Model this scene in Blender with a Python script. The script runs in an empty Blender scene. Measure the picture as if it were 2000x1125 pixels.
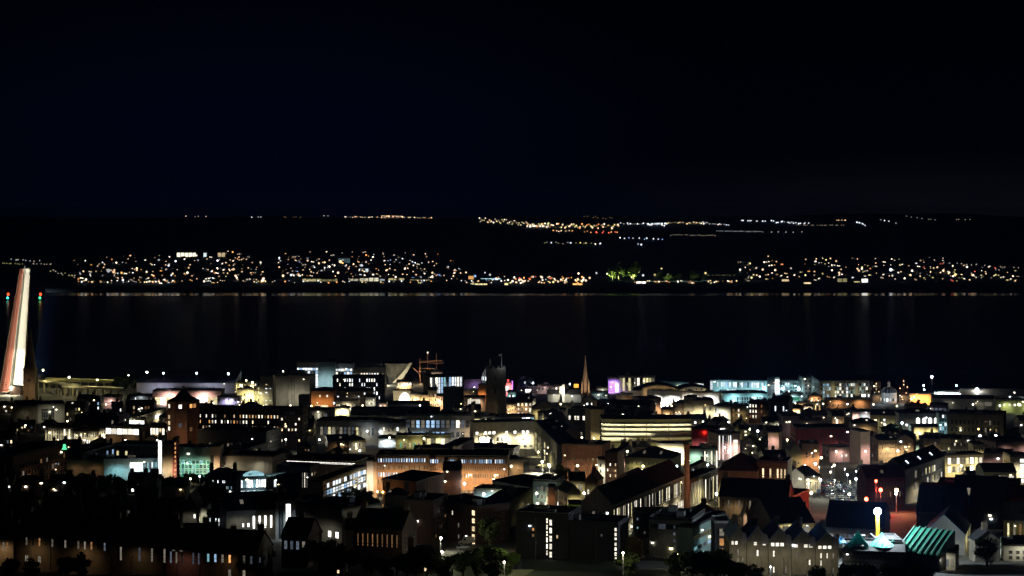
import bpy, math, random
from mathutils import Vector
R = math.radians
rnd = random.Random(7)
sc = bpy.context.scene
col = sc.collection
F = 3800.0      # focal length in pixels of a 2000 px wide frame
H = 165.0       # height of the viewpoint above the river
HY = 410.0      # row of the true horizon

# ------------------------------------------------------------------ terrain of the near bank
GP = [(-400,150),(0,150),(100,130),(200,106),(300,86),(400,73),(500,62),(550,58.5),(600,55),(700,48),(800,40.5),(900,33.5),
      (1000,27),(1100,20),(1200,15),(1350,10.5),(1500,7.5),(1700,6),(1850,5),(2600,5)]
def g(Y):
    for (a, za), (b, zb) in zip(GP, GP[1:]):
        if Y <= b: return za + (zb-za)*(Y-a)/(b-a)
    return 5.0
def py_of(Y, z): return HY + F*(H-z)/Y
def Y_of_base(py):
    lo, hi = 300.0, 2500.0
    for _ in range(50):
        m = (lo+hi)/2
        if py_of(m, g(m)) > py: lo = m
        else: hi = m
    return lo
def X_of(px, Y): return (px-1000.0)*Y/F

# ------------------------------------------------------------------ materials
def mat(name):
    m = bpy.data.materials.new(name); m.use_nodes = True
    nt = m.node_tree; nt.nodes.clear()
    return m, nt, nt.nodes.new('ShaderNodeOutputMaterial')
_wm = {}
def surf(name, c, rough=.85, var=.35, scale=.25, metal=0.0, streak=True, spec=.3):
    if name in _wm: return _wm[name]
    m, nt, out = mat(name); N = nt.nodes; K = nt.links
    p = N.new('ShaderNodeBsdfPrincipled')
    tc = N.new('ShaderNodeTexCoord'); mp = N.new('ShaderNodeMapping')
    mp.inputs['Scale'].default_value = (scale, scale, scale*(.35 if streak else 1))
    n1 = N.new('ShaderNodeTexNoise'); n1.inputs['Scale'].default_value = 1.0; n1.inputs['Detail'].default_value = 7; n1.inputs['Roughness'].default_value = .65
    K.new(tc.outputs['Object'], mp.inputs[0]); K.new(mp.outputs[0], n1.inputs['Vector'])
    rm = N.new('ShaderNodeValToRGB')
    rm.color_ramp.elements[0].position = .28; rm.color_ramp.elements[1].position = .75
    rm.color_ramp.elements[0].color = tuple(x*(1-var) for x in c)+(1,)
    rm.color_ramp.elements[1].color = tuple(min(1, x*(1+var*.6)) for x in c)+(1,)
    K.new(n1.outputs[0], rm.inputs[0]); K.new(rm.outputs[0], p.inputs['Base Color'])
    p.inputs['Roughness'].default_value = rough; p.inputs['Metallic'].default_value = metal
    p.inputs['Specular IOR Level'].default_value = spec
    K.new(p.outputs[0], out.inputs[0]); _wm[name] = m
    return m
def brick(name, c, mortar=(.3,.27,.23)):
    if name in _wm: return _wm[name]
    m, nt, out = mat(name); N = nt.nodes; K = nt.links
    p = N.new('ShaderNodeBsdfPrincipled'); tc = N.new('ShaderNodeTexCoord')
    sp = N.new('ShaderNodeSeparateXYZ'); ad = N.new('ShaderNodeMath'); ad.operation = 'ADD'; cb = N.new('ShaderNodeCombineXYZ')
    K.new(tc.outputs['Object'], sp.inputs[0]); K.new(sp.outputs[0], ad.inputs[0]); K.new(sp.outputs[1], ad.inputs[1])
    K.new(ad.outputs[0], cb.inputs[0]); K.new(sp.outputs[2], cb.inputs[1])
    b = N.new('ShaderNodeTexBrick'); b.inputs['Scale'].default_value = 1.0
    b.inputs['Brick Width'].default_value = .9; b.inputs['Row Height'].default_value = .35; b.inputs['Mortar Size'].default_value = .02
    b.inputs['Color1'].default_value = tuple(x*.75 for x in c)+(1,); b.inputs['Color2'].default_value = tuple(x*1.2 for x in c)+(1,)
    b.inputs['Mortar'].default_value = tuple((x+y)/2 for x, y in zip(c, mortar))+(1,)
    K.new(cb.outputs[0], b.inputs['Vector'])
    n1 = N.new('ShaderNodeTexNoise'); n1.inputs['Scale'].default_value = .3; n1.inputs['Detail'].default_value = 6
    K.new(tc.outputs['Object'], n1.inputs['Vector'])
    mx = N.new('ShaderNodeMix'); mx.data_type = 'RGBA'; mx.blend_type = 'MULTIPLY'; mx.inputs[0].default_value = .55
    K.new(b.outputs[0], mx.inputs[6]); K.new(n1.outputs[0], mx.inputs[7])
    K.new(mx.outputs[2], p.inputs['Base Color']); p.inputs['Roughness'].default_value = .9
    K.new(p.outputs[0], out.inputs[0]); _wm[name] = m
    return m
def glow(name, c, s, vary=.6, noise=2.2, sampling='NONE'):
    """light seen through a window: brightness differs from window to window, curtains and furniture break it up"""
    if name in _wm: return _wm[name]
    m, nt, out = mat(name); N = nt.nodes; K = nt.links
    e = N.new('ShaderNodeEmission'); e.inputs[0].default_value = tuple(c)+(1,)
    oi = N.new('ShaderNodeObjectInfo'); tc = N.new('ShaderNodeTexCoord')
    n1 = N.new('ShaderNodeTexNoise'); n1.noise_dimensions = '4D'; n1.inputs['Scale'].default_value = noise; n1.inputs['Detail'].default_value = 3
    K.new(tc.outputs['Object'], n1.inputs['Vector'])
    w = N.new('ShaderNodeMath'); w.operation = 'MULTIPLY'; w.inputs[1].default_value = 97
    K.new(oi.outputs['Random'], w.inputs[0]); K.new(w.outputs[0], n1.inputs['W'])
    a = N.new('ShaderNodeMapRange'); a.inputs[1].default_value = .3; a.inputs[2].default_value = .7
    a.inputs[3].default_value = 1-vary; a.inputs[4].default_value = 1.25
    K.new(n1.outputs[0], a.inputs[0])
    b = N.new('ShaderNodeMapRange'); b.inputs[3].default_value = (1-vary)*s; b.inputs[4].default_value = s*1.2
    K.new(oi.outputs['Random'], b.inputs[0])
    mu = N.new('ShaderNodeMath'); mu.operation = 'MULTIPLY'
    K.new(a.outputs[0], mu.inputs[0]); K.new(b.outputs[0], mu.inputs[1]); K.new(mu.outputs[0], e.inputs[1])
    K.new(e.outputs[0], out.inputs[0]); m.cycles.emission_sampling = sampling
    _wm[name] = m
    return m
def lampm(name, c, s, sampling='NONE'):
    if name in _wm: return _wm[name]
    m, nt, out = mat(name); e = nt.nodes.new('ShaderNodeEmission')
    e.inputs[0].default_value = tuple(c)+(1,); e.inputs[1].default_value = s
    nt.links.new(e.outputs[0], out.inputs[0]); m.cycles.emission_sampling = sampling
    _wm[name] = m
    return m
def glass(name, c=(.02,.025,.03), rough=.12):
    if name in _wm: return _wm[name]
    m, nt, out = mat(name); p = nt.nodes.new('ShaderNodeBsdfPrincipled')
    p.inputs['Base Color'].default_value = tuple(c)+(1,); p.inputs['Roughness'].default_value = rough
    nt.links.new(p.outputs[0], out.inputs[0]); _wm[name] = m
    return m

WALL = dict(
 cr=surf('cream_render', (.48,.42,.31)), gr=surf('grey_render', (.34,.34,.33)), cn=surf('concrete', (.30,.29,.27)),
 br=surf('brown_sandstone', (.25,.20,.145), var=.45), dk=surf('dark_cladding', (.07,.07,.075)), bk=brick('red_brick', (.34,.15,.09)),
 ob=brick('orange_brick', (.46,.27,.16)), pk=surf('pink_panels', (.46,.36,.32), var=.2), wh=surf('white_render', (.74,.74,.71), var=.15),
 rd=surf('dark_red_cladding', (.20,.045,.05)), te=surf('teal_panels', (.28,.40,.39), var=.2), ol=surf('olive_stone', (.26,.25,.15), var=.4),
 st=surf('weathered_stone', (.24,.21,.16), var=.5, scale=.5), lv=surf('lavender_panels', (.5,.45,.58), var=.15), lm=surf('lime_render', (.42,.55,.18), var=.2),
 gp=surf('grey_purple_panels', (.30,.26,.28), var=.2), db=brick('dark_brown_brick', (.13,.07,.05)), or_=surf('orange_panels', (.5,.22,.08), var=.2))
SLATE = surf('slate_roof', (.05,.052,.06), rough=.6, var=.45, scale=.6, streak=False, spec=.4)
FELT = surf('roof_felt', (.06,.06,.062), rough=.9, var=.5, scale=.15, streak=False)
NAVY = surf('navy_metal_roof', (.05,.06,.11), rough=.45, var=.2)
TEALR = surf('teal_metal_roof', (.2,.36,.36), rough=.5, var=.25)
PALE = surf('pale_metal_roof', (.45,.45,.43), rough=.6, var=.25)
BLUER = surf('blue_grey_metal_roof', (.16,.26,.42), rough=.5, var=.25)
ROOFM = dict(s=SLATE, f=FELT, n=NAVY, t=TEALR, p=PALE, b=BLUER)
METAL = surf('grey_painted_metal', (.25,.25,.26), rough=.5, var=.2, streak=False)
FRAME = surf('window_frame_paint', (.35,.34,.32), rough=.6, var=.1)
DGLASS = glass('dark_window_glass')
PANE = dict(
 d=DGLASS, W=glow('warm_lit_window', (1,.74,.42), 2.0), O=glow('orange_lit_window', (1,.45,.14), 1.5), C=glow('cool_lit_window', (.86,.94,1), 2.4),
 B=glow('blue_lit_window', (.42,.68,1), 1.2), Y=glow('yellow_lit_window', (1,.88,.45), 1.6), N=glow('neutral_lit_window', (1,.92,.75), 2.4),
 F=glow('faint_lit_window', (.9,.8,.62), .25), G=glow('green_lit_window', (.15,.8,.5), .5), T=glow('teal_lit_window', (.35,.75,.85), .7),
 K=glow('faint_blue_window', (.45,.55,.7), .22), P=glow('violet_lit_window', (.6,.25,1), 1.6), E=glow('faint_orange_window', (1,.5,.2), .3),
 Z=glow('fully_lit_window', (1,.97,.9), 4.2, vary=.45, noise=.9))
LC = dict(w=(1,.76,.42), n=(1,.93,.66), c=(.78,.92,1), y=(1,.88,.42), o=(1,.5,.16), p=(1,.66,.6), v=(.6,.32,1), t=(.52,.9,1),
          g=(.55,1,.7), r=(1,.06,.03), z=(1,.97,.9), l=(.85,1,.42), m=(1,.66,.34))

# ------------------------------------------------------------------ mesh helpers
class MB:
    def __init__(s): s.v = []; s.f = []; s.m = []
    def face(s, pts, mi=0):
        n = len(s.v); s.v += [tuple(p) for p in pts]; s.f.append(tuple(range(n, n+len(pts)))); s.m.append(mi)
    def box(s, x0, x1, y0, y1, z0, z1, mi=0):
        n = len(s.v)
        s.v += [(x0,y0,z0),(x1,y0,z0),(x1,y1,z0),(x0,y1,z0),(x0,y0,z1),(x1,y0,z1),(x1,y1,z1),(x0,y1,z1)]
        for q in ((0,3,2,1),(4,5,6,7),(0,1,5,4),(1,2,6,5),(2,3,7,6),(3,0,4,7)):
            s.f.append(tuple(n+i for i in q)); s.m.append(mi)
    def prism(s, base, top, mi=0):
        """closed solid between two rings with the same number of points"""
        n = len(s.v); k = len(base); s.v += [tuple(p) for p in base]+[tuple(p) for p in top]
        s.f.append(tuple(n+i for i in reversed(range(k)))); s.m.append(mi)
        s.f.append(tuple(n+k+i for i in range(k))); s.m.append(mi)
        for i in range(k):
            j = (i+1) % k; s.f.append((n+i, n+j, n+k+j, n+k+i)); s.m.append(mi)
    def tube(s, a, b, ra, rb=None, n=8, mi=0):
        a = Vector(a); b = Vector(b); rb = ra if rb is None else rb
        d = (b-a).normalized(); u = d.orthogonal().normalized(); w = d.cross(u)
        A = [a+(u*math.cos(2*math.pi*i/n)+w*math.sin(2*math.pi*i/n))*ra for i in range(n)]
        B = [b+(u*math.cos(2*math.pi*i/n)+w*math.sin(2*math.pi*i/n))*rb for i in range(n)]
        s.prism(A, B, mi)
    def ball(s, c, r, n=8, k=6, mi=0, zs=1.0):
        rings = []
        for j in range(1, k):
            t = math.pi*j/k
            rings.append([(c[0]+r*math.sin(t)*math.cos(2*math.pi*i/n), c[1]+r*math.sin(t)*math.sin(2*math.pi*i/n), c[2]+r*zs*math.cos(t)) for i in range(n)])
        base = len(s.v); s.v += [q for rg in rings for q in rg]+[(c[0],c[1],c[2]+r*zs),(c[0],c[1],c[2]-r*zs)]
        top = base+n*(k-1)
        for j in range(k-2):
            for i in range(n):
                a = base+j*n+i; b = base+j*n+(i+1) % n
                s.f.append((a, a+n, b+n, b)); s.m.append(mi)
        for i in range(n):
            s.f.append((base+i, base+(i+1) % n, top)); s.m.append(mi)
            s.f.append((base+n*(k-2)+(i+1) % n, base+n*(k-2)+i, top+1)); s.m.append(mi)
    def mesh(s, name, mats):
        me = bpy.data.meshes.new(name); me.from_pydata(s.v, [], s.f)
        for m in (mats if isinstance(mats, (list, tuple)) else [mats]): me.materials.append(m)
        me.polygons.foreach_set('material_index', s.m); me.update()
        return me
    def build(s, name, mats, parent=None):
        o = bpy.data.objects.new(name, s.mesh(name, mats)); col.objects.link(o)
        if parent is not None: o.parent = parent
        return o
def empty(name, loc, rz=0):
    o = bpy.data.objects.new(name, None); col.objects.link(o); o.location = loc; o.rotation_euler = (0,0,rz)
    o.empty_display_size = 1
    return o
def tag(o, label, cat=None, group=None, kind=None):
    if label: o['label'] = label
    if cat: o['category'] = cat
    if group: o['group'] = group
    if kind: o['kind'] = kind
    return o
def copy_tree(o, parent=None):
    c = o.copy(); col.objects.link(c); c.parent = parent
    for ch in list(o.children):
        if ch.type != 'LIGHT': copy_tree(ch, c)
    return c
def link(name, me, parent, loc=(0,0,0), rz=0):
    o = bpy.data.objects.new(name, me); col.objects.link(o); o.parent = parent; o.location = loc; o.rotation_euler = (0,0,rz)
    return o
def add_light(parent, loc, c, power, radius=.5, spot=None, name='lamp_light', target=None):
    d = bpy.data.lights.new(name, 'SPOT' if spot else 'POINT'); d.color = c; d.energy = power; d.shadow_soft_size = radius
    if spot: d.spot_size = R(spot); d.spot_blend = .5
    o = bpy.data.objects.new(name, d); col.objects.link(o); o.parent = parent; o.location = loc
    if target is not None:
        o.rotation_euler = (Vector(target)-Vector(loc)).to_track_quat('-Z', 'Y').to_euler()
    return o

# ------------------------------------------------------------------ windows (meshes shared by size and light)
_win = {}
def window_mesh(w, h, k):
    w = round(w, 1); h = round(h, 1); key = (w, h, k)
    if key not in _win:
        b = MB(); f = min(.12, w*.12)
        b.box(-w/2+f, w/2-f, -.05, .02, f, h-f, 1)
        b.box(-w/2, -w/2+f, -.12, .02, 0, h); b.box(w/2-f, w/2, -.12, .02, 0, h)
        b.box(-w/2+f, w/2-f, -.115, .02, 0, f); b.box(-w/2+f, w/2-f, -.115, .02, h-f, h)
        if w > 1.9:
            n = max(1, int(w/1.6))
            for i in range(1, n+1):
                x = -w/2+w*i/(n+1); b.box(x-.05, x+.05, -.09, -.045, f, h-f)
        elif k != 'Z': b.box(-w/2+f, w/2-f, -.09, -.045, h*.5-.04, h*.5+.04)
        _win[key] = b.mesh('window', [FRAME, PANE[k]])
    return _win[key]
BUILT = []      # (px0, px1, top, base, Y, short label, footprint corners)
LAMPS = []
_wl = {}
def wall_light_mesh(k, w):
    if (k, w) not in _wl:
        m = MB(); m.box(-w*.6, w*.6, -.45, -.06, 0, w*.7, 1); m.box(-.08, .08, -.1, .02, .05, .25); m.box(-w*.65, w*.65, -.5, -.02, w*.7, w*.7+.08)
        _wl[(k, w)] = m.mesh('wall_light', [METAL, lampm('wall_lamp_'+k, LC[k], 9)])
    return _wl[(k, w)]
def pick(pat, i, n):
    """pattern letters in reading order, or '<percent><letters>' = that share lit, the rest dark; leading x = no window where unlit"""
    if pat[0].isdigit() or (pat[0] == 'x'):
        x = pat[0] == 'x'; q = pat[1:] if x else pat
        d = ''.join(c for c in q if c.isdigit()); pal = q[len(d):]
        if rnd.random()*100 < float(d): return rnd.choice(pal)
        return '.' if x else 'd'
    return pat[i % len(pat)]
def put_windows(root, L, dep, h, spec):
    face, u0, u1, v0, v1, cols, rows, pat = spec[:8]
    fw, fh = spec[8:10] if len(spec) > 8 else (.55, .62)
    W = {'f': L, 'b': L, 'l': dep, 'r': dep}[face]
    cw = (u1-u0)*W/cols; chh = (v1-v0)*h/rows
    n = 0
    for r in range(rows):
        for c in range(cols):
            k = pick(pat, r*cols+c, cols*rows); n += 1
            if k in '. ': continue
            u = (u0*W)+cw*(c+.5); z = v1*h-chh*(r+1)+chh*(1-fh)/2
            me = window_mesh(max(.4, cw*fw), max(.4, chh*fh), k)
            if face == 'f': loc = (u-L/2, 0, z); rz = 0
            elif face == 'l': loc = (-L/2, dep-u, z); rz = -math.pi/2
            elif face == 'r': loc = (L/2, u, z); rz = math.pi/2
            link('window', me, root, loc, rz)

def roof_and_walls(name, root, L, dep, h, wall, roof, rm, rh, chim, seed, cornice=True, units=True):
    q = random.Random(seed); b = MB()
    if roof in ('flat', 'mono'):
        b.box(-L/2, L/2, 0, dep, -2, h)
    elif roof == 'gabx':   # ridge runs along the facade
        b.box(-L/2, L/2, 0, dep, -2, h)
        for x0, x1 in ((-L/2, -L/2+.4), (L/2-.4, L/2)):
            b.prism([(x0,0,h),(x0,dep,h),(x0,dep/2,h+rh)], [(x1,0,h),(x1,dep,h),(x1,dep/2,h+rh)])
    elif roof == 'gaby':   # gable faces the street
        b.box(-L/2, L/2, 0, dep, -2, h)
        for y0, y1 in ((0, .4), (dep-.4, dep)):
            b.prism([(-L/2,y0,h),(L/2,y0,h),(0,y0,h+rh)], [(-L/2,y1,h),(L/2,y1,h),(0,y1,h+rh)])
    else: b.box(-L/2, L/2, 0, dep, -2, h)
    if cornice and L > 6:
        e = .18
        for z0, z1 in ((h-.75, h-.35),):
            b.box(-L/2-e, L/2+e, -e, -.002, z0, z1); b.box(-L/2-e, -L/2-.002, 0, dep, z0, z1); b.box(L/2+.002, L/2+e, 0, dep, z0, z1)
    if L > 9 and h > 8 and cornice and units:
        nb = max(1, int(h/6))
        for i in range(nb):
            z0 = h*(i+1)/(nb+1)-.9; b.box(-L/2-.1, L/2+.1, -.1, -.002, z0, z0+.28)
            b.box(-L/2-.1, -L/2-.002, 0, dep, z0, z0+.28); b.box(L/2+.002, L/2+.1, 0, dep, z0, z0+.28)
        for i in range(max(1, int(L/13))):
            x0 = q.uniform(-L/2+.8, L/2-.8); b.box(x0-.08, x0+.08, -.24, -.105, -.5, h-.8, 1)
    w = b.build('wall', [WALL[wall], METAL], root)
    r = MB(); o = .35
    if roof == 'flat':
        t = .35
        r.box(-L/2+t, L/2-t, t, dep-t, h+.01, h+.12)
        # parapet upstand
        P = .7
        r.box(-L/2-.06, L/2+.06, -.06, t, h+.002, h+P); r.box(-L/2-.06, L/2+.06, dep-t, dep+.06, h+.002, h+P)
        r.box(-L/2-.06, -L/2+t, t, dep-t, h+.002, h+P); r.box(L/2-t, L/2+.06, t, dep-t, h+.002, h+P)
        ro = r.build('roof', ROOFM[rm], root)
        if units and dep > 7 and L > 9:
            for i in range(q.randint(1, 3)):
                ux = q.uniform(-L/2+3, L/2-3); uy = q.uniform(2.5, dep-2.5); uw = q.uniform(1, 2.2); uh = q.uniform(.9, 2.2)
                m = MB(); m.box(ux-uw, ux+uw, uy-1.2, uy+1.2, h+.125, h+.125+uh); m.box(ux-uw-.1, ux+uw+.1, uy-1.3, uy+1.3, h+.125+uh, h+.25+uh)
                m.build('rooftop_unit', METAL, ro)
    elif roof == 'mono':
        r.prism([(-L/2-o,-o,h),(L/2+o,-o,h),(L/2+o,dep+o,h),(-L/2-o,dep+o,h)], [(-L/2-o,-o,h+.3),(L/2+o,-o,h+.3),(L/2+o,dep+o,h+rh),(-L/2-o,dep+o,h+rh)])
        ro = r.build('roof', ROOFM[rm], root)
    elif roof == 'gabx':
        t = .25
        for s0, s1 in ((-o, dep/2), (dep+o, dep/2)):
            za = h-(o*rh/(dep/2)) ; zb = h+rh
            r.prism([(-L/2-o,s0,za+.03),(L/2+o,s0,za+.03),(L/2+o,s1,zb+.03),(-L/2-o,s1,zb+.03)],
                    [(-L/2-o,s0,za+t),(L/2+o,s0,za+t),(L/2+o,s1,zb+t),(-L/2-o,s1,zb+t)])
        ro = r.build('roof', ROOFM[rm], root)
    elif roof == 'gaby':
        t = .25
        for s0, s1 in ((-L/2-o, 0), (L/2+o, 0)):
            za = h-(o*rh/(L/2)); zb = h+rh
            r.prism([(s0,-o,za+.03),(s0,dep+o,za+.03),(s1,dep+o,zb+.03),(s1,-o,zb+.03)],
                    [(s0,-o,za+t),(s0,dep+o,za+t),(s1,dep+o,zb+t),(s1,-o,zb+t)])
        ro = r.build('roof', ROOFM[rm], root)
    else:                  # hip
        k = min(dep, L)/2*.98
        if L >= dep: tp = [(-L/2+k, dep/2-.05, h+rh), (L/2-k, dep/2-.05, h+rh), (L/2-k, dep/2+.05, h+rh), (-L/2+k, dep/2+.05, h+rh)]
        else: tp = [(-.05, k, h+rh), (.05, k, h+rh), (.05, dep-k, h+rh), (-.05, dep-k, h+rh)]
        bs = [(-L/2-o,-o,h+.02),(L/2+o,-o,h+.02),(L/2+o,dep+o,h+.02),(-L/2-o,dep+o,h+.02)]
        r.prism(bs, [(x,y,h+.2) for x, y, z in bs]); r.prism([(x,y,h+.205) for x, y, z in bs], tp)
        ro = r.build('roof', ROOFM[rm], root)
    if roof == 'flat' and units and L > 8 and dep > 6:
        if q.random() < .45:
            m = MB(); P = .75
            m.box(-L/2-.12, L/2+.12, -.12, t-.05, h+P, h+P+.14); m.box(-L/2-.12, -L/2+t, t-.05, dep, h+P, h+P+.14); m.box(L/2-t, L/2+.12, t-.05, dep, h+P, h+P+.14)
            m.build('coping', PALE, ro)  # pale strip paints the roof edge as catching light
        for i in range(q.randint(0, 3)):
            m = MB(); ux = q.uniform(-L/2+2, L/2-2); uy = q.uniform(1.5, dep-1.5)
            k = q.random()
            if k < .4: m.tube((ux, uy, h+.12), (ux, uy, h+q.uniform(2.5, 5)), .06, n=5); m.tube((ux-.8, uy, h+2.2), (ux+.8, uy, h+2.2), .04, n=4); m.build('aerial', METAL, ro)
            elif k < .7: m.tube((ux, uy, h+.12), (ux, uy, h+1.3), .35, n=8); m.ball((ux, uy, h+1.4), .45, 8, 5); m.build('vent', METAL, ro)
            else: m.tube((ux-2, uy, h+.55), (ux+2, uy, h+.55), .28, n=6); m.box(ux-.3, ux+.3, uy-.2, uy+.2, h+.12, h+.4); m.build('duct', METAL, ro)
    if roof in ('gabx', 'hip') and L > 9 and dep > 7 and h > 5 and name not in ('x',):
        sl = rh/(dep/2)
        for i in range(q.randint(0, max(1, int(L/11)))):
            x = q.uniform(-L*.33, L*.33); y0 = dep*.16; y1 = dep*.27
            m = MB(); m.prism([(x-.6, y0, h+sl*y0+.2), (x+.6, y0, h+sl*y0+.2), (x+.6, y1, h+sl*y1+.2), (x-.6, y1, h+sl*y1+.2)], [(x-.6, y0, h+sl*y0+.4), (x+.6, y0, h+sl*y0+.4), (x+.6, y1, h+sl*y1+.4), (x-.6, y1, h+sl*y1+.4)])
            m.build('skylight', q.choice((DGLASS, DGLASS, PANE['F'], PANE['N'])), ro)
    for i in range(chim):
        m = MB(); cx = -L/2+1+(L-2)*(i/(max(1, chim-1)) if chim > 1 else .5); cy = dep/2
        zt = h+(rh if roof != 'flat' else 0); zb = h-.5 if roof != 'gaby' else h
        m.box(cx-.9, cx+.9, cy-.45, cy+.45, zb, zt+1.7); m.box(cx-1, cx+1, cy-.55, cy+.55, zt+1.7, zt+1.95)
        for t in (-.6, -.2, .2, .6): m.tube((cx+t, cy, zt+1.95), (cx+t, cy, zt+2.6), .15, .12, 6)
        m.build('chimney', WALL['br'], ro)
    return w, ro

def facade_lamp_protos():
    P = {}
    def mk(kind):
        hgt = {'s': 7.5, 'f': 12, 'g': 4.5}[kind]
        root = empty('street_lamp', (0,0,0)); m = MB(); m.tube((0,0,-1), (0,0,hgt), .12, .07, 6)
        if kind == 's': m.tube((0,0,hgt-.05), (0,-1.1,hgt+.25), .06, .05, 5)
        m.build('pole', METAL, root)
        m = MB()
        if kind == 's': m.box(-.2, .2, -1.7, -.9, hgt+.17, hgt+.34)
        elif kind == 'f':
            for x in (-.8, 0, .8): m.box(x-.33, x+.33, -.5, -.1, hgt-.2, hgt+.35)
        else: m.tube((0,0,hgt+.02), (0,0,hgt+.14), .25, .3, 8)
        m.build('lamp_head', METAL, root)
        return root
    for k in 'sf': P[k] = mk(k)
    return P
LP = facade_lamp_protos(); _lp_used = set()
def lamp_thing(x, y, z, kind, label, group=None, rz=0, name=None):
    if kind in _lp_used: o = copy_tree(LP[kind])
    else: o = LP[kind]; _lp_used.add(kind)
    o.location = (x, y, z); o.rotation_euler = (0,0,rz); tag(o, label, 'street lamp' if kind != 'f' else 'floodlight', group)
    if kind == 'f': o.name = 'floodlight'  # fixtures of both kinds are added to carry the facade light
    return o
PW = 2.6      # watts that give a facade of mid albedo unit brightness per metre squared of distance
def light_facade(root, L, h, specs, short):  # wash lights added before lit walls, each given a lamp post
    tot = sum(s[2] if len(s) > 2 else max(1, round(L/55)) for s in specs); q = 0
    for s in specs:
        c, E = s[0], s[1]; n = (lambda k: k if k < 3 else (k+1)//2)( s[2] if len(s) > 2 else max(1, round(L/55)))
        d = s[3] if len(s) > 3 else max(5.5, min(11, h*.5)); z = s[4] if len(s) > 4 else min(7.0, max(3.5, h*.6))
        for i in range(n):
            u = -L/2+L*(i+.5)/n
            wp = root.matrix_basis @ Vector((u, -d, 0)); gz = g(wp.y)
            lab = 'street lamp before the '+short
            if len(specs) > 1 and tot > 1: lab = ({'w':'warm','n':'pale','c':'white','y':'yellow','o':'orange','p':'pink','v':'violet','t':'cyan','g':'green','r':'red','z':'bright','l':'lime','m':'amber'}[c])+' street lamp before the '+short
            kind = 'f' if z > 9 else 's'
            if kind == 'f': lab = lab.replace('street lamp', 'floodlight')
            t = lamp_thing(wp.x, wp.y, gz, kind, lab, ('street lamps before the '+short) if n > 1 or len(specs) > 1 else None, rz=root.rotation_euler.z+math.pi)
            hh = {'s': 7.5, 'f': 12}[kind]
            z_l = (root.location.z+z)-gz
            t.scale = (1, 1, max(.45, (z_l+.3)/hh))
            lo = bpy.data.objects.new('lamp_light', bpy.data.lights.new('lamp_light', 'SPOT')); col.objects.link(lo)
            lo.data.color = LC[c]; lo.data.shadow_soft_size = .4; lo.data.spot_size = R(150); lo.data.spot_blend = .8; lo.rotation_euler = Vector((0, -1, -.45)).to_track_quat('-Z', 'Y').to_euler()
            near = 1.25 if root.location.y > 900 else (.8 if root.location.y > 720 else (.5 if root.location.x > -50 else 1.3))
            lo.data.energy = 4.5*near*PW*E*(E+.2)/.7*4*math.pi*(d*d+(h*.3)**2)/max(1, n**.5)*1.0
            lo.parent = t; lo.location = (0, (-1.3 if kind == 's' else -.3), hh-.3+.3*(kind == 's'))
            LAMPS.append((wp.x, wp.y))

def bld(short, name, cat, A, B, base, dep, wall, roof='flat', rm='f', rh=3.0, chim=0, win=(), lit=(), vis=None, group=None, cornice=True, units=True, label=None):
    YA = Y_of_base(base); Z = H-(A[1]-HY)*YA/F
    YB = YA if abs(B[1]-A[1]) < .01 else F*(H-Z)/(B[1]-HY)
    if abs(B[1]-A[1]) < 12:
        lim = .3*abs(X_of(B[0], YA)-X_of(A[0], YA)); YB = YA+max(-lim, min(lim, YB-YA))
    a = Vector((X_of(A[0], YA), YA)); b_ = Vector((X_of(B[0], YB), YB))
    d = b_-a; L = d.length; ang = math.atan2(d.y, d.x); mid = (a+b_)/2
    n = Vector((-d.y, d.x)).normalized()
    gz = min(g(p.y) for p in (a, b_, a+n*dep, b_+n*dep)); h = Z-gz
    root = empty(name, (mid.x, mid.y, gz), ang)
    tag(root, label or short, cat, group)
    roof_and_walls(name, root, L, dep, h, wall, roof, rm, rh, chim, hash(round(mid.x*10)) & 0xffff, cornice, units)
    for s in win: put_windows(root, L, dep, h, s)
    if dep >= 9 and h > 6 and units and name not in ('data_centre','warehouse','quay_shed','plant_room','industrial_hall','finned_hall','exhibition_hall','slab_tower','screen_wall','kiosk','parapet_block','shed','works_building') and not any(q_[0] in 'lr' for q_ in win):
        put_windows(root, L, dep, h, ('l' if mid.x > 0 else 'r', .08, .92, .14, .86, max(2, round(dep/4.2)), max(1, round(h/3.8)), '7FNEK', .36, .5))
    light_facade(root, L, h, lit, short)
    if L > 7 and units and not (mid.y < 860 and mid.x < -60):
        q = random.Random(int(mid.x*7)+int(mid.y)); n_w = q.choice((0, 1, 1, 2, 2, 3)) if mid.y > 850 else q.choice((0, 0, 1, 1, 2))
        for i in range(n_w):
            me = wall_light_mesh(q.choice('nnczyw'), q.choice((.35, .5, .8))); link('wall_light', me, root, (q.uniform(-L*.46, L*.46), -.02, q.uniform(.25, .97)*h), 0)
    top = min(A[1], B[1])
    if roof != 'flat': top -= rh*F/YA
    BUILT.append((A[0], B[0], top, vis or base-12, YA, short, [a, b_, b_+n*dep, a+n*dep]))
    root['_L'] = L; root['_h'] = h
    return root, L, h
B = bld
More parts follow.
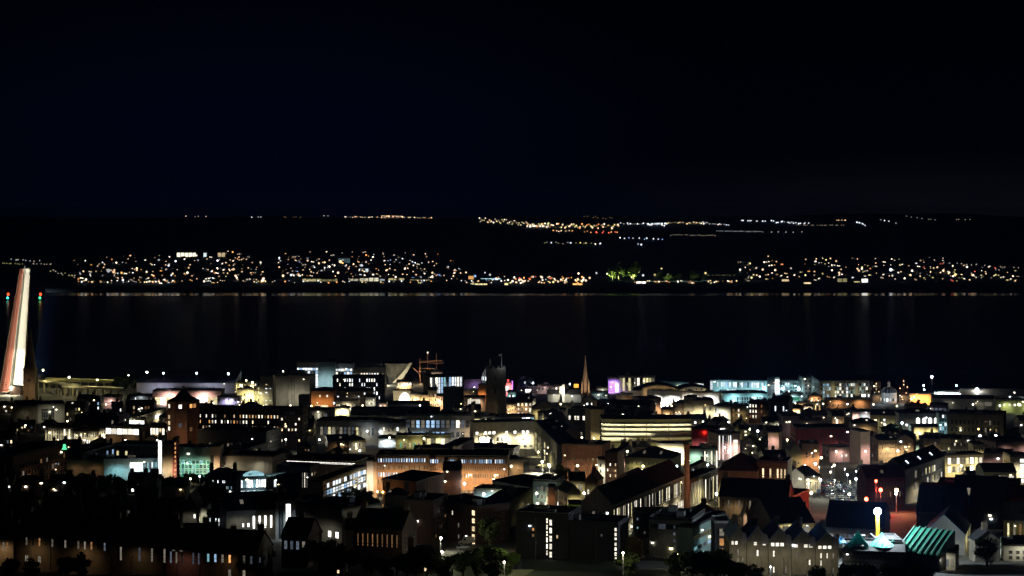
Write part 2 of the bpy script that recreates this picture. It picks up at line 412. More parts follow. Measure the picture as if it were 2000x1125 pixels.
# ================= waterfront row =================
B('pale gatehouse at the foot of the long bridge','gatehouse','building',(20,756),(40,756),772,10,'db')
B('pink low office with rows of dark windows','office','building',(197,775),(234,775),797,14,'pk',win=[('f',.05,.95,.05,.85,10,3,'d')],lit=[('p',.5)])
B('railed white terrace block beside the big hall','terrace_block','building',(249,773),(300,773),786,12,'gr',win=[('f',0,1,.1,.9,18,1,'30FC')],lit=[('c',.3,1)])
hall,_,_ = B('long hall with navy roof and white upper wall','exhibition_hall','hall',(267,748),(458,748),768,40,'lv','mono','n',7.5,win=[('f',.38,.8,.1,.75,20,1,'d',.6,.8)],lit=[('c',.28,4,16)])
B('pink lit glass foyer below the navy hall roof','foyer','building',(298,764),(432,764),792,20,'pk',win=[('f',.02,.98,.05,.62,11,1,'WZWNZZWZNYY',.92,.9)],lit=[('p',1.0,4,9)])
B('lavender house row right of the pink foyer','terrace_block','building',(424,776),(470,776),796,10,'lv',rm='n',win=[('f',.02,.98,.5,.95,7,1,'d.NdNd'),('f',.02,.98,.05,.45,12,1,'KFK')],lit=[('v',.35,1),('c',.5,1)])
B('yellow lit depot right of the navy hall','depot','building',(462,761),(497,761),793,12,'cr',win=[('f',0,.9,.2,.8,5,2,'Y.dY.')],lit=[('y',1.1,2,10)])
B('low cream wall block behind the depot','depot','building',(456,748),(506,748),766,12,'cr','flat','p',win=[('f',0,1,.1,.9,9,2,'40YN')],lit=[('y',.9,2)])
B('olive glass wing left of the concrete tower block','office_wing','building',(496,745),(508,745),795,14,'ol',win=[('f',0,1,.05,.95,2,6,'60YN')],lit=[('y',.6,1)])
B('narrow concrete tower with two columns of small lit windows','tower_block','building',(508,735),(532,735),795,18,'cn',win=[('f',.35,.98,.02,.8,2,6,'WdCCC..dCCC.',.5,.32)],lit=[('n',.10,1,12,9.5)])
B('dark recessed block between the two concrete towers','tower_block','building',(532,737),(541,737),792,16,'dk')  # dark block added where shadow lies beside the tower
B('tall blank concrete box with a lit right face','data_centre','building',(539,735),(563,734),800,12,'cn',lit=[('n',.13,1,14,12)])
B('pale ribbed concrete face of the tall blank box','data_centre','building',(563,733),(605,734.5),800,12,'cn',win=[('f',.1,.35,.05,.98,2,1,'d',.04,.98)],lit=[('n',.27,1,14,12)])
B('small penthouse block on the concrete box','plant_room','building',(566,725),(594,725),797,6,'gr',lit=[('c',.1,1)])
B('dark stair tower in front of the concrete boxes','stair_tower','building',(583,774),(603,774),832,10,'dk',win=[('f',.0,.9,.02,.12,1,1,'T',.9,.9)])
B('left glazed wing of the white office block','office_block','office block',(580,709),(622,709),772,24,'wh','flat','p',win=[('f',0,.98,.86,.99,1,1,'.'),('f',.0,.98,.1,.86,8,8,'92CCBCK',.85,.82)],lit=[('c',.12,1)])
B('blank teal grey stair core of the white office block','stair_core','office block',(622,707),(655,707),772,26,'te','flat','f',lit=[('c',.42,1,14,12)])
B('right glazed wing of the white office block','office_block','office block',(655,711),(689,711),771,24,'wh','flat','p',win=[('f',.0,.98,.45,.86,6,4,'92CBNC',.85,.82)],lit=[('c',.2,1)])
B('columned office block with pale portico left of the twisted museum','office_block','office block',(688,719),(752,719),768,22,'cr','flat','p',win=[('f',.0,.98,.1,.84,12,2,'85NNFCN',.6,.85)],lit=[('n',.5,2)])
B('flat capped upper storey over the columned office','office_block','office block',(704,713),(744,713),760,14,'gr','flat','p',lit=[('c',.15,1)])
B('dark apartment block crowded with bright white windows','apartment_block','building',(650,736),(750,736),783,16,'dk',rm='f',win=[('f',.02,.98,.05,.95,20,5,'38CZNC',.5,.75)],lit=[('c',.07,1)])
B('brown hall with arched window and small pediment','music_hall','building',(608,764),(652,764),802,22,'or_','hip','s',2.5,win=[('f',.3,.95,.6,.9,4,1,'W.N.',.5,.4),('f',.12,.78,.18,.32,1,1,'W',.9,.9)],lit=[('m',.3,2,9)])
B('cream shop terrace with a strip of small windows','tenement','building',(655,783),(700,783),806,12,'cr','flat','f',win=[('f',.02,.98,.2,.8,10,2,'55NWF')],lit=[('n',.45,1)])
B('tall dark tenement with scattered white windows behind the shops','tenement','building',(656,764),(728,764),795,12,'br','gabx','s',2,2,win=[('f',.02,.98,.35,.95,12,3,'25CNW')],lit=[('n',.08,1)])
B('narrow grey tenement with six pale windows','tenement','building',(714,775),(733,775),803,10,'gr','gabx','s',1.5,1,win=[('f',.05,.95,.15,.9,4,3,'60FN')],lit=[('n',.4,1)])
B('cream tenement beside a black gable wall','tenement','building',(740,787),(755,787),806,10,'cr','flat','f',win=[('f',.05,.95,.15,.9,3,2,'NFW')],lit=[('p',.4,1)])
B('black warehouse roof in front of the glowing arch','warehouse','building',(758,789),(822,789),812,20,'dk','gabx','s',1.5,win=[('f',.1,.7,.5,.8,4,1,'x30F')])
B('lit white shop front with a glowing door','shop','building',(655,797),(682,797),812,8,'wh',win=[('f',.1,.95,.15,.9,3,1,'ZNC')],lit=[('y',.9,1)])
# station arch block
B('cream block right of the glowing arch','hotel','building',(801,770),(822,770),801,12,'cr',win=[('f',.1,.9,.2,.8,3,2,'40NW')],lit=[('m',.9,1)])
B('cream station block with five bright upper windows','hotel','building',(774,745),(805,745),765,14,'cr','flat','f',win=[('f',.05,.98,.55,.95,5,1,'NCZCZ'),('f',.05,.98,.1,.45,5,1,'FdF')],lit=[('m',1.0,1)])
B('ornate pale tenement facing the black tower','tenement','building',(836,762),(853,762),801,10,'cr','gabx','s',2,2,win=[('f',.05,.95,.15,.85,4,3,'dFdNd')],lit=[('m',.55,1)])
B('squat pale shop left of the ornate tenement','shop','building',(820,771),(835,771),801,9,'cr','gabx','s',1.2,win=[('f',.1,.9,.2,.7,2,1,'ZN',.8,.8)],lit=[('m',.6,1)])
B('small pale shops right of the ornate tenement','shop','building',(853,773),(865,773),801,9,'pk','gabx','s',1.4,win=[('f',.05,.95,.2,.85,3,2,'NdFd')],lit=[('m',.6,1)])
B('cream curved screen wall left of the white finned hall','screen_wall','building',(830,724),(841,724),768,10,'cr','flat','f',lit=[('n',.65,1)])
B('peach upper wall behind the white finned hall','hotel','building',(840,726),(865,729.5),752,14,'pk','flat','f',lit=[('m',.6,1)])
fin,_,_ = B('hall with tall white and blue lit fins','finned_hall','hall',(838,735),(904,731),772,20,'dk','mono','f',-1.2,win=[('f',.02,.98,.02,.95,12,1,'NKNCBTdBCCNC',.8,.97)],lit=[('c',.35,1)])
B('black flat block below the finned hall','office_block','building',(865,760),(905,760),812,16,'dk')
B('brown low block with horizontal lit ledges','shopping_block','building',(887,764),(935,764),790,14,'br','flat','f',win=[('f',.1,.55,.3,.8,1,1,'F')],lit=[('m',.25,1)])
B('dark block with an orange lit lower ledge','shopping_block','building',(887,776),(948,776),803,12,'pk','flat','f',win=[('f',0,.85,.35,.9,2,1,'dN',.96,.9)],lit=[('m',.5,2)])
B('violet lit block left of the square stone tower','nightclub','building',(906,742),(950,738),768,18,'dk','mono','n',1,win=[('f',0,.2,0,.9,1,1,'.'),('f',.6,.95,.3,.6,3,1,'..C')],lit=[('v',.5,1,8)])
B('violet corner bay of the lit block','nightclub','building',(907,745),(916,745),766,6,'lv','flat','n',lit=[('v',.9,1,7)])
B('orange panelled wall left of the square stone tower','office_block','building',(934,752),(949,752),793,8,'or_',lit=[('m',.4,1)])
B('red fronted cinema with a white screen','cinema','building',(986,747),(1000,747),773,12,'rd','flat','f',win=[('f',.0,.55,.35,.75,1,1,'Z',.95,.9)],lit=[('p',1.4,1,7)])
B('teal lit booth block under the cinema','shop_block','building',(991,765),(1009,765),790,8,'te','flat','f',win=[('f',.2,.75,.45,.75,1,1,'Z',.9,.9)],lit=[('t',.4,1)])
B('blue fronted low shop right of the teal block','shop','building',(1009,766),(1022,766),784,8,'dk','flat','b',win=[('f',.05,.95,.5,.95,2,1,'B')])
B('dark quay shed with two small upper windows','quay_shed','building',(1012,742),(1042,742),763,14,'dk',win=[('f',.35,.9,.6,.9,3,1,'CdK')])
B('dark quay shed with a bright white doorway','quay_shed','building',(1010,757),(1052,757),768,10,'dk','flat','f',win=[('f',.35,.68,.1,.8,1,1,'Z',.85,.8)])
B('long thin lit parapet block on the quay','quay_block','building',(1050,753),(1110,753),769,12,'gr','flat','f',win=[('f',0,1,.3,.9,9,1,'30FN')],lit=[('p',.35,2)])
B('low slate roofed hall before the spire','hall','building',(1070,770),(1140,770),785,16,'gr','gabx','s',3,lit=[('c',.18,2)])
B('pair of pale vertical slabs left of the spire','slab_tower','tower',(1093,755),(1098,755),785,5,'wh','flat','f',units=False,lit=[('n',.5,1,8,10)])
B('taller pale slab beside its twin left of the spire','slab_tower','tower',(1098,751),(1103,755.5),785,5,'wh','flat','f',units=False,lit=[('n',.55,1,8,10)])
B('pale low arcade right of the spire','arcade','building',(1152,766),(1188,766),779,10,'te','flat','p',win=[('f',0,1,.1,.6,8,1,'KF')],lit=[('c',.25,1)])
B('pale flat shed behind the arcade','quay_shed','building',(1165,757),(1188,757),772,10,'wh','flat','p',lit=[('n',.2,1)])
B('violet glowing glass cube on the waterfront','leisure_block','building',(1188,738),(1208,738),768,14,'lv','flat','p',win=[('f',.0,1,.05,.7,3,1,'PPZ',.9,.9)],lit=[('v',1.0,1,7)])
B('long glass leisure hall beside the violet cube','leisure_hall','hall',(1208,734),(1280,734),768,26,'gr','flat','f',win=[('f',.02,.98,.12,.92,12,1,'FYdYdFNdYYYF',.8,.92)],lit=[('y',.18,2)])
B('low white shed right of the leisure hall','quay_shed','building',(1281,745),(1344,746),765,16,'te','mono','f',.5,lit=[('c',.22,2)])
B('white boxy kiosk with a flagstaff','kiosk','building',(1357,748),(1374,748),767,10,'wh','flat','f',lit=[('c',.6,1)])
# teal station
B('left glass wing of the teal lit station','station','station',(1387,742),(1497,744),772,24,'te','mono','n',3.5,win=[('f',0,.05,.1,.95,1,1,'C',.9,.95),('f',.12,.98,.52,.92,24,1,'65CTBC',.8,.85),('f',.12,.98,.08,.46,20,1,'45TBC',.8,.85)],lit=[('t',.55,3,14)])
B('dark teal entrance tower of the station','station_tower','station',(1497,739),(1513,739),772,20,'dk','flat','n',win=[('f',.1,.9,.1,.9,3,4,'20TB')],lit=[('t',.2,1)])
B('bright white stair window tower of the station','station_tower','station',(1513,737),(1523,737),772,20,'wh','flat','n',win=[('f',.05,.95,.1,.9,1,4,'Z',.9,.85)],lit=[('c',.4,1)])
B('middle glass wing of the teal lit station','station','station',(1523,744),(1567,744),770,22,'te','flat','n',win=[('f',.02,.98,.08,.92,9,3,'55CTZK',.8,.7)],lit=[('t',.5,2)])
B('grey concrete end block of the station','office_block','office block',(1567,738),(1603,738),774,22,'cn','flat','f',win=[('f',.1,.9,.1,.92,4,4,'15TCd',.6,.6)],lit=[('n',.3,1,12,10)])
B('long waterfront office with teal lit storeys','office_block','office block',(1600,744),(1703,743),780,24,'cn','mono','n',3,win=[('f',.03,.22,.1,.88,5,4,'75TBK',.9,.8),('f',.29,.68,.1,.88,9,4,'65TCKN',.9,.8),('f',.76,.96,.1,.88,5,4,'65CTZK',.9,.8)],lit=[('y',.28,3,12)])
B('orange brick base wall below the waterfront office','retail_block','building',(1614,780),(1700,780),797,10,'ob','flat','p',win=[('f',.0,.6,.1,.6,10,1,'dE')],lit=[('m',.6,3)])
B('white glazed pavilion with teal outlined eaves','pavilion','building',(1412,769),(1500,768),793,18,'te','hip','t',2,win=[('f',.3,.95,.1,.8,12,1,'60CTd',.8,.8)],lit=[('t',.8,2,9)])
B('low white canopy block right of the pavilion','pavilion','building',(1530,770),(1569,770),787,10,'te','flat','p',win=[('f',.25,.85,.2,.75,1,1,'G',.9,.9)],lit=[('c',.6,1)])
B('orange fronted arcade left of the big office','arcade','building',(1580,773),(1603,773),789,8,'ob','flat','p',win=[('f',.1,.95,.1,.9,3,1,'WFd')],lit=[('m',.7,1)])
B('small dark tower with orange windows and lit cap','hotel_tower','tower',(1703,745),(1720,745),782,12,'db','hip','s',1.5,win=[('f',.05,.95,.1,.95,3,6,'55WE')],lit=[])
B('brown quay wall block right of the dark tower','quay_block','building',(1704,770),(1725,770),786,9,'br','flat','f',lit=[('m',.25,1)])
B('brown arcade between the domed pavilion and the amber yard','quay_block','building',(1756,772),(1776,772),787,9,'br','flat','f',win=[('f',.1,.9,.1,.6,3,1,'d')],lit=[('m',.25,1)])
B('amber lit open shed on the quay','quay_shed','building',(1777,769),(1818,773),789,12,'ob','mono','n',.6,win=[('f',0,1,.05,.6,3,1,'.')],lit=[('o',1.3,2,8)])
B('long pale low roofed quay building','quay_building','building',(1825,766),(1885,768),780,18,'wh','flat','p',lit=[('c',1.0,2,9)])
B('vast pale barrel roofed warehouse at the right edge','warehouse','building',(1880,772),(2035,774),786,34,'gr','gabx','p',4,lit=[('c',.25,3)])
B('long dark shed below the pale warehouse','warehouse','building',(1822,778),(1945,780),802,26,'gr','mono','f',.8,win=[('f',.78,.98,.35,.9,1,1,'F')],lit=[('n',.12,2)])
B('low lit yard building with six pale openings','warehouse','building',(1945,782),(2030,783),806,14,'ol','flat','f',win=[('f',0,1,.45,.85,8,1,'.NNNN.NN',.5,.5)],lit=[('l',.6,2)])
# ================= second band =================
B('grey modern block with a dark green glass screen','college','building',(72,790),(126,786),826,22,'cn','mono','f',.6,win=[('f',.14,.66,.1,.8,1,1,'d',.9,.9)],lit=[('n',.22,1,12)])
B('dim stone chapel left of the green glass block','chapel','building',(24,792),(74,792),826,18,'st','gabx','s',3,lit=[('n',.06,1)])
B('cream colonnaded building with tall dark openings','court_house','building',(88,833),(144,841),868,18,'cr','flat','f',win=[('f',.05,.98,.25,.92,11,1,'dddddddNdNd',.55,.95),('f',.42,.98,.02,.22,7,1,'ZNZZNZ',.7,.8)],lit=[('n',.42,2)])
B('curved cream tenement with a row of dim sash windows','tenement','building',(143,842),(194,839),872,16,'cr','flat','f',win=[('f',.02,.98,.1,.92,12,2,'N.dNdFdFdFFdN.FdFdZNFdF')],lit=[('n',.35,2)])
B('cream corner block of the curved tenement','tenement','building',(193,838),(207,833),870,14,'cr','flat','p',win=[('f',.05,.95,.1,.9,3,3,'dFdNdN')],lit=[('n',.6,1)])
B('stone shopping hall topped by a bright white strip','shopping_hall','building',(206,834),(272,838),874,16,'br','flat','p',win=[('f',.01,.99,.66,.98,6,1,'ZNZNNZ',.97,.9),('f',.7,.98,.1,.5,3,1,'.Zd')],lit=[('m',.15,2)])
B('lower terrace with bright glowing white front','shopping_hall','building',(232,818),(284,822),842,12,'cr','flat','p',win=[('f',.01,.99,.1,.96,3,1,'Z',.98,.96)],lit=[('n',.8,1)])
B('stepped cream ramp building climbing to the brick tower','ramp_building','building',(266,817),(322,799),842,10,'cr','flat','p',win=[('f',.3,.98,.4,.9,4,1,'NFZN',.95,.5)],lit=[('n',.7,2,8)])
B('low brown block with cream lit bays left of the brick tower','tenement','building',(281,832),(322,834),866,12,'br','flat','f',win=[('f',0,1,.5,.95,7,1,'NdNNNWN',.8,.8)],lit=[('m',.3,1)])
B('dark tenement with faint warm windows behind the ramp','tenement','building',(246,788),(300,788),822,12,'db','gabx','s',2,2,win=[('f',.02,.98,.1,.9,9,3,'22FWE')])
B('dark office with one blue window','office','building',(169,780),(196,780),815,12,'dk',win=[('f',.1,.95,.4,.9,4,2,'FddBdd.C')])
B('dark building with small green and yellow windows','office','building',(127,791),(165,791),826,14,'dk','gabx','s',2,win=[('f',.05,.95,.1,.9,6,3,'25FY')],lit=[('y',.05,1)])
B('black office roofs left of the cream ramp','office','building',(146,812),(232,814),850,18,'dk','flat','f',win=[('f',.05,.9,.5,.9,10,1,'15F')])
B('long dark brick block with rows of warm lit windows','apartment_block','apartments',(386,797),(590,800),862,16,'db','flat','f',chim=3,win=[('f',.01,.99,.36,.86,33,3,'60WNOEFN',.5,.6)],lit=[])
B('dark brick wing with two columns of yellow windows','apartment_block','apartments',(545,812),(590,812),878,10,'db','flat','f',win=[('f',.05,.95,.2,.98,6,5,'33WN',.5,.5)])
B('grey small block with one glowing window','office','building',(603,799),(641,803),826,12,'cn','flat','f',win=[('f',.05,.98,.2,.85,5,1,'d.NdK')],lit=[('n',.25,1)])
B('long low grey office with a dim flat front','office','building',(618,822),(745,824),866,20,'cn','flat','f',win=[('f',.05,.9,.35,.8,14,1,'FKYF.FK',.7,.8)],lit=[('n',.22,4)])
B('dark roofed hall behind the yellow lit deck','hall','building',(685,799),(800,801),830,16,'dk','flat','f',win=[('f',.0,.98,.05,.35,1,1,'.')])
B('open deck with a yellow lit interior','parking_deck','car park',(684,813),(800,815),840,14,'cn','flat','f',win=[('f',.01,.99,.3,.9,10,1,'YYYFYYWYFN',.97,.7)],lit=[('y',.5,2)])
B('grey block with two lit doorways beside the blue office','office','building',(739,826),(800,826),868,18,'cn','flat','f',win=[('f',.1,.98,.2,.9,6,2,'NFdC.FFCNd.N',.5,.5)],lit=[('n',.35,2)])
B('grey office with rows of blue windows','office_block','office block',(792,812),(921,812),868,20,'gr','flat','f',win=[('f',.0,.98,.56,.88,13,1,'KFBFBBBKFKNKd',.7,.8),('f',.0,.98,.22,.5,13,1,'BBBBBBBBKddd.',.7,.75),('f',0,.98,.02,.18,12,1,'CCFKNCNYCYYN',.7,.8)],lit=[('c',.16,4)])
B('curved brown penthouse on the blue windowed office','plant_room','building',(804,799),(859,799),856,8,'rd','flat','f',lit=[('m',.3,1)])
B('grey slab penthouse right of the brown one','plant_room','building',(861,804),(886,804),856,8,'cn','flat','f',lit=[('n',.2,1)])
B('pale penthouse block at the end of the blue windowed office','plant_room','building',(886,796),(913,796),852,8,'wh','flat','f',lit=[('c',.2,1)])
B('thin tall brown slab right of the blue windowed office','slab_tower','tower',(920,790),(926,790),868,10,'br','flat','f',units=False,lit=[('m',.3,1)])
B('brown stone tenement with four columns of bright windows','tenement','building',(1008,784),(1040,784),814,14,'br','gabx','s',5,2,win=[('f',.02,.98,.05,.95,4,3,'NWNNNFNNZNNN',.5,.6)],lit=[('m',.4,1)])
B('pale stone tenement left of the bright windowed one','tenement','building',(990,788),(1008,788),814,14,'cr','gabx','s',4,1,win=[('f',.05,.95,.1,.95,4,3,'.NFFNFFFZNFN',.45,.5)],lit=[('m',.5,1)])
B('mall deck with a yellow lit upper floor','shopping_mall','shopping mall',(925,813),(966,813),848,14,'cn','flat','f',win=[('f',.01,.99,.4,.88,4,1,'Y',.98,.9)],lit=[('y',.5,1)])
B('mall deck with a green tinted glass floor and blue corner','shopping_mall','shopping mall',(966,815),(1044,812),848,14,'cn','flat','f',win=[('f',.02,.65,.45,.85,8,1,'FYFdF'),('f',.68,.99,.35,.95,3,1,'CZT',.95,.95)],lit=[('y',.25,1)])
B('cream mall wall with round glowing lamps','shopping_mall','shopping mall',(925,826),(1045,823),878,12,'cr','flat','f',win=[('f',.02,.98,.55,.7,14,1,'Z.ZZZ..N.Z.ZZ.',.7,.7),('f',.02,.98,.3,.48,14,1,'.ZNZ.Fd..N.d..',.8,.8),('f',.02,.98,.02,.2,10,1,'NFd.dN.FdF')],lit=[('n',1.1,5,6)])  # lit panes stand in for the round wall lamps
B('white lit loading bay below the mall','loading_bay','building',(936,855),(964,855),878,6,'wh','flat','p',win=[('f',.05,.95,.1,.85,1,1,'Z',.95,.9)],lit=[('c',.8,1)])
B('cream gabled warehouse with a dark slate roof','warehouse','building',(1040,797),(1086,797),826,16,'cr','gaby','s',5,lit=[('y',.4,2)])
B('white gable wall behind the cream warehouse','tenement','building',(1040,778),(1046,778),812,10,'wh','flat','f',lit=[('n',.35,1)])
B('green glazed block facing the head of the narrow street','office','building',(1050,805),(1087,807),834,12,'cn','flat','f',win=[('f',.05,.95,.3,.9,4,1,'FGdF'),('f',.05,.95,.02,.25,3,1,'.N.')],lit=[('y',.4,1)])
# street canyon walls
B('olive terrace wall with yellow bays beside the narrow lit street','terrace','building',(1044,822),(1088,868),885,12,'ol','flat','f',win=[('f',.02,.95,.1,.7,9,3,'YdFdYd.Fd',.5,.85)],lit=[('y',.5,3,9)])
B('dark slate roofed terrace behind the narrow lit street','terrace','building',(1062,806),(1094,846),862,12,'br','gabx','s',3,units=False)
# right mid
B('dark glass tower with lit canteen floor','office_tower','office block',(1109,800),(1155,802),872,18,'dk','flat','f',win=[('f',.02,.98,.72,.86,8,1,'N.NN.NNN',.8,.8),('f',.02,.98,.15,.6,6,3,'15FE'),('f',.02,.98,.03,.14,7,1,'NCN',.95,.9)])
B('cream stone end slab of the dark glass tower','office_tower','office block',(1154,800),(1175,796),876,20,'cr','flat','f',units=False,lit=[('m',.28,1,12,8),('y',.2,1,6)])
B('brown brick slab left of the dark glass tower','office_tower','office block',(1092,801),(1106,801),846,10,'br','flat','f',units=False,lit=[('m',.3,1,9)])
B('black penthouse over the striped car park','plant_room','building',(1180,800),(1240,802),850,14,'dk','flat','f')
B('pale flat block behind the striped car park','retail_block','building',(1190,807),(1272,809),848,14,'wh','flat','f',win=[('f',.45,.95,.5,.9,4,1,'d')],lit=[('y',.3,2)])
B('black roofed block left of the curved bank','hall','building',(1190,790),(1270,800),824,18,'dk','gabx','s',3,win=[('f',.8,.98,.1,.6,2,1,'x80C')])
B('curved peach stone bank with tall windows','bank','building',(1250,779),(1291,776),822,16,'pk','flat','s',win=[('f',.15,.8,.3,.88,5,2,'dd.dd',.5,.7)],lit=[('m',.55,2)])
B('brown stone office right of the curved bank','tenement','building',(1291,798),(1314,800),826,12,'br','flat','s',win=[('f',.1,.9,.2,.8,4,2,'EdWd')],lit=[('m',.6,1)])
B('brown office with slanted rows of windows','tenement','building',(1314,788),(1344,796),824,16,'br','flat','s',win=[('f',.02,.98,.1,.8,9,3,'25FN',.8,.5)],lit=[('m',.25,1)])
B('cream stepped theatre upper block','theatre','theatre',(1352,782),(1394,782),826,18,'cr','flat','s',win=[('f',.45,.95,.5,.75,2,1,'d'),('f',.05,.98,.15,.35,6,1,'dFNNNN',.95,.5)],lit=[('n',.55,2)])
B('cream stepped theatre lower block','theatre','theatre',(1394,793),(1428,795),826,16,'wh','flat','s',win=[('f',.02,.3,.5,.95,2,1,'dC')],lit=[('n',.5,1)])
B('cream shaded wall at the left of the stepped theatre','theatre','theatre',(1336,776),(1354,782),826,14,'cr','flat','s',lit=[('n',.25,1)])
B('brown tenement with a lit corner right of the theatre','tenement','building',(1428,793),(1462,793),828,14,'ol','flat','s',win=[('f',.05,.98,.1,.9,6,3,'EdNd.d')],lit=[('m',.22,1)])
B('dark tenement with twelve warm windows','tenement','building',(1462,785),(1502,788),826,14,'db','flat','s',chim=2,win=[('f',.02,.98,.2,.95,7,3,'NNNdEd.NNNdEd.ENNd.E',.55,.6)],lit=[('m',.08,1)])
B('cluster of black slate roofed houses below the station','tenement','building',(1505,785),(1540,787),826,20,'dk','gabx','s',4,2,win=[('f',.05,.95,.5,.9,6,1,'x25C')])
B('cream shops lit from the street beside black roofs','shop','building',(1543,797),(1566,799),816,10,'cr','gabx','s',2,1,win=[('f',.05,.95,.1,.8,4,1,'NFN')],lit=[('m',.8,1)])
B('pale narrow shop at the end of the lit street','shop','building',(1566,793),(1588,795),814,10,'pk','flat','s',win=[('f',.05,.95,.2,.9,4,2,'NdFN')],lit=[('n',1.0,1)])
B('long pale parapet behind the lit shops','retail_block','building',(1556,787),(1602,788),803,10,'cr','flat','p',lit=[('m',.7,2)])
# gabled row
for px, bs in ((1388,'west'),(1414,'middle'),(1450,'east')):
    B('olive gabled house, %s one of three behind the red theatre sign' % bs,'gabled_house','house',(px-15,832),(px+14,832),862,12,'ol','gaby','s',4,1,win=[('f',.1,.9,.1,.8,3,2,'30YF')],lit=[('y',.28,1)])
B('olive house with three small white windows one above another','house','house',(1446,838),(1463,838),872,10,'ol','gabx','s',2,1,win=[('f',.4,.8,.2,.95,1,4,'N',.7,.5)],lit=[('y',.2,1)])
B('small grey house with four dark windows','house','house',(1490,824),(1512,824),850,10,'gr','gabx','s',3,1,win=[('f',.1,.9,.2,.9,2,2,'d')],lit=[('n',.4,1)])
B('small white house beside the grey one','house','house',(1512,822),(1529,822),850,10,'wh','gabx','s',3,1,win=[('f',.1,.9,.2,.9,2,1,'d')],lit=[('n',.35,1)])
B('tall dim grey block behind the dark red theatre','theatre','theatre',(1528,812),(1562,812),858,18,'gp','flat','f',lit=[('p',.07,1)])
B('pink block with two dark windows behind the dark red theatre','theatre','theatre',(1561,821),(1606,821),858,14,'pk','flat','f',win=[('f',.05,.4,.3,.9,2,1,'d',.5,.7),('f',.5,.98,.3,.85,1,1,'d')],lit=[('p',.3,1)])
B('dark red clad theatre with tall crimson panels','theatre','theatre',(1555,838),(1660,838),896,24,'rd','flat','f',win=[('f',.32,.97,.15,.93,9,1,'d',.14,1)],lit=[('p',.3,3,9)])
B('pale pink slab end of the dark red theatre','theatre','theatre',(1681,844),(1699,838),908,14,'pk','flat','f',units=False,lit=[('p',.35,1)])
B('pink lit stair wall with three white lamps','theatre','theatre',(1620,874),(1659,863),903,10,'pk','flat','f',win=[('f',.3,.95,.3,.6,3,1,'.CN')],lit=[('p',.4,1)])
B('salmon side wall left of the dark red theatre','theatre','theatre',(1500,845),(1521,848),882,12,'pk','flat','f',lit=[('p',.35,1)])
B('orange brick house with two black windows','house','house',(1566,867),(1600,867),925,12,'ob','flat','s',win=[('f',.1,.8,.55,.75,2,1,'d',.4,.9)],lit=[('m',.45,1)])
B('brown house with a lit lower window beside the orange wall','house','house',(1542,880),(1566,880),925,12,'ol','gaby','s',4,win=[('f',.2,.9,.2,.6,2,2,'Ndd.')],lit=[('m',.2,1)])
B('brown stone tenement corner with one lit window','tenement','building',(1626,812),(1649,812),846,12,'st','gabx','s',3,1,win=[('f',.2,.9,.4,.9,2,1,'N.')],lit=[('m',.4,1)])
B('salmon gabled wall right of the brown tenement','tenement','building',(1665,804),(1678,804),834,10,'pk','flat','s',lit=[('p',.6,1)])
B('white side wall behind the salmon gable','tenement','building',(1678,804),(1699,806),832,10,'wh','flat','s',lit=[('c',.3,1)])
B('olive low house with three windows under a slate roof','house','house',(1700,810),(1752,812),846,14,'ol','gabx','s',3,win=[('f',.3,.6,.2,.85,2,3,'dC.CdC')],lit=[('n',.2,2)])
B('small cream house below a black hip roof','house','house',(1665,826),(1714,826),862,12,'cr','hip','s',3,win=[('f',.05,.95,.1,.6,6,1,'dF')],lit=[('m',.3,1)])
# theatre with red sign
sign_wall,_,_ = B('maroon wall with a glowing red sign','club','building',(1351,838),(1401,842),892,18,'rd','flat','f',units=False,win=[('f',.45,.6,.35,.6,1,1,'N')],lit=[('p',.4,2,8)])
B('white glass fronted hall with bright vertical strips','concert_hall','building',(1402,848),(1445,838),898,16,'pk','flat','f',win=[('f',.03,.62,.02,.96,7,1,'NdCdKNC',.7,.97),('f',.68,.92,.05,.8,1,1,'N',.9,.95)],lit=[('p',.6,1)])
B('mint green corner shop below the red sign','corner_shop','shop',(1345,877),(1371,877),915,10,'te','flat','f',lit=[('g',.3,1),('n',.3,1)])
B('striped glass front beside the mint shop','corner_shop','shop',(1371,877),(1402,868),915,10,'te','flat','f',win=[('f',.02,.98,.05,.92,9,1,'dNdTdNdFN',.75,.95)],lit=[('n',.4,1)])
B('bright cream bank front below the striped car park','bank','building',(1282,868),(1336,872),906,14,'cr','flat','p',win=[('f',.1,.98,.1,.75,5,1,'ZNZFZ',.85,.85)],lit=[('n',1.2,2,8)])
B('black pavilion roof with two orange skylight strips','hall','building',(1222,893),(1313,899),932,22,'ol','hip','s',5,win=[('f',.02,.98,.1,.9,11,3,'12YFd',.4,.6)],lit=[('y',.35,3)])
B('pink end wall left of the olive hall','hall','building',(1206,896),(1221,892),930,12,'pk','flat','f',lit=[('p',.35,1)])
B('white capped stair tower left of the olive hall','stair_tower','building',(1168,898),(1182,898),945,8,'wh','flat','f',win=[('f',.1,.6,.2,.9,1,3,'d')],lit=[('n',.35,1)])
B('red brown brick block with pale horizontal bands','apartment_block','apartments',(1098,868),(1175,878),938,18,'bk','flat','f',win=[('f',.05,.95,.1,.7,8,4,'8NE',.4,.5)],lit=[('m',.22,3)])
B('brown flats with white lit windows right of the stair tower','apartment_block','apartments',(1182,884),(1206,886),948,14,'db','flat','f',win=[('f',.1,.95,.1,.9,4,5,'25NW',.5,.5)],lit=[('m',.15,1)])
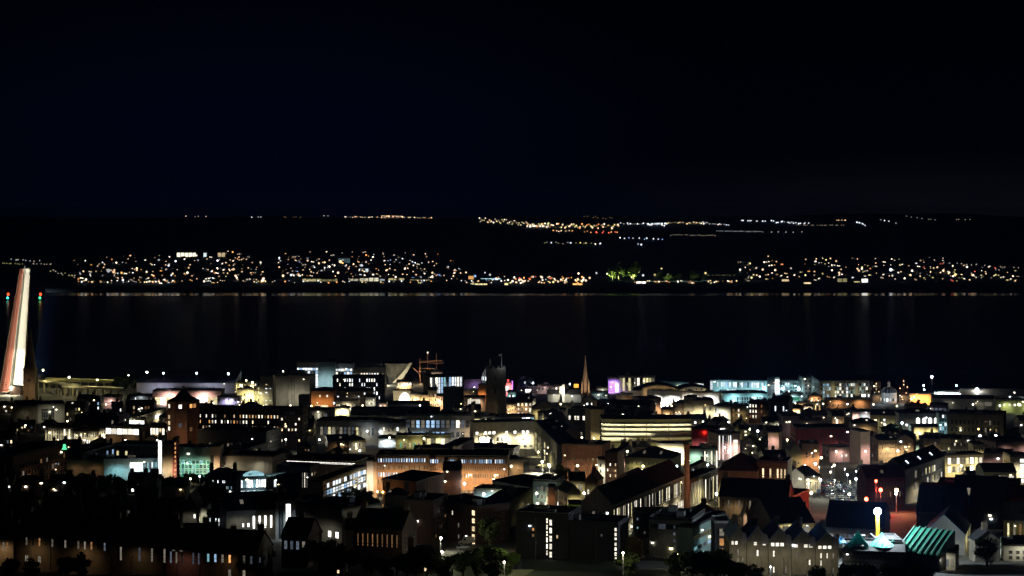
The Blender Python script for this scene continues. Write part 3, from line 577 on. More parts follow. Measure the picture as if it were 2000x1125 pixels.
# arched hall
B('grey hall with four glowing arched windows','arched_hall','hall',(1756,807),(1832,807),850,18,'gr','hip','s',2.5,lit=[('n',.12,2)])
B('glass stair tower right of the arched hall','stair_tower','building',(1833,807),(1850,807),852,12,'te','flat','f',win=[('f',.1,.95,.1,.95,3,5,'35TCK',.8,.8)],lit=[('t',.2,1)])
B('small pale penthouse above the arched hall','plant_room','building',(1771,792),(1811,792),835,10,'cn','flat','f',lit=[('n',.2,1)])
B('mauve low block with three violet windows','office','building',(1816,790),(1850,792),828,10,'lv','flat','f',win=[('f',.0,.98,.4,.9,4,1,'FKKK',.8,.8)],lit=[('v',.1,1)])
B('yellow lit single storey shops below the arched hall','shop','shop',(1780,833),(1832,833),858,8,'cr','gabx','s',1.2,win=[('f',.05,.95,.1,.7,5,1,'YNFYN')],lit=[('y',.7,2)])
B('dim brown factory right of the arched hall','factory','building',(1850,808),(1960,813),858,26,'ol','flat','f',win=[('f',.05,.95,.3,.85,12,2,'5FY')],lit=[('y',.07,2)])
B('dim terrace with a pale top band behind the factory','terrace','building',(1875,818),(1918,820),852,10,'gr','flat','f',lit=[('n',.1,1)])
B('brown stone tenement with a curved gable','tenement','building',(1716,860),(1752,858),902,14,'st','gabx','s',2,2,win=[('f',.02,.98,.1,.95,7,4,'25WNd',.5,.55)],lit=[('m',.65,2)])
B('rounded gable end of the brown stone tenement','tenement','building',(1752,858),(1784,862),902,14,'br','gaby','s',3,win=[('f',.1,.9,.1,.9,4,4,'18WEd',.5,.55)],lit=[('m',.45,1)])
B('pale green steel shed beside the curved gable','shed','building',(1785,868),(1805,866),896,12,'te','flat','p',win=[('f',0,1,.1,.9,3,1,'.')],lit=[('n',.4,1)])
B('brown apartment terrace with ladder like rows of windows','apartment_block','apartments',(1806,858),(1836,858),902,16,'st','flat','f',win=[('f',.03,.98,.1,.92,5,4,'25NFd')],lit=[('m',.3,1)])
B('taller brown apartment terrace with boxed dark windows','apartment_block','apartments',(1836,857),(1900,861),912,18,'st','flat','f',win=[('f',.03,.98,.08,.92,10,5,'14NFY')],lit=[('n',.35,2)])
B('bright windowed block at the end of the apartment terrace','apartment_block','apartments',(1900,868),(1922,868),916,12,'cr','flat','f',win=[('f',.05,.95,.05,.9,4,4,'65NYZ',.7,.7)],lit=[('y',.5,1)])
B('mauve slab roofed block at the right edge','office','building',(1945,864),(2020,860),900,24,'pk','flat','f',win=[('f',.0,.2,.2,.9,1,1,'d')],lit=[('p',.25,2)])
B('mauve lower block under the mauve slab roof','office','building',(1921,885),(1975,892),930,18,'pk','flat','f',lit=[('p',.2,2)])
B('pale tenement end with bright stair windows at the right edge','tenement','building',(1973,892),(2010,892),946,14,'cr','flat','f',win=[('f',.45,.85,.1,.95,1,5,'Z',.7,.75)],lit=[('n',.5,1)])
# ================= octagonal tower etc. handled separately =================
B('black hall right of the octagonal brick tower','hall','building',(386,842),(520,846),884,26,'dk','flat','f',win=[('f',.1,.95,.15,.6,16,1,'x30F')])
B('grey stone bend of the old mill wall','mill','building',(476,882),(520,866),900,16,'cn','flat','f',lit=[('n',.22,1)])
B('long dim grey wall with faint bright patches','mill','building',(428,890),(532,893),930,20,'cn','flat','f',lit=[('n',.25,3)])
B('brown house with a glowing orange doorway','house','house',(640,861),(682,860),888,14,'br','gabx','s',3,1,win=[('f',.6,.95,.1,.8,2,1,'EE')],lit=[('m',.15,1)])
B('cream house with four tall lit windows','house','house',(682,860),(714,852),884,14,'cr','hip','s',3,1,win=[('f',.1,.95,.2,.85,4,1,'FNFF',.5,.8)],lit=[('n',.25,1)])
B('white lit shop front with bright globe lamps','shop','shop',(720,840),(740,840),865,8,'wh','flat','f',win=[('f',.05,.95,.1,.9,2,1,'Z')],lit=[('c',.9,1)])
B('white panelled low block','retail_block','building',(739,856),(773,856),874,12,'wh','flat','f',lit=[('c',.5,1)])
B('green lit bus station with a pale rim','bus_station','building',(773,852),(828,852),882,14,'ol','flat','p',win=[('f',.1,.9,.2,.7,5,1,'GFY')],lit=[('y',.35,2)])
B('yellow lit forecourt building below the blue windowed office','retail_block','building',(800,851),(880,851),880,8,'ol','flat','p',win=[('f',.3,.98,.2,.9,6,1,'YYFYNF',.9,.8)],lit=[('y',.7,2)])
# ================= third band =================
B('dark red brick college with a green sign','college','building',(25,893),(133,868),945,22,'bk','flat','f',win=[('f',.1,.95,.1,.8,16,3,'14FE')],lit=[('m',.06,2)])
B('low bronze fascia block left of the teal lit college','college','building',(130,899),(206,900),940,16,'br','flat','f',lit=[('m',.12,2)])
B('blue lit glass link roof sloping to the college','college','college',(168,885),(224,870),930,16,'dk','flat','n',win=[('f',.1,.98,.5,.9,9,1,'x55CB',.6,.9)],lit=[('c',.25,2)])
B('long upper storey with pale columns and white windows','college','college',(224,870),(312,872),932,18,'dk','flat','b',win=[('f',.02,.98,.55,.88,10,1,'YdYddddddd',.6,.8),('f',.4,.98,.05,.45,8,1,'CdCCCZCC',.85,.8)],lit=[('c',.3,2)])
B('teal lit curved college front with a brilliant sign','college','college',(203,899),(312,897),942,14,'te','flat','b',win=[('f',.0,.45,.1,.9,8,1,'.'),('f',.46,.7,.5,.92,1,1,'Z',.98,.9),('f',.7,.99,.05,.92,8,1,'TKTKCT',.85,.95)],lit=[('t',.35,2),('c',.2,1)])
B('stair tower with a white ladder of windows','stair_tower','college',(308,857),(317,857),944,8,'gr','flat','f',units=False,win=[('f',.05,.95,.1,.97,1,5,'Z',.9,.94)],lit=[('c',.15,1)])
B('brown concrete slab right of the white stair window','slab_tower','college',(317,868),(337,868),946,10,'br','flat','f',units=False,lit=[('n',.4,1)])
B('thin red lit slab with glowing panels','slab_tower','college',(337,858),(345,858),946,8,'rd','flat','f',units=False,win=[('f',.4,.95,.1,.95,1,9,'O',.7,.6)],lit=[('m',.3,1)])
B('green lit glass office with a teal fascia','office','office block',(345,877),(412,877),932,16,'te','flat','t',win=[('f',.02,.98,.05,.65,9,4,'50GT',.85,.85)],lit=[('g',.45,2)])
B('brown framed slab at the end of the green office','office','office block',(410,873),(429,873),932,14,'pk','flat','f',units=False,win=[('f',.05,.45,.1,.8,1,1,'d',.9,.9)],lit=[('m',.35,1)])
B('black lecture hall roof edged by a white light strip','lecture_hall','university',(556,899),(696,905),950,26,'dk','flat','f',win=[('f',.02,.99,.93,.995,1,1,'Z',.99,.95),('f',.3,.45,.4,.9,2,1,'F')])  # topmost lit pane stands in for the roof edge light strip
B('slanting glass laboratory with four lit floors','laboratory','university',(631,941),(715,911),985,6,'cr','flat','f',win=[('f',.01,.99,.06,.94,15,4,'88CCBCK',.82,.75)],lit=[('c',.2,2)])
B('pale stair slab at the end of the laboratory','laboratory','university',(716,901),(729,901),972,12,'pk','flat','f',units=False,lit=[('n',.65,1,10,9)])
B('orange brick return beside the pale stair slab','laboratory','university',(729,902),(736,901),972,12,'ob','flat','f',units=False,lit=[('m',.4,1)])
B('four storey orange brick office with rows of blue white windows','office_block','office block',(735,892),(838,892),960,22,'ob','flat','f',win=[('f',.02,.99,.84,.97,20,1,'90CBB',.6,.8),('f',.02,.99,.64,.78,20,1,'FFdFdFdFdd',.5,.75),('f',.02,.99,.46,.6,20,1,'92CCB',.6,.8),('f',.02,.99,.28,.42,20,1,'dFdd',.45,.75)],lit=[('m',.55,3,14)])
B('long orange brick office range with arched dark windows','office_block','office block',(838,892.5),(992,893),958,24,'ob','flat','f',win=[('f',.01,.97,.82,.95,34,1,'92BCK',.62,.85),('f',.01,.97,.62,.76,34,1,'d',.5,.75),('f',.01,.97,.42,.56,32,1,'10Nd',.5,.75)],lit=[('m',.55,5,14)])
B('brown corner return of the orange brick range','office_block','office block',(992,899),(1022,892),940,14,'br','flat','f',units=False,lit=[('m',.35,1)])
B('dark ribbed upper storey of the brick range','office_block','office block',(928,876),(1002,878),925,16,'dk','flat','f',win=[('f',.02,.98,.3,.8,24,1,'K')],lit=[('c',.05,1)])
B('brown plant block on the brick range','plant_room','building',(824,876),(874,880),935,14,'ob','flat','f',lit=[('m',.25,2)])
B('white striped return wall of the brown plant block','plant_room','building',(874,882),(926,857),932,8,'gp','flat','f',units=False,lit=[('c',.12,2)])
B('black crumbly gable between two brick ranges','warehouse','building',(812,942),(868,925),985,16,'db','mono','s',1,win=[],lit=[('m',.03,1)])
B('dark brown chimney stack house','house','house',(866,918),(900,918),975,12,'bk','gabx','s',3,2,lit=[('m',.1,1)])
# laboratory round
B('cyan lit glass restaurant block','restaurant','university',(470,934),(520,932),975,14,'dk','flat','f',win=[('f',.0,.99,.55,.95,10,1,'CTCZCTZCCZ',.9,.85),('f',.0,.99,.1,.5,12,1,'60CZT',.8,.8)],lit=[('t',.5,1)])
B('glass pavilion with a long lit window','pavilion','university',(534,933),(566,932),956,10,'dk','flat','b',win=[('f',.02,.98,.25,.9,3,1,'CCB',.95,.9)],lit=[('c',.2,1)])
B('small glass pavilion beside the laboratory','pavilion','university',(605,935),(626,935),958,8,'dk','flat','b',win=[('f',.02,.98,.2,.9,3,1,'ZCC',.95,.9)])
B('dark sheds with scattered cyan lights','workshop','university',(400,930),(468,932),968,16,'dk','flat','f',win=[('f',.02,.98,.1,.9,20,3,'38CBTK',.6,.5)])
B('black library with one glowing stair','library','university',(540,912),(605,914),962,14,'dk','flat','f',win=[('f',.75,.95,.2,.9,3,1,'FNF',.5,.8)])
# low white teaching buildings
B('white roofed teaching block with a grey triangular gable','school','school',(962,938),(1040,953),990,18,'wh','hip','s',3,win=[('f',.2,.35,.3,.6,1,1,'N')],lit=[('t',.25,1),('n',.3,2)])
B('low white canopy with a floodlight beneath','school','school',(925,956),(992,960),1002,12,'wh','flat','p',win=[('f',.2,.6,.15,.55,5,1,'CKNC',.85,.8)],lit=[('t',.5,1,7)])
B('black hall with four uplit buttresses','sports_hall','school',(998,982),(1040,957),1030,11,'cr','flat','s',win=[('f',.02,.98,.0,1,4,1,'.')],lit=[('y',.15,1)])
B('green glass fronted block behind the brown slab','school','school',(1041,940),(1085,942),1000,14,'te','flat','f',win=[('f',.1,.9,.05,.4,4,1,'NFNF',.85,.9),('f',.1,.9,.45,.9,4,2,'KF')],lit=[('n',.3,1)])
B('plain brown slab tower beside the green glass','slab_tower','tower',(1071,952),(1084,952),1010,6,'bk','flat','f',units=False,lit=[('m',.18,1)])
B('curved cream house with a bright ground floor','house','house',(1084,962),(1108,960),1006,12,'cr','flat','p',win=[('f',.1,.9,.35,.7,2,1,'ZN')],lit=[('n',.8,1)])
B('cream gabled house right of the curved one','house','house',(1108,962),(1134,957),1012,12,'cr','gaby','s',3,win=[('f',.35,.7,.2,.7,1,1,'F')],lit=[('y',.55,1)])
B('lime green wall with a white window','house','house',(1111,985),(1135,985),1024,8,'lm','flat','f',win=[('f',.15,.65,.35,.65,1,1,'Z',.7,.9)],lit=[('l',.6,1)])
B('grey stone chimneyed house','house','house',(1143,938),(1167,940),985,10,'st','gaby','s',3,1,win=[('f',.1,.4,.4,.7,1,1,'N')],lit=[('y',.15,1)])
B('cream dormered house with two pale dormers','house','house',(1112,938),(1142,938),975,10,'cr','gabx','s',3,1,win=[('f',.1,.9,.4,.9,2,1,'F',.7,.7)],lit=[('y',.35,1)])
# mills
B('long stone jute mill with two storeys of narrow lit windows','mill','mill',(1196,986),(1336,929),1046,12,'st','gabx','s',6,win=[('l',.08,.95,.62,.86,4,1,'dFdZ',.45,.9),('l',.08,.95,.25,.5,4,1,'KdFZ',.4,.6),('f',.01,.99,.55,.92,48,1,'72NNYF',.5,.85),('f',.01,.99,.1,.47,48,1,'80NYNF',.5,.85)],lit=[('n',.75,9,6)])
B('upper clerestory range of the long jute mill','mill','mill',(1252,950),(1278,938),1003,14,'bk','gabx','s',5,win=[('f',.05,.95,.72,.95,7,1,'N')],lit=[('m',.25,1)])
B('side wing of the right mill with tall pale bays','mill','mill',(1348,938),(1403,918),988,8,'st','flat','s',units=False,win=[('f',.02,.45,.05,.92,5,1,'FF',.7,.95),('f',.5,.98,.1,.9,7,1,'45YNFd',.5,.9)],lit=[('y',1.1,2,7)])
B('right mill front under a broad black slate roof','mill','mill',(1403,919),(1478,921),988,26,'st','hip','s',6,win=[('f',.05,.9,.66,.84,7,1,'FYFFFYF',.35,.8),('f',.05,.9,.1,.55,7,2,'20Fd')],lit=[('y',.7,2)])
B('mill stair block with ten bright windows','mill','mill',(1478,903),(1538,905),985,16,'st','flat','s',win=[('f',.15,.98,.66,.88,7,1,'W.W.WWW',.6,.95),('f',.15,.98,.38,.62,7,1,'C.B.CCC',.6,.95)],lit=[('m',.15,2)])
B('grey gabled annexe right of the mill stair block','mill','mill',(1538,928),(1570,928),972,12,'gr','gaby','s',3,lit=[('n',.12,1)])
B('low lit shop row at the car park edge','shop','shop',(1570,930),(1602,926),962,14,'cr','hip','s',4,win=[('f',.02,.98,.1,.8,9,1,'50FN')],lit=[('n',.45,1)])
B('three storey brown stone mill under a long black roof','mill','mill',(1405,968),(1538,977),1022,14,'st','gabx','s',6,2,win=[('f',.02,.97,.6,.9,12,1,'dFdF',.35,.85),('f',.02,.97,.12,.45,12,1,'25Fd',.35,.85)],lit=[('m',.3,4)])
B('brown brick return of the three storey mill','mill','mill',(1538,977),(1580,958),1022,12,'bk','flat','s',units=False,win=[('f',.1,.9,.3,.8,4,1,'d')],lit=[('y',.2,1)])
B('small pink gabled house before the brown mill','house','house',(1452,1008),(1466,1008),1030,8,'pk','gaby','s',4,lit=[('m',.25,1)])
B('small pale gabled house beside the pink one','house','house',(1467,1008),(1480,1008),1030,8,'pk','gaby','s',4,win=[('f',.1,.9,.1,.9,2,1,'F')],lit=[('n',.3,1)])
# red lit mill
m1,L_,h_=B('old brick mill glowing red behind the signal lights','mill','mill',(1692,934),(1768,925),990,9,'db','gabx','s',4.5,units=False,win=[('f',.02,.98,.3,.9,12,2,'12ENFd',.35,.6)],lit=[('m',.1,1)])
for i in range(3): k_=MB(); x=-L_*.3+L_*.3*i; k_.prism([(x,1.6,h_+1.3),(x+1.3,1.6,h_+1.3),(x+1.3,2.9,h_+2.35),(x,2.9,h_+2.35)],[(x,1.5,h_+1.55),(x+1.3,1.5,h_+1.55),(x+1.3,2.8,h_+2.65),(x,2.8,h_+2.65)]); k_.build('skylight',PANE['C'],m1)
m1,L_,h_=B('grey stone mill range right of the red glowing one','mill','mill',(1768,917),(1845,890),985,11,'st','gabx','s',4.5,units=False,win=[('f',.02,.3,.1,.95,3,3,'..F'),('f',.4,.98,.45,.9,13,2,'45NYF',.5,.7)],lit=[('n',.5,3)])
for i in range(3): k_=MB(); x=-L_*.35+L_*.3*i; k_.prism([(x,1.6,h_+1.4),(x+1.3,1.6,h_+1.4),(x+1.3,2.9,h_+2.5),(x,2.9,h_+2.5)],[(x,1.5,h_+1.65),(x+1.3,1.5,h_+1.65),(x+1.3,2.8,h_+2.8),(x,2.8,h_+2.8)]); k_.build('skylight',PANE['C'],m1)
B('brilliantly lit corner flats with balconies','apartment_block','apartments',(1846,890),(1921,888),940,12,'cr','flat','f',win=[('f',.05,.98,.35,.95,8,2,'NFNFYZYN',.8,.8)],lit=[('y',.6,2)])
B('low modern clinic with pale bays','clinic','building',(1832,944),(1885,946),985,16,'cr','flat','f',win=[('f',.2,.98,.3,.8,9,1,'YFYFNd')],lit=[('y',.2,2)])
B('long clinic wing with white walls and one lit door','clinic','building',(1885,943),(1990,950),985,18,'wh','flat','f',win=[('f',.05,.95,.2,.8,14,1,'.FYNd.dZ.Fd.d',.7,.8)],lit=[('n',.25,3)])
B('glazed clinic gable with a pale sloping roof edge','clinic','building',(1922,922),(1985,922),968,16,'ol','gabx','s',3,win=[('f',.1,.95,.3,.9,4,1,'FN',.8,.9)],lit=[('n',.25,1)])
# foreground hospital
B('grey school wing with four tall white windows','school','school',(442,998),(538,988),1048,18,'gr','gabx','s',5,win=[('f',.18,.5,.3,.7,3,1,'.ZZ',.4,.35),('f',.5,.97,.32,.85,4,1,'Z',.45,.8),('f',.1,.9,.9,.98,4,1,'.')],lit=[('n',.10,2)])
B('tall school core with a white stair window','school','school',(538,979),(578,979),1055,18,'cn','flat','f',win=[('f',.1,.45,.1,.92,1,1,'d',.8,.98),('f',.5,.76,.05,.95,1,2,'Z',.95,.95),('f',.85,.99,.4,.9,1,1,'K')],lit=[('c',.22,1)])
B('grey school wing with stepped small windows','school','school',(578,983),(668,997),1062,18,'gr','flat','f',win=[('f',.02,.95,.5,.75,6,1,'C.C...',.5,.6),('f',.02,.98,.3,.55,6,1,'C.C.ZZ',.45,.6)],lit=[('n',.09,2)])
B('dark gabled house with a pale right wall','house','house',(357,992),(385,992),1040,14,'gr','gaby','s',5,win=[('f',.7,.95,.5,.9,1,1,'Z',.5,.4)],lit=[('n',.05,1)])
B('white edged wall beside the dark gable','house','house',(386,990),(404,990),1036,10,'wh','flat','s',win=[],lit=[('n',.15,1)])
B('black library block with three white slits','library','library',(404,1000),(440,1002),1040,16,'dk','flat','f',win=[('f',.1,.9,.4,.8,5,1,'x40C',.2,.8)])
B('brown tenement terrace with dormers at the lower left','tenement','tenement',(30,1039),(215,1052),1112,12,'br','gabx','s',5,2,win=[('f',.02,.98,.62,.96,14,1,'.FdEdFdFdFFEdK',.35,.6),('f',.02,.98,.2,.5,14,1,'x10F')],lit=[('m',.09,3)])
B('brown house at the far lower left edge','tenement','tenement',(-12,1050),(26,1050),1105,14,'br','gabx','s',5,1,win=[('f',.4,.8,.5,.95,2,1,'FE',.6,.6)],lit=[('m',.15,1)])
B('dim terrace with a lit bay beside a yellow porch','tenement','tenement',(216,1056),(330,1066),1118,14,'br','gabx','s',6,2,win=[('f',.02,.98,.4,.9,9,1,'.F..K.FdF',.4,.8)],lit=[('m',.04,1)])
B('brick villa with blue grey windows','villa','villa',(325,1068),(398,1074),1125,12,'bk','gabx','s',4.5,2,win=[('f',.05,.95,.45,.92,6,1,'KFd.KK',.4,.8),('f',.1,.5,.85,.95,2,1,'F')],lit=[('p',.05,1)])
B('villa terrace with blue and orange windows','villa','villa',(398,1072),(500,1079),1128,12,'br','gabx','s',5,2,win=[('f',.02,.98,.5,.95,7,1,'TBFO.FK',.4,.6),('f',.02,.98,.1,.45,7,1,'...F.F.',.5,.7)],lit=[('m',.03,1)])
B('dark villa with a row of four dim windows','villa','villa',(550,1048),(600,1052),1108,12,'db','gabx','s',5,1,win=[('f',.05,.98,.6,.92,4,1,'KKKF',.6,.85)],lit=[])
B('dark brown tower house left of the park','villa','villa',(788,978),(846,982),1062,16,'db','flat','f',win=[('f',.1,.9,.3,.6,3,1,'x20E')],lit=[('m',.03,1)])
B('unlit brick school with pink slit windows','villa','villa',(690,1030),(785,1036),1100,14,'db','gabx','s',5,2,win=[('f',.05,.95,.5,.9,9,1,'x45E',.25,.8)])
B('dark flats with one column of warm windows by the park','flats','apartments',(846,975),(932,992),1052,14,'db','flat','f',win=[('f',.86,.98,.02,.96,1,5,'W',.6,.7),('f',.1,.8,.1,.9,5,3,'x15FN',.2,.4)],lit=[('m',.03,1)])
B('black flats with a white ladder stair window','flats','apartments',(1008,1003),(1110,1008),1090,16,'dk','flat','f',win=[('f',.3,.36,.5,.75,1,2,'OE',.8,.5),('f',.57,.62,.15,.95,1,6,'N',.7,.8),('f',.63,.7,.1,.93,1,5,'N',.85,.8),('f',.76,.82,.5,.62,1,1,'W')],lit=[('n',.03,1)])
B('long black flats right of the ladder stair window','flats','apartments',(1080,1018),(1207,1026),1092,14,'dk','flat','f',win=[('f',.1,.9,.3,.8,8,3,'x12FN',.3,.4),('f',.94,.99,.1,.93,1,7,'N',.8,.75)],lit=[])
B('magenta panelled gable behind the black flats','flats','apartments',(1094,1012),(1107,1003),1045,6,'rd','flat','f',units=False,lit=[('v',.2,1)])
# grey modern block
B('striped grey office block with a dark left face','office_block','office block',(1268,1014),(1350,1024),1085,22,'gr','flat','f',win=[('f',.02,.98,.75,.93,5,1,'dKd',.9,.8),('f',.56,.64,.25,.92,1,4,'K',.8,.5)],lit=[('n',.03,1)])
B('teal lit striped return of the grey office block','office_block','office block',(1352,1032),(1417,1002),1092,5,'te','flat','f',win=[('f',.02,.98,.62,.8,4,1,'d',.96,.7),('f',.02,.98,.35,.52,7,1,'TdKBKTN',.7,.7),('f',.02,.98,.08,.25,6,1,'d')],lit=[('t',.16,2),('n',.1,1)])
B('black glass block behind the striped office','office_block','office block',(1240,1004),(1326,1004),1050,12,'dk','flat','f',win=[('f',.02,.98,.2,.9,12,4,'12FKT'),],lit=[])
B('small black tower with two orange windows','stair_tower','tower',(1396,1022),(1428,1022),1098,12,'dk','flat','p',units=False,win=[('f',.25,.6,.2,.9,1,3,'FOE',.9,.8)],lit=[('c',.04,1)])
# sheds lower right
B('curved white shed with an arched light','warehouse','building',(1512,1024),(1590,1020),1062,24,'cr','gabx','s',7,win=[],lit=[('y',.4,1,8)])
B('dark warehouse roof at the left of the flood lamp','warehouse','building',(1612,1028),(1722,1034),1068,24,'gp','gabx','s',7,win=[('f',.05,.95,.2,.8,8,1,'FdKK',.8,.8)],lit=[('n',.18,3)])
B('gabled grey shed with a white window band','warehouse','building',(1804,1040),(1884,1050),1082,22,'cn','gaby','b',6,win=[('f',.2,.5,.3,.55,1,1,'N',.9,.8)],lit=[('n',.16,2)])
B('pale lit yard office below the gabled shed','office','building',(1816,1078),(1866,1084),1112,12,'wh','flat','f',win=[('f',.1,.95,.2,.8,5,1,'KFK')],lit=[('n',.3,1)])
B('yellow lit barn at the lower right','barn','building',(1960,1015),(2030,1018),1062,16,'ol','gabx','s',5,win=[('f',.05,.9,.3,.95,5,1,'YFEFY',.4,.8)],lit=[('y',.1,1)])
B('black industrial hall with blue grey roof','industrial_hall','industrial hall',(1790,1000),(1880,1008),1048,26,'dk','gabx','b',8)
B('wide black industrial hall beyond','industrial_hall','industrial hall',(1860,985),(1960,990),1032,30,'dk','gabx','b',9)
B('long black shed behind the industrial halls','industrial_hall','industrial hall',(1800,968),(2030,975),1005,26,'dk','mono','f',2)
B('white terrace at the right edge with lit rails','terrace','building',(1960,1066),(2030,1068),1095,14,'wh','flat','f',win=[('f',.1,.9,.2,.8,4,2,'d')],lit=[('n',.35,1)])
# ================= sawtooth terrace in the foreground =================
for (x0, x1, e, bs, q, pat) in ((1425,1458,1051,1122,'leftmost','.Y.F'),(1459,1500,1053,1122,'second','F.YN'),(1501,1545,1055,1122,'third','NYdF'),(1546,1592,1058,1122,'fourth','Z.Nd'),(1593,1638,1061,1122,'rightmost','NFN.')):
    r_, L_, h_ = bld('%s of five gabled houses with blue roofs'%q,'gabled_house','house',(x0,e),(x1,e),bs,16,'st','gaby','b',3.4,1,
        win=[('f',.08,.92,.8,.97,4,1,'x60N',.85,.6),('f',.1,.9,.12,.75,3,3,'x28NFF',.3,.75)],lit=[('n',.17,1,9)])
    m = MB(); w_ = 1.6                # small dormer standing at the party wall
    m.prism([(L_/2-w_,-.4,h_-1.4),(L_/2,-.4,h_-1.4),(L_/2,-.4,h_+.9),(L_/2-w_/2,-.4,h_+1.9),(L_/2-w_,-.4,h_+.9)],
            [(L_/2-w_,3,h_-1.4),(L_/2,3,h_-1.4),(L_/2,3,h_+.9),(L_/2-w_/2,3,h_+1.9),(L_/2-w_,3,h_+.9)])
    m.build('dormer', WALL['gp'], r_)

# ================= black works with tent roofs and ribbed glasshouse =================
r_, L_, h_ = bld('black railed works building under the cyan tent roofs','works_building','building',(1645,1079),(1768,1083),1124,22,'dk','flat','f',
    win=[('f',.02,.95,.1,.9,14,4,'8FTK',.4,.3)],lit=[('c',.05,1)])
for zz in (.25,.5,.75,.92):
    m = MB(); m.box(-L_/2+.5, L_/2-.5, -.75, -.65, h_*zz, h_*zz+.14)
    for i in range(9): m.box(-L_/2+.5+(L_-1.1)*i/8, -L_/2+.6+(L_-1.1)*i/8, -.7, -.05, h_*zz-.01, h_*zz+.1)
    m.build('railing', METAL, r_)
TENT = surf('cyan_tent_fabric', (.16,.75,.68), rough=.7, var=.2, scale=.8); TENTB = surf('blue_tent_fabric', (.16,.33,.55), rough=.7, var=.2, scale=.8)
for t_ in (TENT, TENTB):        # thin cloth lets the lamps below shine through
    N_ = t_.node_tree.nodes; K_ = t_.node_tree.links; p_ = [n for n in N_ if n.type == 'BSDF_PRINCIPLED'][0]; o_ = [n for n in N_ if n.type == 'OUTPUT_MATERIAL'][0]
    tr = N_.new('ShaderNodeBsdfTranslucent'); mx = N_.new('ShaderNodeMixShader'); mx.inputs[0].default_value = .5
    K_.new(p_.inputs['Base Color'].links[0].from_socket, tr.inputs[0]); K_.new(p_.outputs[0], mx.inputs[1]); K_.new(tr.outputs[0], mx.inputs[2]); K_.new(mx.outputs[0], o_.inputs[0])
YT = Y_of_base(1124)
def tent(px, py_, wpx, hpx, Yq, m_, lab, zb=None):
    zb_ = H-(py_-HY)*Yq/F; w = wpx*Yq/F; hh = hpx*Yq/F
    root = empty('tent_roof', (X_of(px,Yq), Yq, zb_)); tag(root, lab, 'tent roof', 'tent roofs under the flood lamp')
    b = MB(); n = 8
    # four swept panels rising to a peak, edge cut in shallow curves
    ring = []
    for i in range(16):
        a = 2*math.pi*i/16; k = 1-.12*abs(math.sin(2*a)); cx = math.cos(a); sy = math.sin(a)
        q = max(abs(cx), abs(sy)); ring.append((cx/q*w/2*k, sy/q*w/2*k, .25*math.cos(4*a)))
    mid = [(x*.5, y*.5, hh*.45) for x, y, z in ring]; tip = [(x*.04, y*.04, hh) for x, y, z in ring]
    for P, Q in ((ring, mid), (mid, tip)):
        for i in range(16): j = (i+1) % 16; b.face([P[i],P[j],Q[j],Q[i]])
    lo = [(x,y,z-.12) for x,y,z in ring]
    for i in range(16): j = (i+1)%16; b.face([lo[i],lo[j],ring[j],ring[i]])
    o = b.build('canopy', m_, root)
    m = MB()
    for sx in (-1,1):
        for sy in (-1,1): m.tube((sx*w*.42, sy*w*.42, -2.2), (sx*w*.42, sy*w*.42, .1), .09, n=6)
    m.tube((0,0,-2.2),(0,0,hh+.2),.1,.06,6); m.build('pole', METAL, root)
    add_light(root, (.6,-.6,.5), (.8,1,1), 4500 if m_ is TENT else 700, .3)
tent(1676,1064,42,27,YT+9,TENT,'left of two bright cyan tent roofs near the flood lamp')
tent(1722,1066,46,26,YT+11,TENT,'right of two bright cyan tent roofs near the flood lamp')
tent(1612,1056,40,22,YT+22,TENTB,'blue tent roof left of the small pale blue one')
tent(1643,1062,24,16,YT+14,TENTB,'small pale blue tent roof between the blue and cyan ones')
tent(1745,1066,24,12,YT+16,TENT,'small cyan tent roof right of the two large ones')
# ribbed glasshouse
gr_ = empty('glasshouse', (X_of(1790,YT+14), YT+14, g(YT+14)), R(-38)); tag(gr_, 'green glasshouse with slanting ribbed roof beside the tents', 'glasshouse')
GG = surf('green_glazing', (.03,.2,.13), rough=.35, var=.4, scale=.5); RIB = surf('pale_green_rib', (.12,.26,.22), rough=.5, var=.2)
m = MB(); zt = H-(1044-HY)*(YT+14)/F-g(YT+14)
m.box(-7,7,0,12,-1,zt-5.7); m.build('wall', WALL['dk'], gr_); m=MB(); m.prism([(-7,0,zt-5.69),(7,0,zt-5.69),(7,12,zt-5.69),(-7,12,zt-5.69)],[(-7,0.2,zt-5.5),(7,.2,zt-5.5),(7,12,zt+.2),(-7,12,zt+.2)]); m.build('roof', GG, gr_)
for i in range(8):
    x = -6.6+13.2*i/7; m = MB(); m.prism([(x-.14,-.3,zt-5.55),(x+.14,-.3,zt-5.55),(x+.14,12.2,zt+.2),(x-.14,12.2,zt+.2)],[(x-.14,-.3,zt-5.2),(x+.14,-.3,zt-5.2),(x+.14,12.2,zt+.6),(x-.14,12.2,zt+.6)]); m.build('rib', RIB, gr_)
# scattered timber and sheets in the yard between tents and warehouse
for i in range(14):
    Yq = YT+24+rnd.uniform(0,12); x = X_of(rnd.uniform(1722,1762), Yq); m = MB(); w = rnd.uniform(.8,1.6); l = rnd.uniform(1.5,3.2)
    m.box(-l/2,l/2,-w/2,w/2,0,.5); m.box(-l/2+.1,l/2-.1,-w/2+.1,w/2-.1,.503,.9)
    zz = H-(rnd.uniform(1056,1064)-HY)*Yq/F
    o = m.build('roof_crate', WALL['wh'], None); o.location = (x, Yq, max(g(Yq), zz)); o.rotation_euler.z = rnd.uniform(0,3)
    tag(o, 'pale flat crate on the stacking deck behind the cyan tents', 'crate', 'pale crates behind the tents')
dk_, L_, h_ = bld('low stacking deck behind the cyan tent roofs','stacking_deck','building',(1718,1063),(1768,1063),1113,16,'cn','flat','f',units=False)

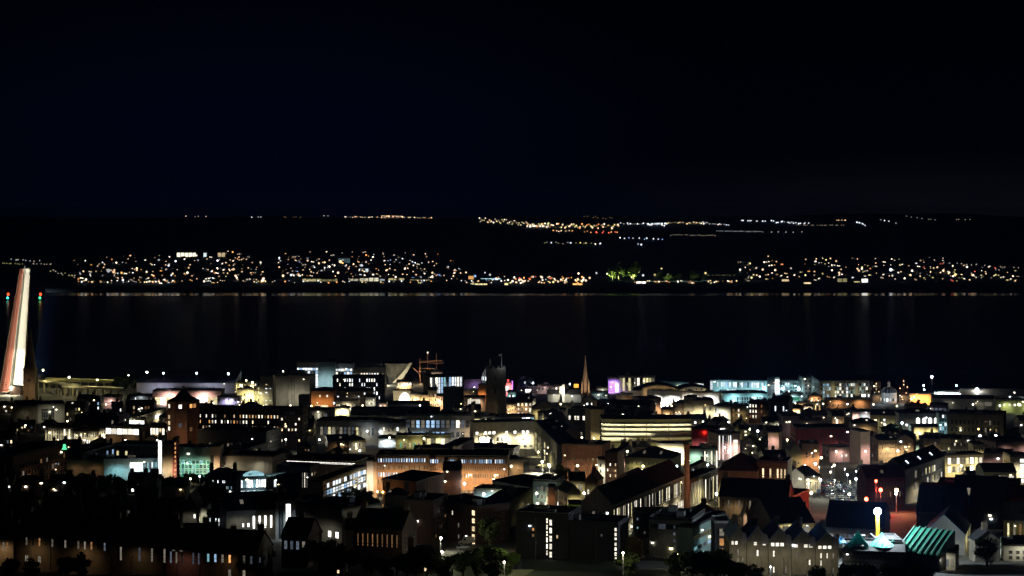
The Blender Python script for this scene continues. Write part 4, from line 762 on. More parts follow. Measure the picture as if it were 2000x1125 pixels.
# ================= flood lamp on the yellow mast =================
def mast_lamp(px, py_, basepy, c, power, rad_, label, name='lamp_post', cat='street lamp', pole=None, polew=.1, group=None, head='ball', es=18, Yq=None, arm=0):
    Yq = Yq or Y_of_base(basepy); x = X_of(px, Yq); z = H-(py_-HY)*Yq/F; gz = g(Yq)
    rad = rad_*.68; root = empty(name, (x, Yq, gz)); tag(root, label, cat, group)
    m = MB(); m.tube((arm,0,-1),(arm,0,z-gz-rad*.8),polew,polew*.7,8)
    if arm: m.tube((arm,0,z-gz-rad*.85),(0,0,z-gz-rad*.2),polew*.7,polew*.6,6)
    m.build('pole', pole or METAL, root)
    m = MB()
    if head == 'ball': m.ball((0,0,z-gz), rad, 10, 7)
    elif head == 'box': m.box(-rad*1.5, rad*1.5, -rad*.6, rad*.6, z-gz-rad*.7, z-gz+rad*.7)
    o = m.build('lamp', lampm('lamp_glow_%s_%g' % (c, es), LC[c], es), root)
    if power: add_light(root, (0, -rad-.35, z-gz), LC[c], power*.3, .3)
    return root
YEL = surf('yellow_painted_steel', (.75,.42,.02), rough=.5, var=.1, streak=False)
ym = mast_lamp(1714,999,1103,'c',200000,1.7,'brilliant white flood lamp on a thick yellow mast','flood_lamp','floodlight',YEL,.75,head='ball',es=60)
add_light(ym, (0, 1.3, ym.children[1].bound_box[1][2]-1.2), LC['c'], 40000, .3)
ml = mast_lamp
# three red and one amber signal lights by the old mill
for px, py_, c, w, lab in ((1711,939.5,'r',14000,'upper red signal light in front of the mill gable'),(1720,957,'r',34000,'middle red signal light in front of the mill gable'),
        (1692,975,'r',34000,'lower left red signal light above the warehouse roof'),(1751,957.5,'o',22000,'amber signal light right of the red ones')):
    o = ml(px,py_,1004 if py_ < 970 else 1008,c,w,1.15 if py_>940 else .8,lab,'signal_light','signal light',es=30)
for args in (
 (737,960,985,'o',1500,.6,'left globe of the amber twin lamp by the brick office'),(748,961,985,'o',1500,.6,'right globe of the amber twin lamp by the brick office'),
 (768,950.5,982,'o',3500,.7,'amber lamp on a post before the brick office'),
 (989,984,1012,'c',2500,.9,'white globe lamp left of the uplit buttresses'),(907,944.5,975,'c',2500,.8,'white globe lamp behind the park trees'),
 (946,958,1002,'t',6000,.7,'cone shaded cyan lamp on the low school canopy'),(944,981,1010,'c',1500,.8,'white lamp below the school canopy'),
 (1068,841,880,'c',3000,.9,'white lamp over the narrow street'),(1059,902,925,'n',60000,.9,'bright lamp on the narrow lit street'),(1072,908,928,'n',45000,1.0,'second bright lamp lower on the narrow street'),
 (1762,826,856,'t',3500,1.1,'cyan white lamp in the trees by the arched hall'),(1771,830,858,'c',2500,.8,'smaller lamp beside the cyan one at the arched hall'),
 (1914,852,880,'c',4000,1.3,'left of two blue white lamps over the dark yard'),(1945,852,880,'c',5000,1.4,'right of two blue white lamps over the dark yard'),
 (1947,822,852,'l',1500,.8,'small lime lamp at the right of the dark factory'),(1911,838,866,'o',900,.7,'small amber lamp on the dark factory yard'),
 (1820,736,787,'c',4000,1.4,'tall white lamp column on the right quay'),(1804,753,778,'c',800,1.0,'short lamp left of the tall quay column'),(1805,761,778,'t',800,1.0,'low cyan lamp left of the tall quay column'),
 (1868,753,775,'t',800,1.0,'lamp above the long pale quay building'),(1908,761,784,'z',14000,2.1,'dazzling white lamp on the pale barrel roof'),
 (1791,768,786,'o',4000,1.5,'orange lamp on a post in the amber yard'),(1780,779,790,'o',3000,1.2,'low orange lamp at the left of the amber yard'),
 (1825,785,797,'w',700,1.1,'small warm lamp below the tall quay column'),(1990,790,808,'l',1500,1.4,'yellow lamp near the right edge quay yard'),
 (1492,758,774,'t',9000,2.0,'dazzling cyan lamp at the end of the left station wing'),(1560,760,774,'t',9000,1.9,'dazzling cyan lamp at the middle of the station'),(1528,759,774,'t',5000,1.4,'smaller cyan lamp beside the station stair tower'),
 (1604,894,925,'w',1500,.9,'warm lamp at the orange brick house corner'),(1592.5,906,935,'c',2500,.9,'white round lamp left of the dark alley'),
 (1622,922,945,'m',900,.6,'orange lamp over the car park wall'),(1655,927,945,'c',3500,.6,'white lamp at the far end of the car park'),
 (861,1051,1078,'n',12000,.6,'white park lamp above the red parked car'),(863,1078,1108,'n',1800,.55,'second white park lamp by the lawn'),(877,1097,1118,'n',1500,.5,'lowest white park lamp among the trees'),
 (1015,1064,1085,'y',800,.4,'yellow lamp on the wall of the black flats'),(1028,1053,1078,'w',800,.5,'left warm lamp before the black flats'),(1043,1054,1078,'w',800,.5,'right warm lamp before the black flats'),
 (1323,1084,1112,'y',700,.5,'lamp half hidden in trees before the striped office'),
 (1894,1055,1080,'y',900,.45,'left yellow lamp beside the dark tree'),(1902,1056,1080,'y',900,.45,'right yellow lamp beside the dark tree'),(1921,1043,1072,'y',2500,.5,'yellow lamp above the dark tree'),
 (1825,1080,1105,'c',900,.4,'white lamp by the pale yard office'),(1547,1034,1062,'y',3500,.6,'yellow lamp over the curved white shed'),
 (436,914,945,'c',900,.6,'small white lamp left of the round skylight'),(183,924,950,'c',500,.45,'lone white lamp left of the teal college'),
 (372,935,958,'y',900,.6,'warm lamp in the bushes below the green office'),(390,930,958,'c',900,.5,'white lamp below the green office'),
 (1041,748,768,'c',500,1.0,'white column light on the quay sheds'),(1113,750,768,'c',500,.9,'white column light left of the spire'),
 (287,727,768,'z',500,1.2,'leftmost roof lamp on the navy hall'),(319,729,768,'c',500,1.0,'second roof lamp on the navy hall'),(384,729,768,'c',500,1.0,'third roof lamp on the navy hall'),(446,730,768,'c',900,1.2,'rightmost roof lamp on the navy hall'),
 (84,723,760,'y',1500,1.2,'tall yellow lamp right of the brown steeple'),(135,737,765,'n',1500,1.2,'pale lamp column on the ramp'),(190,742,768,'y',1500,1.0,'second lamp column on the ramp'),(251,733,760,'n',400,.7,'lamp above the quay trees'),
 (516,731,752,'c',500,1.3,'white lamp above the concrete tower'),(553,725,752,'n',300,.8,'small lamp above the blank concrete box'),
 (1310,770,792,'z',22000,1.2,'dazzling lamp in front of the curved roofed hall'),(1382,770,792,'n',6000,.9,'lamp right of the curved roofed hall'),
 (717,842,868,'c',1500,.8,'left globe lamp of the white shop front'),(744,844,868,'c',1500,.8,'right globe lamp of the white shop front'),
 (1217,1080,1136,'n',9000,.5,'white lamp in front of the pale floodlit tree'),(985,1098,1135,'n',3000,.45,'white lamp beside the bottom path'),(1505,1107,1135,'c',2500,.35,'near lamp with a flat double head'),  # lamp by the bottom path is added to light it
 (958,821,846,'y',2500,.9,'yellow lamp on the mall deck'),(931,843,870,'n',2500,.9,'round lamp at the left of the cream mall wall'),(955,835,866,'c',5000,1.0,'white lamp over the cream mall wall'),
 (1160,856,880,'y',1500,.6,'yellow lamp at the foot of the cream stone slab'),(700,770,793,'c',1500,.9,'white lamp among the dark apartment windows'),
 (471,753,776,'y',3000,1.1,'left yellow lamp in the depot yard'),(493,747,772,'y',3000,1.1,'right yellow lamp in the depot yard'),(481,743,768,'y',1500,.9,'rear yellow lamp in the depot yard'),
 (1464,838,870,'l',2500,.9,'lime lamp in the lane behind the glass fronted hall'),(1480,842,870,'z',4000,1.0,'white lamp in the lane behind the glass fronted hall'),
 (1540,903,935,'y',700,.5,'lamp beside the mill stair block'),(1553,980,1010,'y',2500,.7,'yellow lamp behind the brown mill return'),(1521,992,1022,'n',1800,.5,'white lamp in front of the three storey mill')):
    ml(*args)

# glowing signs
def sign(px0,px1,py0,py1,Yq,m_,label,name='sign',txt=None):
    w=(px1-px0)*Yq/F; h=(py1-py0)*Yq/F; o=None
    b=MB(); b.box(-w/2,w/2,-.15,.15,0,h); root=b.build(name,m_); root.location=(X_of((px0+px1)/2,Yq),Yq,H-(py1-HY)*Yq/F)
    tag(root,label,'sign'); m=MB(); m.tube((0,.1,-12),(0,.1,0),.12,n=6); m.build('post',METAL,root); return root
Ysw = Y_of_base(892)-.6
sg = MB(); w0=(1366-1351)*Ysw/F
REDG = lampm('red_neon', (1,.22,.14), 9.0); 
sb = empty('neon_sign',(X_of(1375,Ysw),Ysw,H-(846-HY)*Ysw/F)); tag(sb,'glowing red bar sign on the maroon wall','neon sign')
m=MB(); m.box(-2.6,2.4,-.15,.1,.9,1.8); m.build('red_bar',REDG,sb); m=MB(); m.box(1.3,2.4,-.16,.1,-.5,.895); m.build('white_panel',lampm('white_sign_glow',(1,.9,.8),5),sb)
add_light(sb,(0,-2,.5),LC['r'],900,.6)
m=MB(); m.box(-3.2,3.2,-.5,3,0,2.6); bx=m.build('roof_sign',lampm('white_box_sign',(1,.98,.94),2.2)); bx.location=(X_of(1406,Ysw+4),Ysw+4,H-(846-HY)*(Ysw+4)/F)
tag(bx,'white glowing box sign on the roof beside the neon','sign')
Yg=Y_of_base(945)-1
gs=empty('green_sign',(X_of(125.5,Yg),Yg,H-(878-HY)*Yg/F)); tag(gs,'small green glowing tree shaped sign on the brick college','sign')
m=MB(); m.prism([(-1.3,-.1,0),(1.3,-.1,0),(0.2,-.1,2.4)],[(-1.3,.1,0),(1.3,.1,0),(.2,.1,2.4)]); m.ball((.1,0,1.9),.8,8,5); m.build('sign_face',lampm('green_neon',(.1,.9,.35),1.6),gs)
add_light(gs,(0,-1.5,0),LC['g'],120,.3)
Yo=Y_of_base(775)
so=sign(1121,1130,750,757,Yo,lampm('orange_sign_glow',(1,.36,.05),2.2),'orange glowing sign board left of the spire')
add_light(so,(0,-2,1.5),LC['o'],900,.5)
vs=sign(999,1001.5,744,761,Y_of_base(772),lampm('violet_neon',(.62,.2,1),3.0),'tall violet neon sign right of the cinema'); add_light(vs,(1,-3,4),LC['v'],2500,.6)
rs=sign(991,994,741,746,Y_of_base(773)+6,lampm('red_light',(1,.08,.1),2.0),'small red light sculpture on top of the cinema')

# ================= octagonal brick tower =================
Yt=Y_of_base(884); Rt=31*Yt/F; zt=(884-786)*Yt/F; gt=g(Yt)
ot=empty('octagonal_tower',(X_of(353,Yt),Yt+Rt,gt-.2)); tag(ot,'octagonal dark brick tower with a pyramid slate roof and warm windows','tower')
def ring(n,r,z,ph=0): return [(r*math.cos(ph+2*math.pi*i/n),r*math.sin(ph+2*math.pi*i/n),z) for i in range(n)]
P8=math.pi/8
m=MB(); m.prism(ring(8,Rt,-2,P8),ring(8,Rt,zt,P8)); m.prism(ring(8,Rt+.5,zt-5.6,P8),ring(8,Rt+.5,zt-5.0,P8)); m.prism(ring(8,Rt+.6,zt,P8),ring(8,Rt+.6,zt+.6,P8))
for i in range(8):
    a=P8+2*math.pi*i/8; m.tube((Rt*math.cos(a),Rt*math.sin(a),-2),(Rt*math.cos(a),Rt*math.sin(a),zt+.3),.7,n=6)
m.build('wall',WALL['bk'],ot)
m=MB(); m.prism(ring(8,Rt+.7,zt+.62,P8),ring(8,Rt*.62,zt+2.6,P8)); m.prism(ring(8,Rt*.6,zt+2.61,P8),ring(8,.8,zt+7.6,P8)); ro=m.build('roof',SLATE,ot)
m=MB(); m.prism(ring(6,.9,zt+7.5),ring(6,.9,zt+8.8)); m.prism(ring(6,1.1,zt+8.81),ring(6,.1,zt+9.9)); m.build('lantern',METAL,ro)
ap=Rt*math.cos(P8)
for ang,zs_,ks,xo in ((-math.pi*.75,(zt-3.8,zt-10.6,zt-14.3,zt-17.8),'NWWN',-2.2),(-math.pi/2,(zt-3.8,zt-15.3),'ZK',-.4),(-math.pi/2,(zt-15.3,),'F',3.4),(-math.pi/4,(zt-3.6,zt-18),'OE',-.8),(-math.pi/4,(zt-3.6,),'O',1.9)):
    for zz,k in zip(zs_,ks):
        me=window_mesh(2.1 if k!='F' else 1.0,2.6,k); u=(math.cos(ang),math.sin(ang)); t=(-math.sin(ang),math.cos(ang))
        link('window',me,ot,(u[0]*ap+t[0]*xo,u[1]*ap+t[1]*xo,zz),ang+math.pi/2)
light_facade(empty('tower_front',(X_of(353,Yt),Yt-1,gt),0),20,24,[('m',.12,1,16,9)],'octagonal brick tower')
o_=bpy.data.objects['tower_front']; bpy.data.objects.remove(o_)
BUILT.append((322,384,761,872,Yt,'octagonal brick tower',[Vector((X_of(353,Yt)+dx,Yt+Rt+dy)) for dx,dy in ((-11,-11),(11,-11),(11,11),(-11,11))]))

# ================= steeples and towers =================
def square_tower(name,label,cat,px,halfpx,toppy,basepy,wall,crenel=False,dep=None):
    Yq=Y_of_base(basepy); w=halfpx*Yq/F; h=(basepy-toppy)*Yq/F; root=empty(name,(X_of(px,Yq),Yq+w,g(Yq))); tag(root,label,cat)
    m=MB(); m.box(-w,w,-w,w,-2,h)
    for sx in (-1,1):
        for sy in (-1,1): m.box(sx*w-(.6 if sx>0 else .45),sx*w+(.45 if sx>0 else .6),sy*w-(.6 if sy>0 else .45),sy*w+(.45 if sy>0 else .6),-2,h-.5 if not crenel else h+1.2)
    for f in (.35,.66): m.box(-w-.3,w+.3,-w-.3,-w-.002,h*f,h*f+.5)
    if crenel:
        for i in range(7):
            x=-w+2*w*(i+.5)/7-.0
            if i%2==0:
                m.box(x-w/7+.1,x+w/7-.1,-w,-w+.5,h+.002,h+1.1); m.box(x-w/7+.1,x+w/7-.1,w-.5,w,h+.002,h+1.1)
        m.box(-w-.5,w+.5,-w-.5,w+.5,h-1.1,h-.6)
    m.build('tower_wall',WALL[wall],root); BUILT.append((px-halfpx,px+halfpx,toppy,basepy-5,Yq,label,[Vector((X_of(px,Yq)+dx*w,Yq+w+dy*w)) for dx,dy in ((-1,-1),(1,-1),(1,1),(-1,1))]))
    return root,w,h,Yq
t,w,h,Yq=square_tower('church_steeple','brown stone steeple rising beside the bright bridge','steeple',57,10.5,718,784,'br')
m=MB(); m.prism(ring(8,w*1.02,h+.01,P8),ring(8,.25,(784-640)*Yq/F,P8)); m.box(w*.15,w*.75,-w*1.0,-w*.3,h+.5,h+3.6); m.build('spire',WALL['br'],t)
m=MB(); m.box(-w*.95,w*.95,-w-.2,-w-.05,h*.05,h*.95); 
link('window',window_mesh(2.6,3.0,'d'),t,(0,-w-.02,h*.58)); m=None
light_facade(empty('tmp_front',(X_of(57,Yq),Yq,g(Yq)),0),10,26,[('m',.2,1,22,10)],'brown steeple'); bpy.data.objects.remove(bpy.data.objects['tmp_front'])
t,w,h,Yq=square_tower('church_tower','square dark stone church tower with battlements and a flagpole','church tower',968.5,18,719.5,812,'st',True)
for zz,ww,hh in ((h*.74,1.7,4.6),(h*.46,1.7,4.8)):
    link('window',window_mesh(ww,hh,'d'),t,(-.4,-w-.02,zz))
for xo in (-2.2,1.5): link('window',window_mesh(.5,2.2,'d'),t,(xo,-w-.02,h*.78))
m=MB(); m.tube((-w*.62,w*.3,h),(-w*.62,w*.3,h+5.4),1.0,.9,8); m.ball((-w*.62,w*.3,h+6.0),.75,8,6); m.build('turret',WALL['st'],t)
m=MB(); m.tube((w*.62,-w*.6,h-.05),(w*.62,-w*.6,h+11.6),.22,.12,6); fp=m.build('flagpole',surf('white_pole',(.8,.8,.8),var=.05),t)
m=MB()
for i in range(5): m.box(w*.62-.1-.45*(i+1),w*.62-.1-.45*i,-w*.6-.03+.08*math.sin(i),-w*.6+.03+.08*math.sin(i),h+9.6-.12*i,h+11.0-.2*i)
m.build('flag',surf('white_flag_cloth',(.8,.8,.82),var=.1),fp)
add_light(t,(w*.62,-w-3,h+1),LC['c'],260,.3)
light_facade(empty('tmp_front',(X_of(968,Yq),Yq,g(Yq)),0),14,34,[('n',.02,1,24,10)],'square church tower'); bpy.data.objects.remove(bpy.data.objects['tmp_front'])
# dome behind the tower
Yd=Y_of_base(790); Rd=16*Yd/F; zd=H-(736-HY)*Yd/F
dm=empty('domed_hall',(X_of(957,Yd),Yd+Rd,g(Yd))); tag(dm,'pale glazed dome with white windows behind the church tower','dome')
zz=zd-g(Yd); m=MB(); m.prism(ring(16,Rd,-1),ring(16,Rd,zz)); m.build('drum',WALL['gr'],dm)
m=MB(); m.ball((0,0,zz+.4),Rd*.98,16,10,zs=1.25); m.build('dome',WALL['gr'],dm)
for i in range(16):
    a=math.pi*(1+i/15.0)
    if i%2: link('window',window_mesh(1.6,3.2,'C'),dm,(Rd*math.cos(a),Rd*math.sin(a),zz-3.2),a+math.pi/2)
add_light(dm,(-Rd-6,-Rd-4,zz+2),LC['c'],1500,.4)
# slender floodlit spire
Ys=Y_of_base(800); ws=6.6*Ys/F; hs=(800-747)*Ys/F; ts=(800-697)*Ys/F
sp=empty('church_spire',(X_of(1143.5,Ys),Ys+ws,g(Ys))); tag(sp,'slender pinkish church spire lit from below','spire')
m=MB(); m.box(-ws*1.15,ws*1.15,-ws*1.15,ws*1.15,-1,hs*.42)
for sx in (-1,1):
    for sy in (-1,1): m.box(sx*ws-.5,sx*ws+.5,sy*ws-.5,sy*ws+.5,hs*.42,hs*.98); m.prism([(sx*ws-.5,sy*ws-.5,hs*.98),(sx*ws+.5,sy*ws-.5,hs*.98),(sx*ws+.5,sy*ws+.5,hs*.98),(sx*ws-.5,sy*ws+.5,hs*.98)],[(sx*ws-.05,sy*ws-.05,hs*1.12),(sx*ws+.05,sy*ws-.05,hs*1.12),(sx*ws+.05,sy*ws+.05,hs*1.12),(sx*ws-.05,sy*ws+.05,hs*1.12)])
m.box(-.35,.35,-ws,-ws+.5,hs*.42,hs*.95); m.box(-ws+.5,ws-.5,-ws*.8,ws*.8,hs*.66,hs*.70); m.box(-ws*.6,ws*.6,-ws*.6,ws*.6,hs*.42,hs*.95)
m.build('belfry',WALL['pk'],sp)
m=MB(); m.prism(ring(8,ws*.98,hs*.955,P8),ring(8,.18,ts,P8)); m.prism(ring(8,ws*.72,hs*1.25,P8),ring(8,ws*.7,hs*1.28,P8)); m.build('spire',WALL['pk'],sp)
m=MB(); m.ball((0,0,ts+.3),.5,8,6); m.build('finial',surf('gilded_finial',(.7,.5,.2),metal=.6),sp)
for lx in (-9,9): add_light(sp,(lx,-13,9),LC['m'],9000,.4,spot=60,target=(0,0,ts*.6))
# domed pavilion
Yp=Y_of_base(788); Rp=15.5*Yp/F; zp=H-(768-HY)*Yp/F-g(Yp)
dp=empty('domed_pavilion',(X_of(1739,Yp),Yp+Rp,g(Yp))); tag(dp,'white lit round pavilion with ribbed dome and cupola','pavilion')
m=MB(); m.prism(ring(16,Rp,-1),ring(16,Rp,zp)); m.build('drum',WALL['wh'],dp)
m=MB(); m.ball((0,0,zp),Rp*.97,16,8,zs=.72); do=m.build('dome',NAVY,dp)
for i in range(8):
    m=MB(); a=math.pi*i/8
    for j in range(8):
        t0=math.pi*j/8; t1=math.pi*(j+1)/8
        p=lambda t:(Rp*math.cos(t)*math.cos(a),Rp*math.cos(t)*math.sin(a),zp+Rp*.73*math.sin(t))
        m.tube(p(t0),p(t1),.14,n=4)
    m.build('rib',WALL['wh'],do)
m=MB(); m.tube((0,0,zp+Rp*.7),(0,0,zp+Rp*.7+3.2),1.3,1.1,8); m.ball((0,0,zp+Rp*.7+3.4),1.3,8,6); m.tube((0,0,zp+Rp*.7+4),(0,0,zp+Rp*.7+6),.2,.1,5); m.build('cupola',WALL['wh'],dp)
for i in range(9):
    a=math.pi*(1.02+.96*i/8); link('window',window_mesh(1.5,2.6,'NdCZCdCNd'[i]),dp,(Rp*math.cos(a),Rp*math.sin(a),1.5),a+math.pi/2)
for lx in (-10,10): add_light(dp,(lx,-Rp-8,6),LC['c'],1800,.4)
# dark cluster of spires right of the pavilion (ornate roof with small orange lights)
Yc=Y_of_base(782)
oc=empty('ornate_gatehouse',(X_of(1765,Yc),Yc,g(Yc))); tag(oc,'dark pinnacled gatehouse dotted with orange lights','gatehouse')
m=MB(); zc=(782-763)*Yc/F; m.box(-4,4,0,6,-1,zc)
for x,hh in ((-3,6),(0,11),(3,7)): m.tube((x,1,zc),(x,1,zc+hh),1.2,.2,6)
m.build('wall',WALL['db'],oc)
for x,z_ in ((-3,zc+2),(0,zc+5),(0,zc+8),(3,zc+3),(2,zc-2),(-1,zc-3)):
    m=MB(); m.ball((x,-.5 if z_<zc else -.1,z_),.5,6,4); m.build('lamp',lampm('small_orange_lamp',(1,.55,.3),3),oc)

# ================= brown factory chimney =================
Yk=Y_of_base(1002); rk=6.6*Yk/F; hk=(1002-866)*Yk/F
ck=empty('factory_chimney',(X_of(1341.5,Yk),Yk,g(Yk))); tag(ck,'tall red brown factory chimney between the two mills','chimney')
m=MB(); m.prism(ring(8,rk*1.0,-1,P8),ring(8,rk*.82,hk-1,P8)); m.prism(ring(8,rk*1.02,hk-1,P8),ring(8,rk*1.02,hk-.3,P8)); m.prism(ring(8,rk*.8,hk-.3,P8),ring(8,rk*.8,hk,P8)); m.prism(ring(8,rk*1.25,-1,P8),ring(8,rk*1.2,3.5,P8)); m.build('stack',WALL['bk'],ck)
add_light(ck,(6,-14,14),LC['m'],2600,.4)

# ================= striped multi storey car park =================
Yc=Y_of_base(886); pk=empty('car_park',(X_of(1263,Yc),Yc,g(Yc))); tag(pk,'multi storey car park with four brightly lit cream decks','car park')
Lc=(1351-1175)*Yc/F; z_of=lambda p:H-(p-HY)*Yc/F-g(Yc); Dc=26
CREAM=surf('cream_deck_paint',(.74,.70,.52),var=.12)
def bow(x): return 2.2*(1-(2*x/Lc)**2)
def strip(z0,z1,y0,y1,x0=-Lc/2,x1=Lc/2,n=12):
    m=MB()
    for i in range(n):
        a=x0+(x1-x0)*i/n; b=x0+(x1-x0)*(i+1)/n
        m.prism([(a,-bow(a)+y0,z0),(b,-bow(b)+y0,z0),(b,-bow(b)+y1,z0),(a,-bow(a)+y1,z0)],[(a,-bow(a)+y0,z1),(b,-bow(b)+y0,z1),(b,-bow(b)+y1,z1),(a,-bow(a)+y1,z1)])
    return m
tops=(825,833,842,851.5,862)
strip(z_of(826),z_of(818),0,Dc).build('roof_deck',WALL['ol'],pk)
for i,p in enumerate(tops):
    zt_=z_of(p); strip(zt_-.8,zt_,-.35,Dc).build('deck_slab',WALL['dk'],pk)
    if i<4:
        zb_=z_of(tops[i+1]); xr=Lc/2 if i<2 else (-Lc/2+Lc*(.55 if i==2 else .3))
        strip(zb_,zt_-.8,3.2,3.5).build('deck_wall',CREAM,pk)
        strip(zb_+.01,zb_+.6,0,.15,-Lc/2,xr).build('deck_parapet',CREAM,pk)
        nl=6
        for j in range(nl):
            x=-Lc/2+Lc*(j+.5)/nl
            pass
        strip(zt_-.97,zt_-.82,1.2,1.6,-Lc/2,xr).build('strip_light',lampm('deck_tube_light',(1,.95,.72),26,'AUTO'),pk)
strip(-1,z_of(tops[4])-.81,0,Dc).build('ground_storey',WALL['ol'],pk)
for i in range(5):
    x=-Lc/2+.3+(Lc-.6)*i/4; m=MB(); m.box(x-.2,x+.2,-bow(x)+2.3,-bow(x)+2.7,0,z_of(825)-.5); m.build('column',WALL['ol'],pk)
for j in range(4):
    x=-Lc/2+Lc*(j+.5)/4; add_light(pk,(x,-14,5),LC['y'],2600,.4)
BUILT.append((1175,1351,808,870,Yc,'striped car park',[Vector((X_of(1175,Yc),Yc-3)),Vector((X_of(1351,Yc),Yc-3)),Vector((X_of(1351,Yc),Yc+Dc)),Vector((X_of(1175,Yc),Yc+Dc))]))

# ================= curved roofed hall =================
def arc_hall(px0,px1,spring,crown,basepy,dep,label,wall='cr'):
    Yq=Y_of_base(basepy); L=(px1-px0)*Yq/F; z0=H-(spring-HY)*Yq/F-g(Yq); rise=(spring-crown)*Yq/F
    root=empty('arched_roof_hall',(X_of((px0+px1)/2,Yq),Yq,g(Yq))); tag(root,label,'hall')
    n=20; P=[(-L/2+L*i/n, z0+rise*math.sin(math.pi*i/n)**.8) for i in range(n+1)]
    m=MB(); m.prism([(-L/2,0,-1),(L/2,0,-1)]+[(x,0,z) for x,z in reversed(P)],[(-L/2,dep,-1),(L/2,dep,-1)]+[(x,dep,z) for x,z in reversed(P)]); m.build('wall',WALL[wall],root)
    m=MB()
    for (xa,za),(xb,zb) in zip(P,P[1:]): m.prism([(xa,-.8,za+.02),(xb,-.8,zb+.02),(xb,dep+.5,zb+.02),(xa,dep+.5,za+.02)],[(xa,-.8,za+.8),(xb,-.8,zb+.8),(xb,dep+.5,zb+.8),(xa,dep+.5,za+.8)])
    m.build('roof',SLATE,root)
    for x in (-L*.12,):
        m=MB(); rr=rise*.42; q=[(x+rr*1.4*math.cos(math.pi*i/10),z0+.6+rr*math.sin(math.pi*i/10)) for i in range(11)]
        m.prism([(a,-.12,b) for a,b in reversed(q)],[(a,.02,b) for a,b in reversed(q)]); m.build('arched_window',DGLASS,root)
    for i in range(6):
        u=-L*.38+L*.76*i/5
        if abs(u+L*.12)>rise*.8 and z0+1+1.6<z0+rise*math.sin(math.pi*(u/L+.5))**.8: link('window',window_mesh(1.4,1.6,'d'),root,(u,0,z0+.8))
    BUILT.append((px0,px1,crown,spring+20,Yq,label,[Vector((X_of(px0,Yq),Yq)),Vector((X_of(px1,Yq),Yq)),Vector((X_of(px1,Yq),Yq+dep)),Vector((X_of(px0,Yq),Yq+dep))]))
    return root,L,z0,Yq
a1,L_,z0,Yq=arc_hall(1243,1330,765,753,797,26,'stone hall with a wide curved pediment roof')
for x in (-L_*.45,-L_*.25,0,L_*.3): add_light(a1,(x,-6,z0-3),LC['m'],700,.4)
a2,L_,z0,Yq=arc_hall(1322,1388,764,756,792,24,'second lower stone hall with a curved roof')
for x in (-L_*.3,L_*.2): add_light(a2,(x,-6,z0-3),LC['n'],700,.4)
B('brilliant white floodlit parapet below the curved roofs','parapet_block','building',(1264,764),(1330,765),801,8,'wh','flat','p',lit=[('z',2.2,2,6)])
B('white floodlit terrace right of the curved roofs','parapet_block','building',(1330,766),(1405,769),797,8,'wh','flat','p',lit=[('z',.9,2,7)])
B('peach columned portico left of the curved bank','portico','building',(1237,762),(1252,768),812,8,'pk','gabx','s',2,win=[('f',.1,.9,.05,.8,3,1,'d')],lit=[('m',.6,1)])
B('dim arcade left of the curved roofed hall','arcade','building',(1204,772),(1238,772),797,12,'br','flat','s',win=[('f',.1,.9,.2,.7,7,1,'EdN')],lit=[('m',.15,1)])

# ================= glowing arch station =================
Yq=Y_of_base(800); w=(803-768)*Yq/F; sa=empty('station_arch',(X_of(785.5,Yq),Yq,g(Yq))); tag(sa,'cream station front with a huge glowing half round window','station')
hz=(800-765)*Yq/F; m=MB(); m.box(-w/2,w/2,0,14,-1,hz); m.box(-w/2-.3,w/2+.3,-.3,14,hz,hz+.8); m.build('wall',WALL['cr'],sa)
m=MB(); r0=11.8*Yq/F; cx=(790.5-785.5)*Yq/F; cz=(800-787)*Yq/F; q=[(cx+r0*math.cos(math.pi*i/20),cz+r0*1.72*math.sin(math.pi*i/20)) for i in range(21)]
m.prism([(a,-.15,b) for a,b in reversed(q)],[(a,.02,b) for a,b in reversed(q)]); aw=m.build('arched_window',lampm('station_hall_light',(1,.96,.84),3.2),sa)
m=MB()
for k in range(1,6): x=cx-r0+2*r0*k/6; t=math.sqrt(max(0,1-((x-cx)/r0)**2)); m.box(x-.07,x+.07,-.25,-.16,cz,cz+r0*1.72*t)
m.box(cx-r0*.8,cx+r0*.8,-.26,-.16,cz+r0*.9,cz+r0*.9+.14); m.build('glazing_bars',METAL,aw)
for x in (-5,5): add_light(sa,(x,-9,9),LC['n'],2200,.4)

# ================= twisted museum =================
Ym=1790.0; Xm=X_of(777,Ym); zpx=lambda p:H-(p-HY)*Ym/F
mu=empty('museum',(Xm,Ym,4.5)); tag(mu,'dark twisted waterfront museum with layered fins and a pale curved prow','museum')
def sect(t):     # t 0 bottom .. 1 top
    z=zpx(762)+(zpx(709)-zpx(762))*t-4.5
    xl=(752-777+8*math.sin(math.pi*t)*(1-t)+ (1-t)**2*6)*Ym/F; xr=(783-777+21*t**1.5)*Ym/F
    return xl,xr,z,-2-7*t,24+4*t
m=MB(); n=26
rings=[]
for i in range(n+1):
    xl,xr,z,y0,y1=sect(i/n); rings.append([(xl,y0+3,z),((xl+xr)/2,y0,z),(xr,y0+1,z),(xr,y1,z),(xl,y1,z)])
for a,b in zip(rings,rings[1:]): m.prism(a,b)
m.build('hull',surf('dark_museum_concrete',(.10,.095,.085),var=.3),mu)
for i in range(1,n):
    xl,xr,z,y0,y1=sect(i/n); f=MB(); e=.55+.25*math.sin(i*1.7)
    f.prism([(xl-.1,y0+3-e,z),((xl+xr)/2,y0-e,z),(xr+.05,y0+1-e,z),(xr+.05,y0+1,z),((xl+xr)/2,y0,z),(xl-.1,y0+3,z)],[(xl-.1,y0+3-e,z+.35),((xl+xr)/2,y0-e,z+.35),(xr+.05,y0+1-e,z+.35),(xr+.05,y0+1,z+.35),((xl+xr)/2,y0,z+.35),(xl-.1,y0+3,z+.35)])
    f.build('fin',surf('museum_fin_stone',(.26,.24,.2),var=.3),mu)
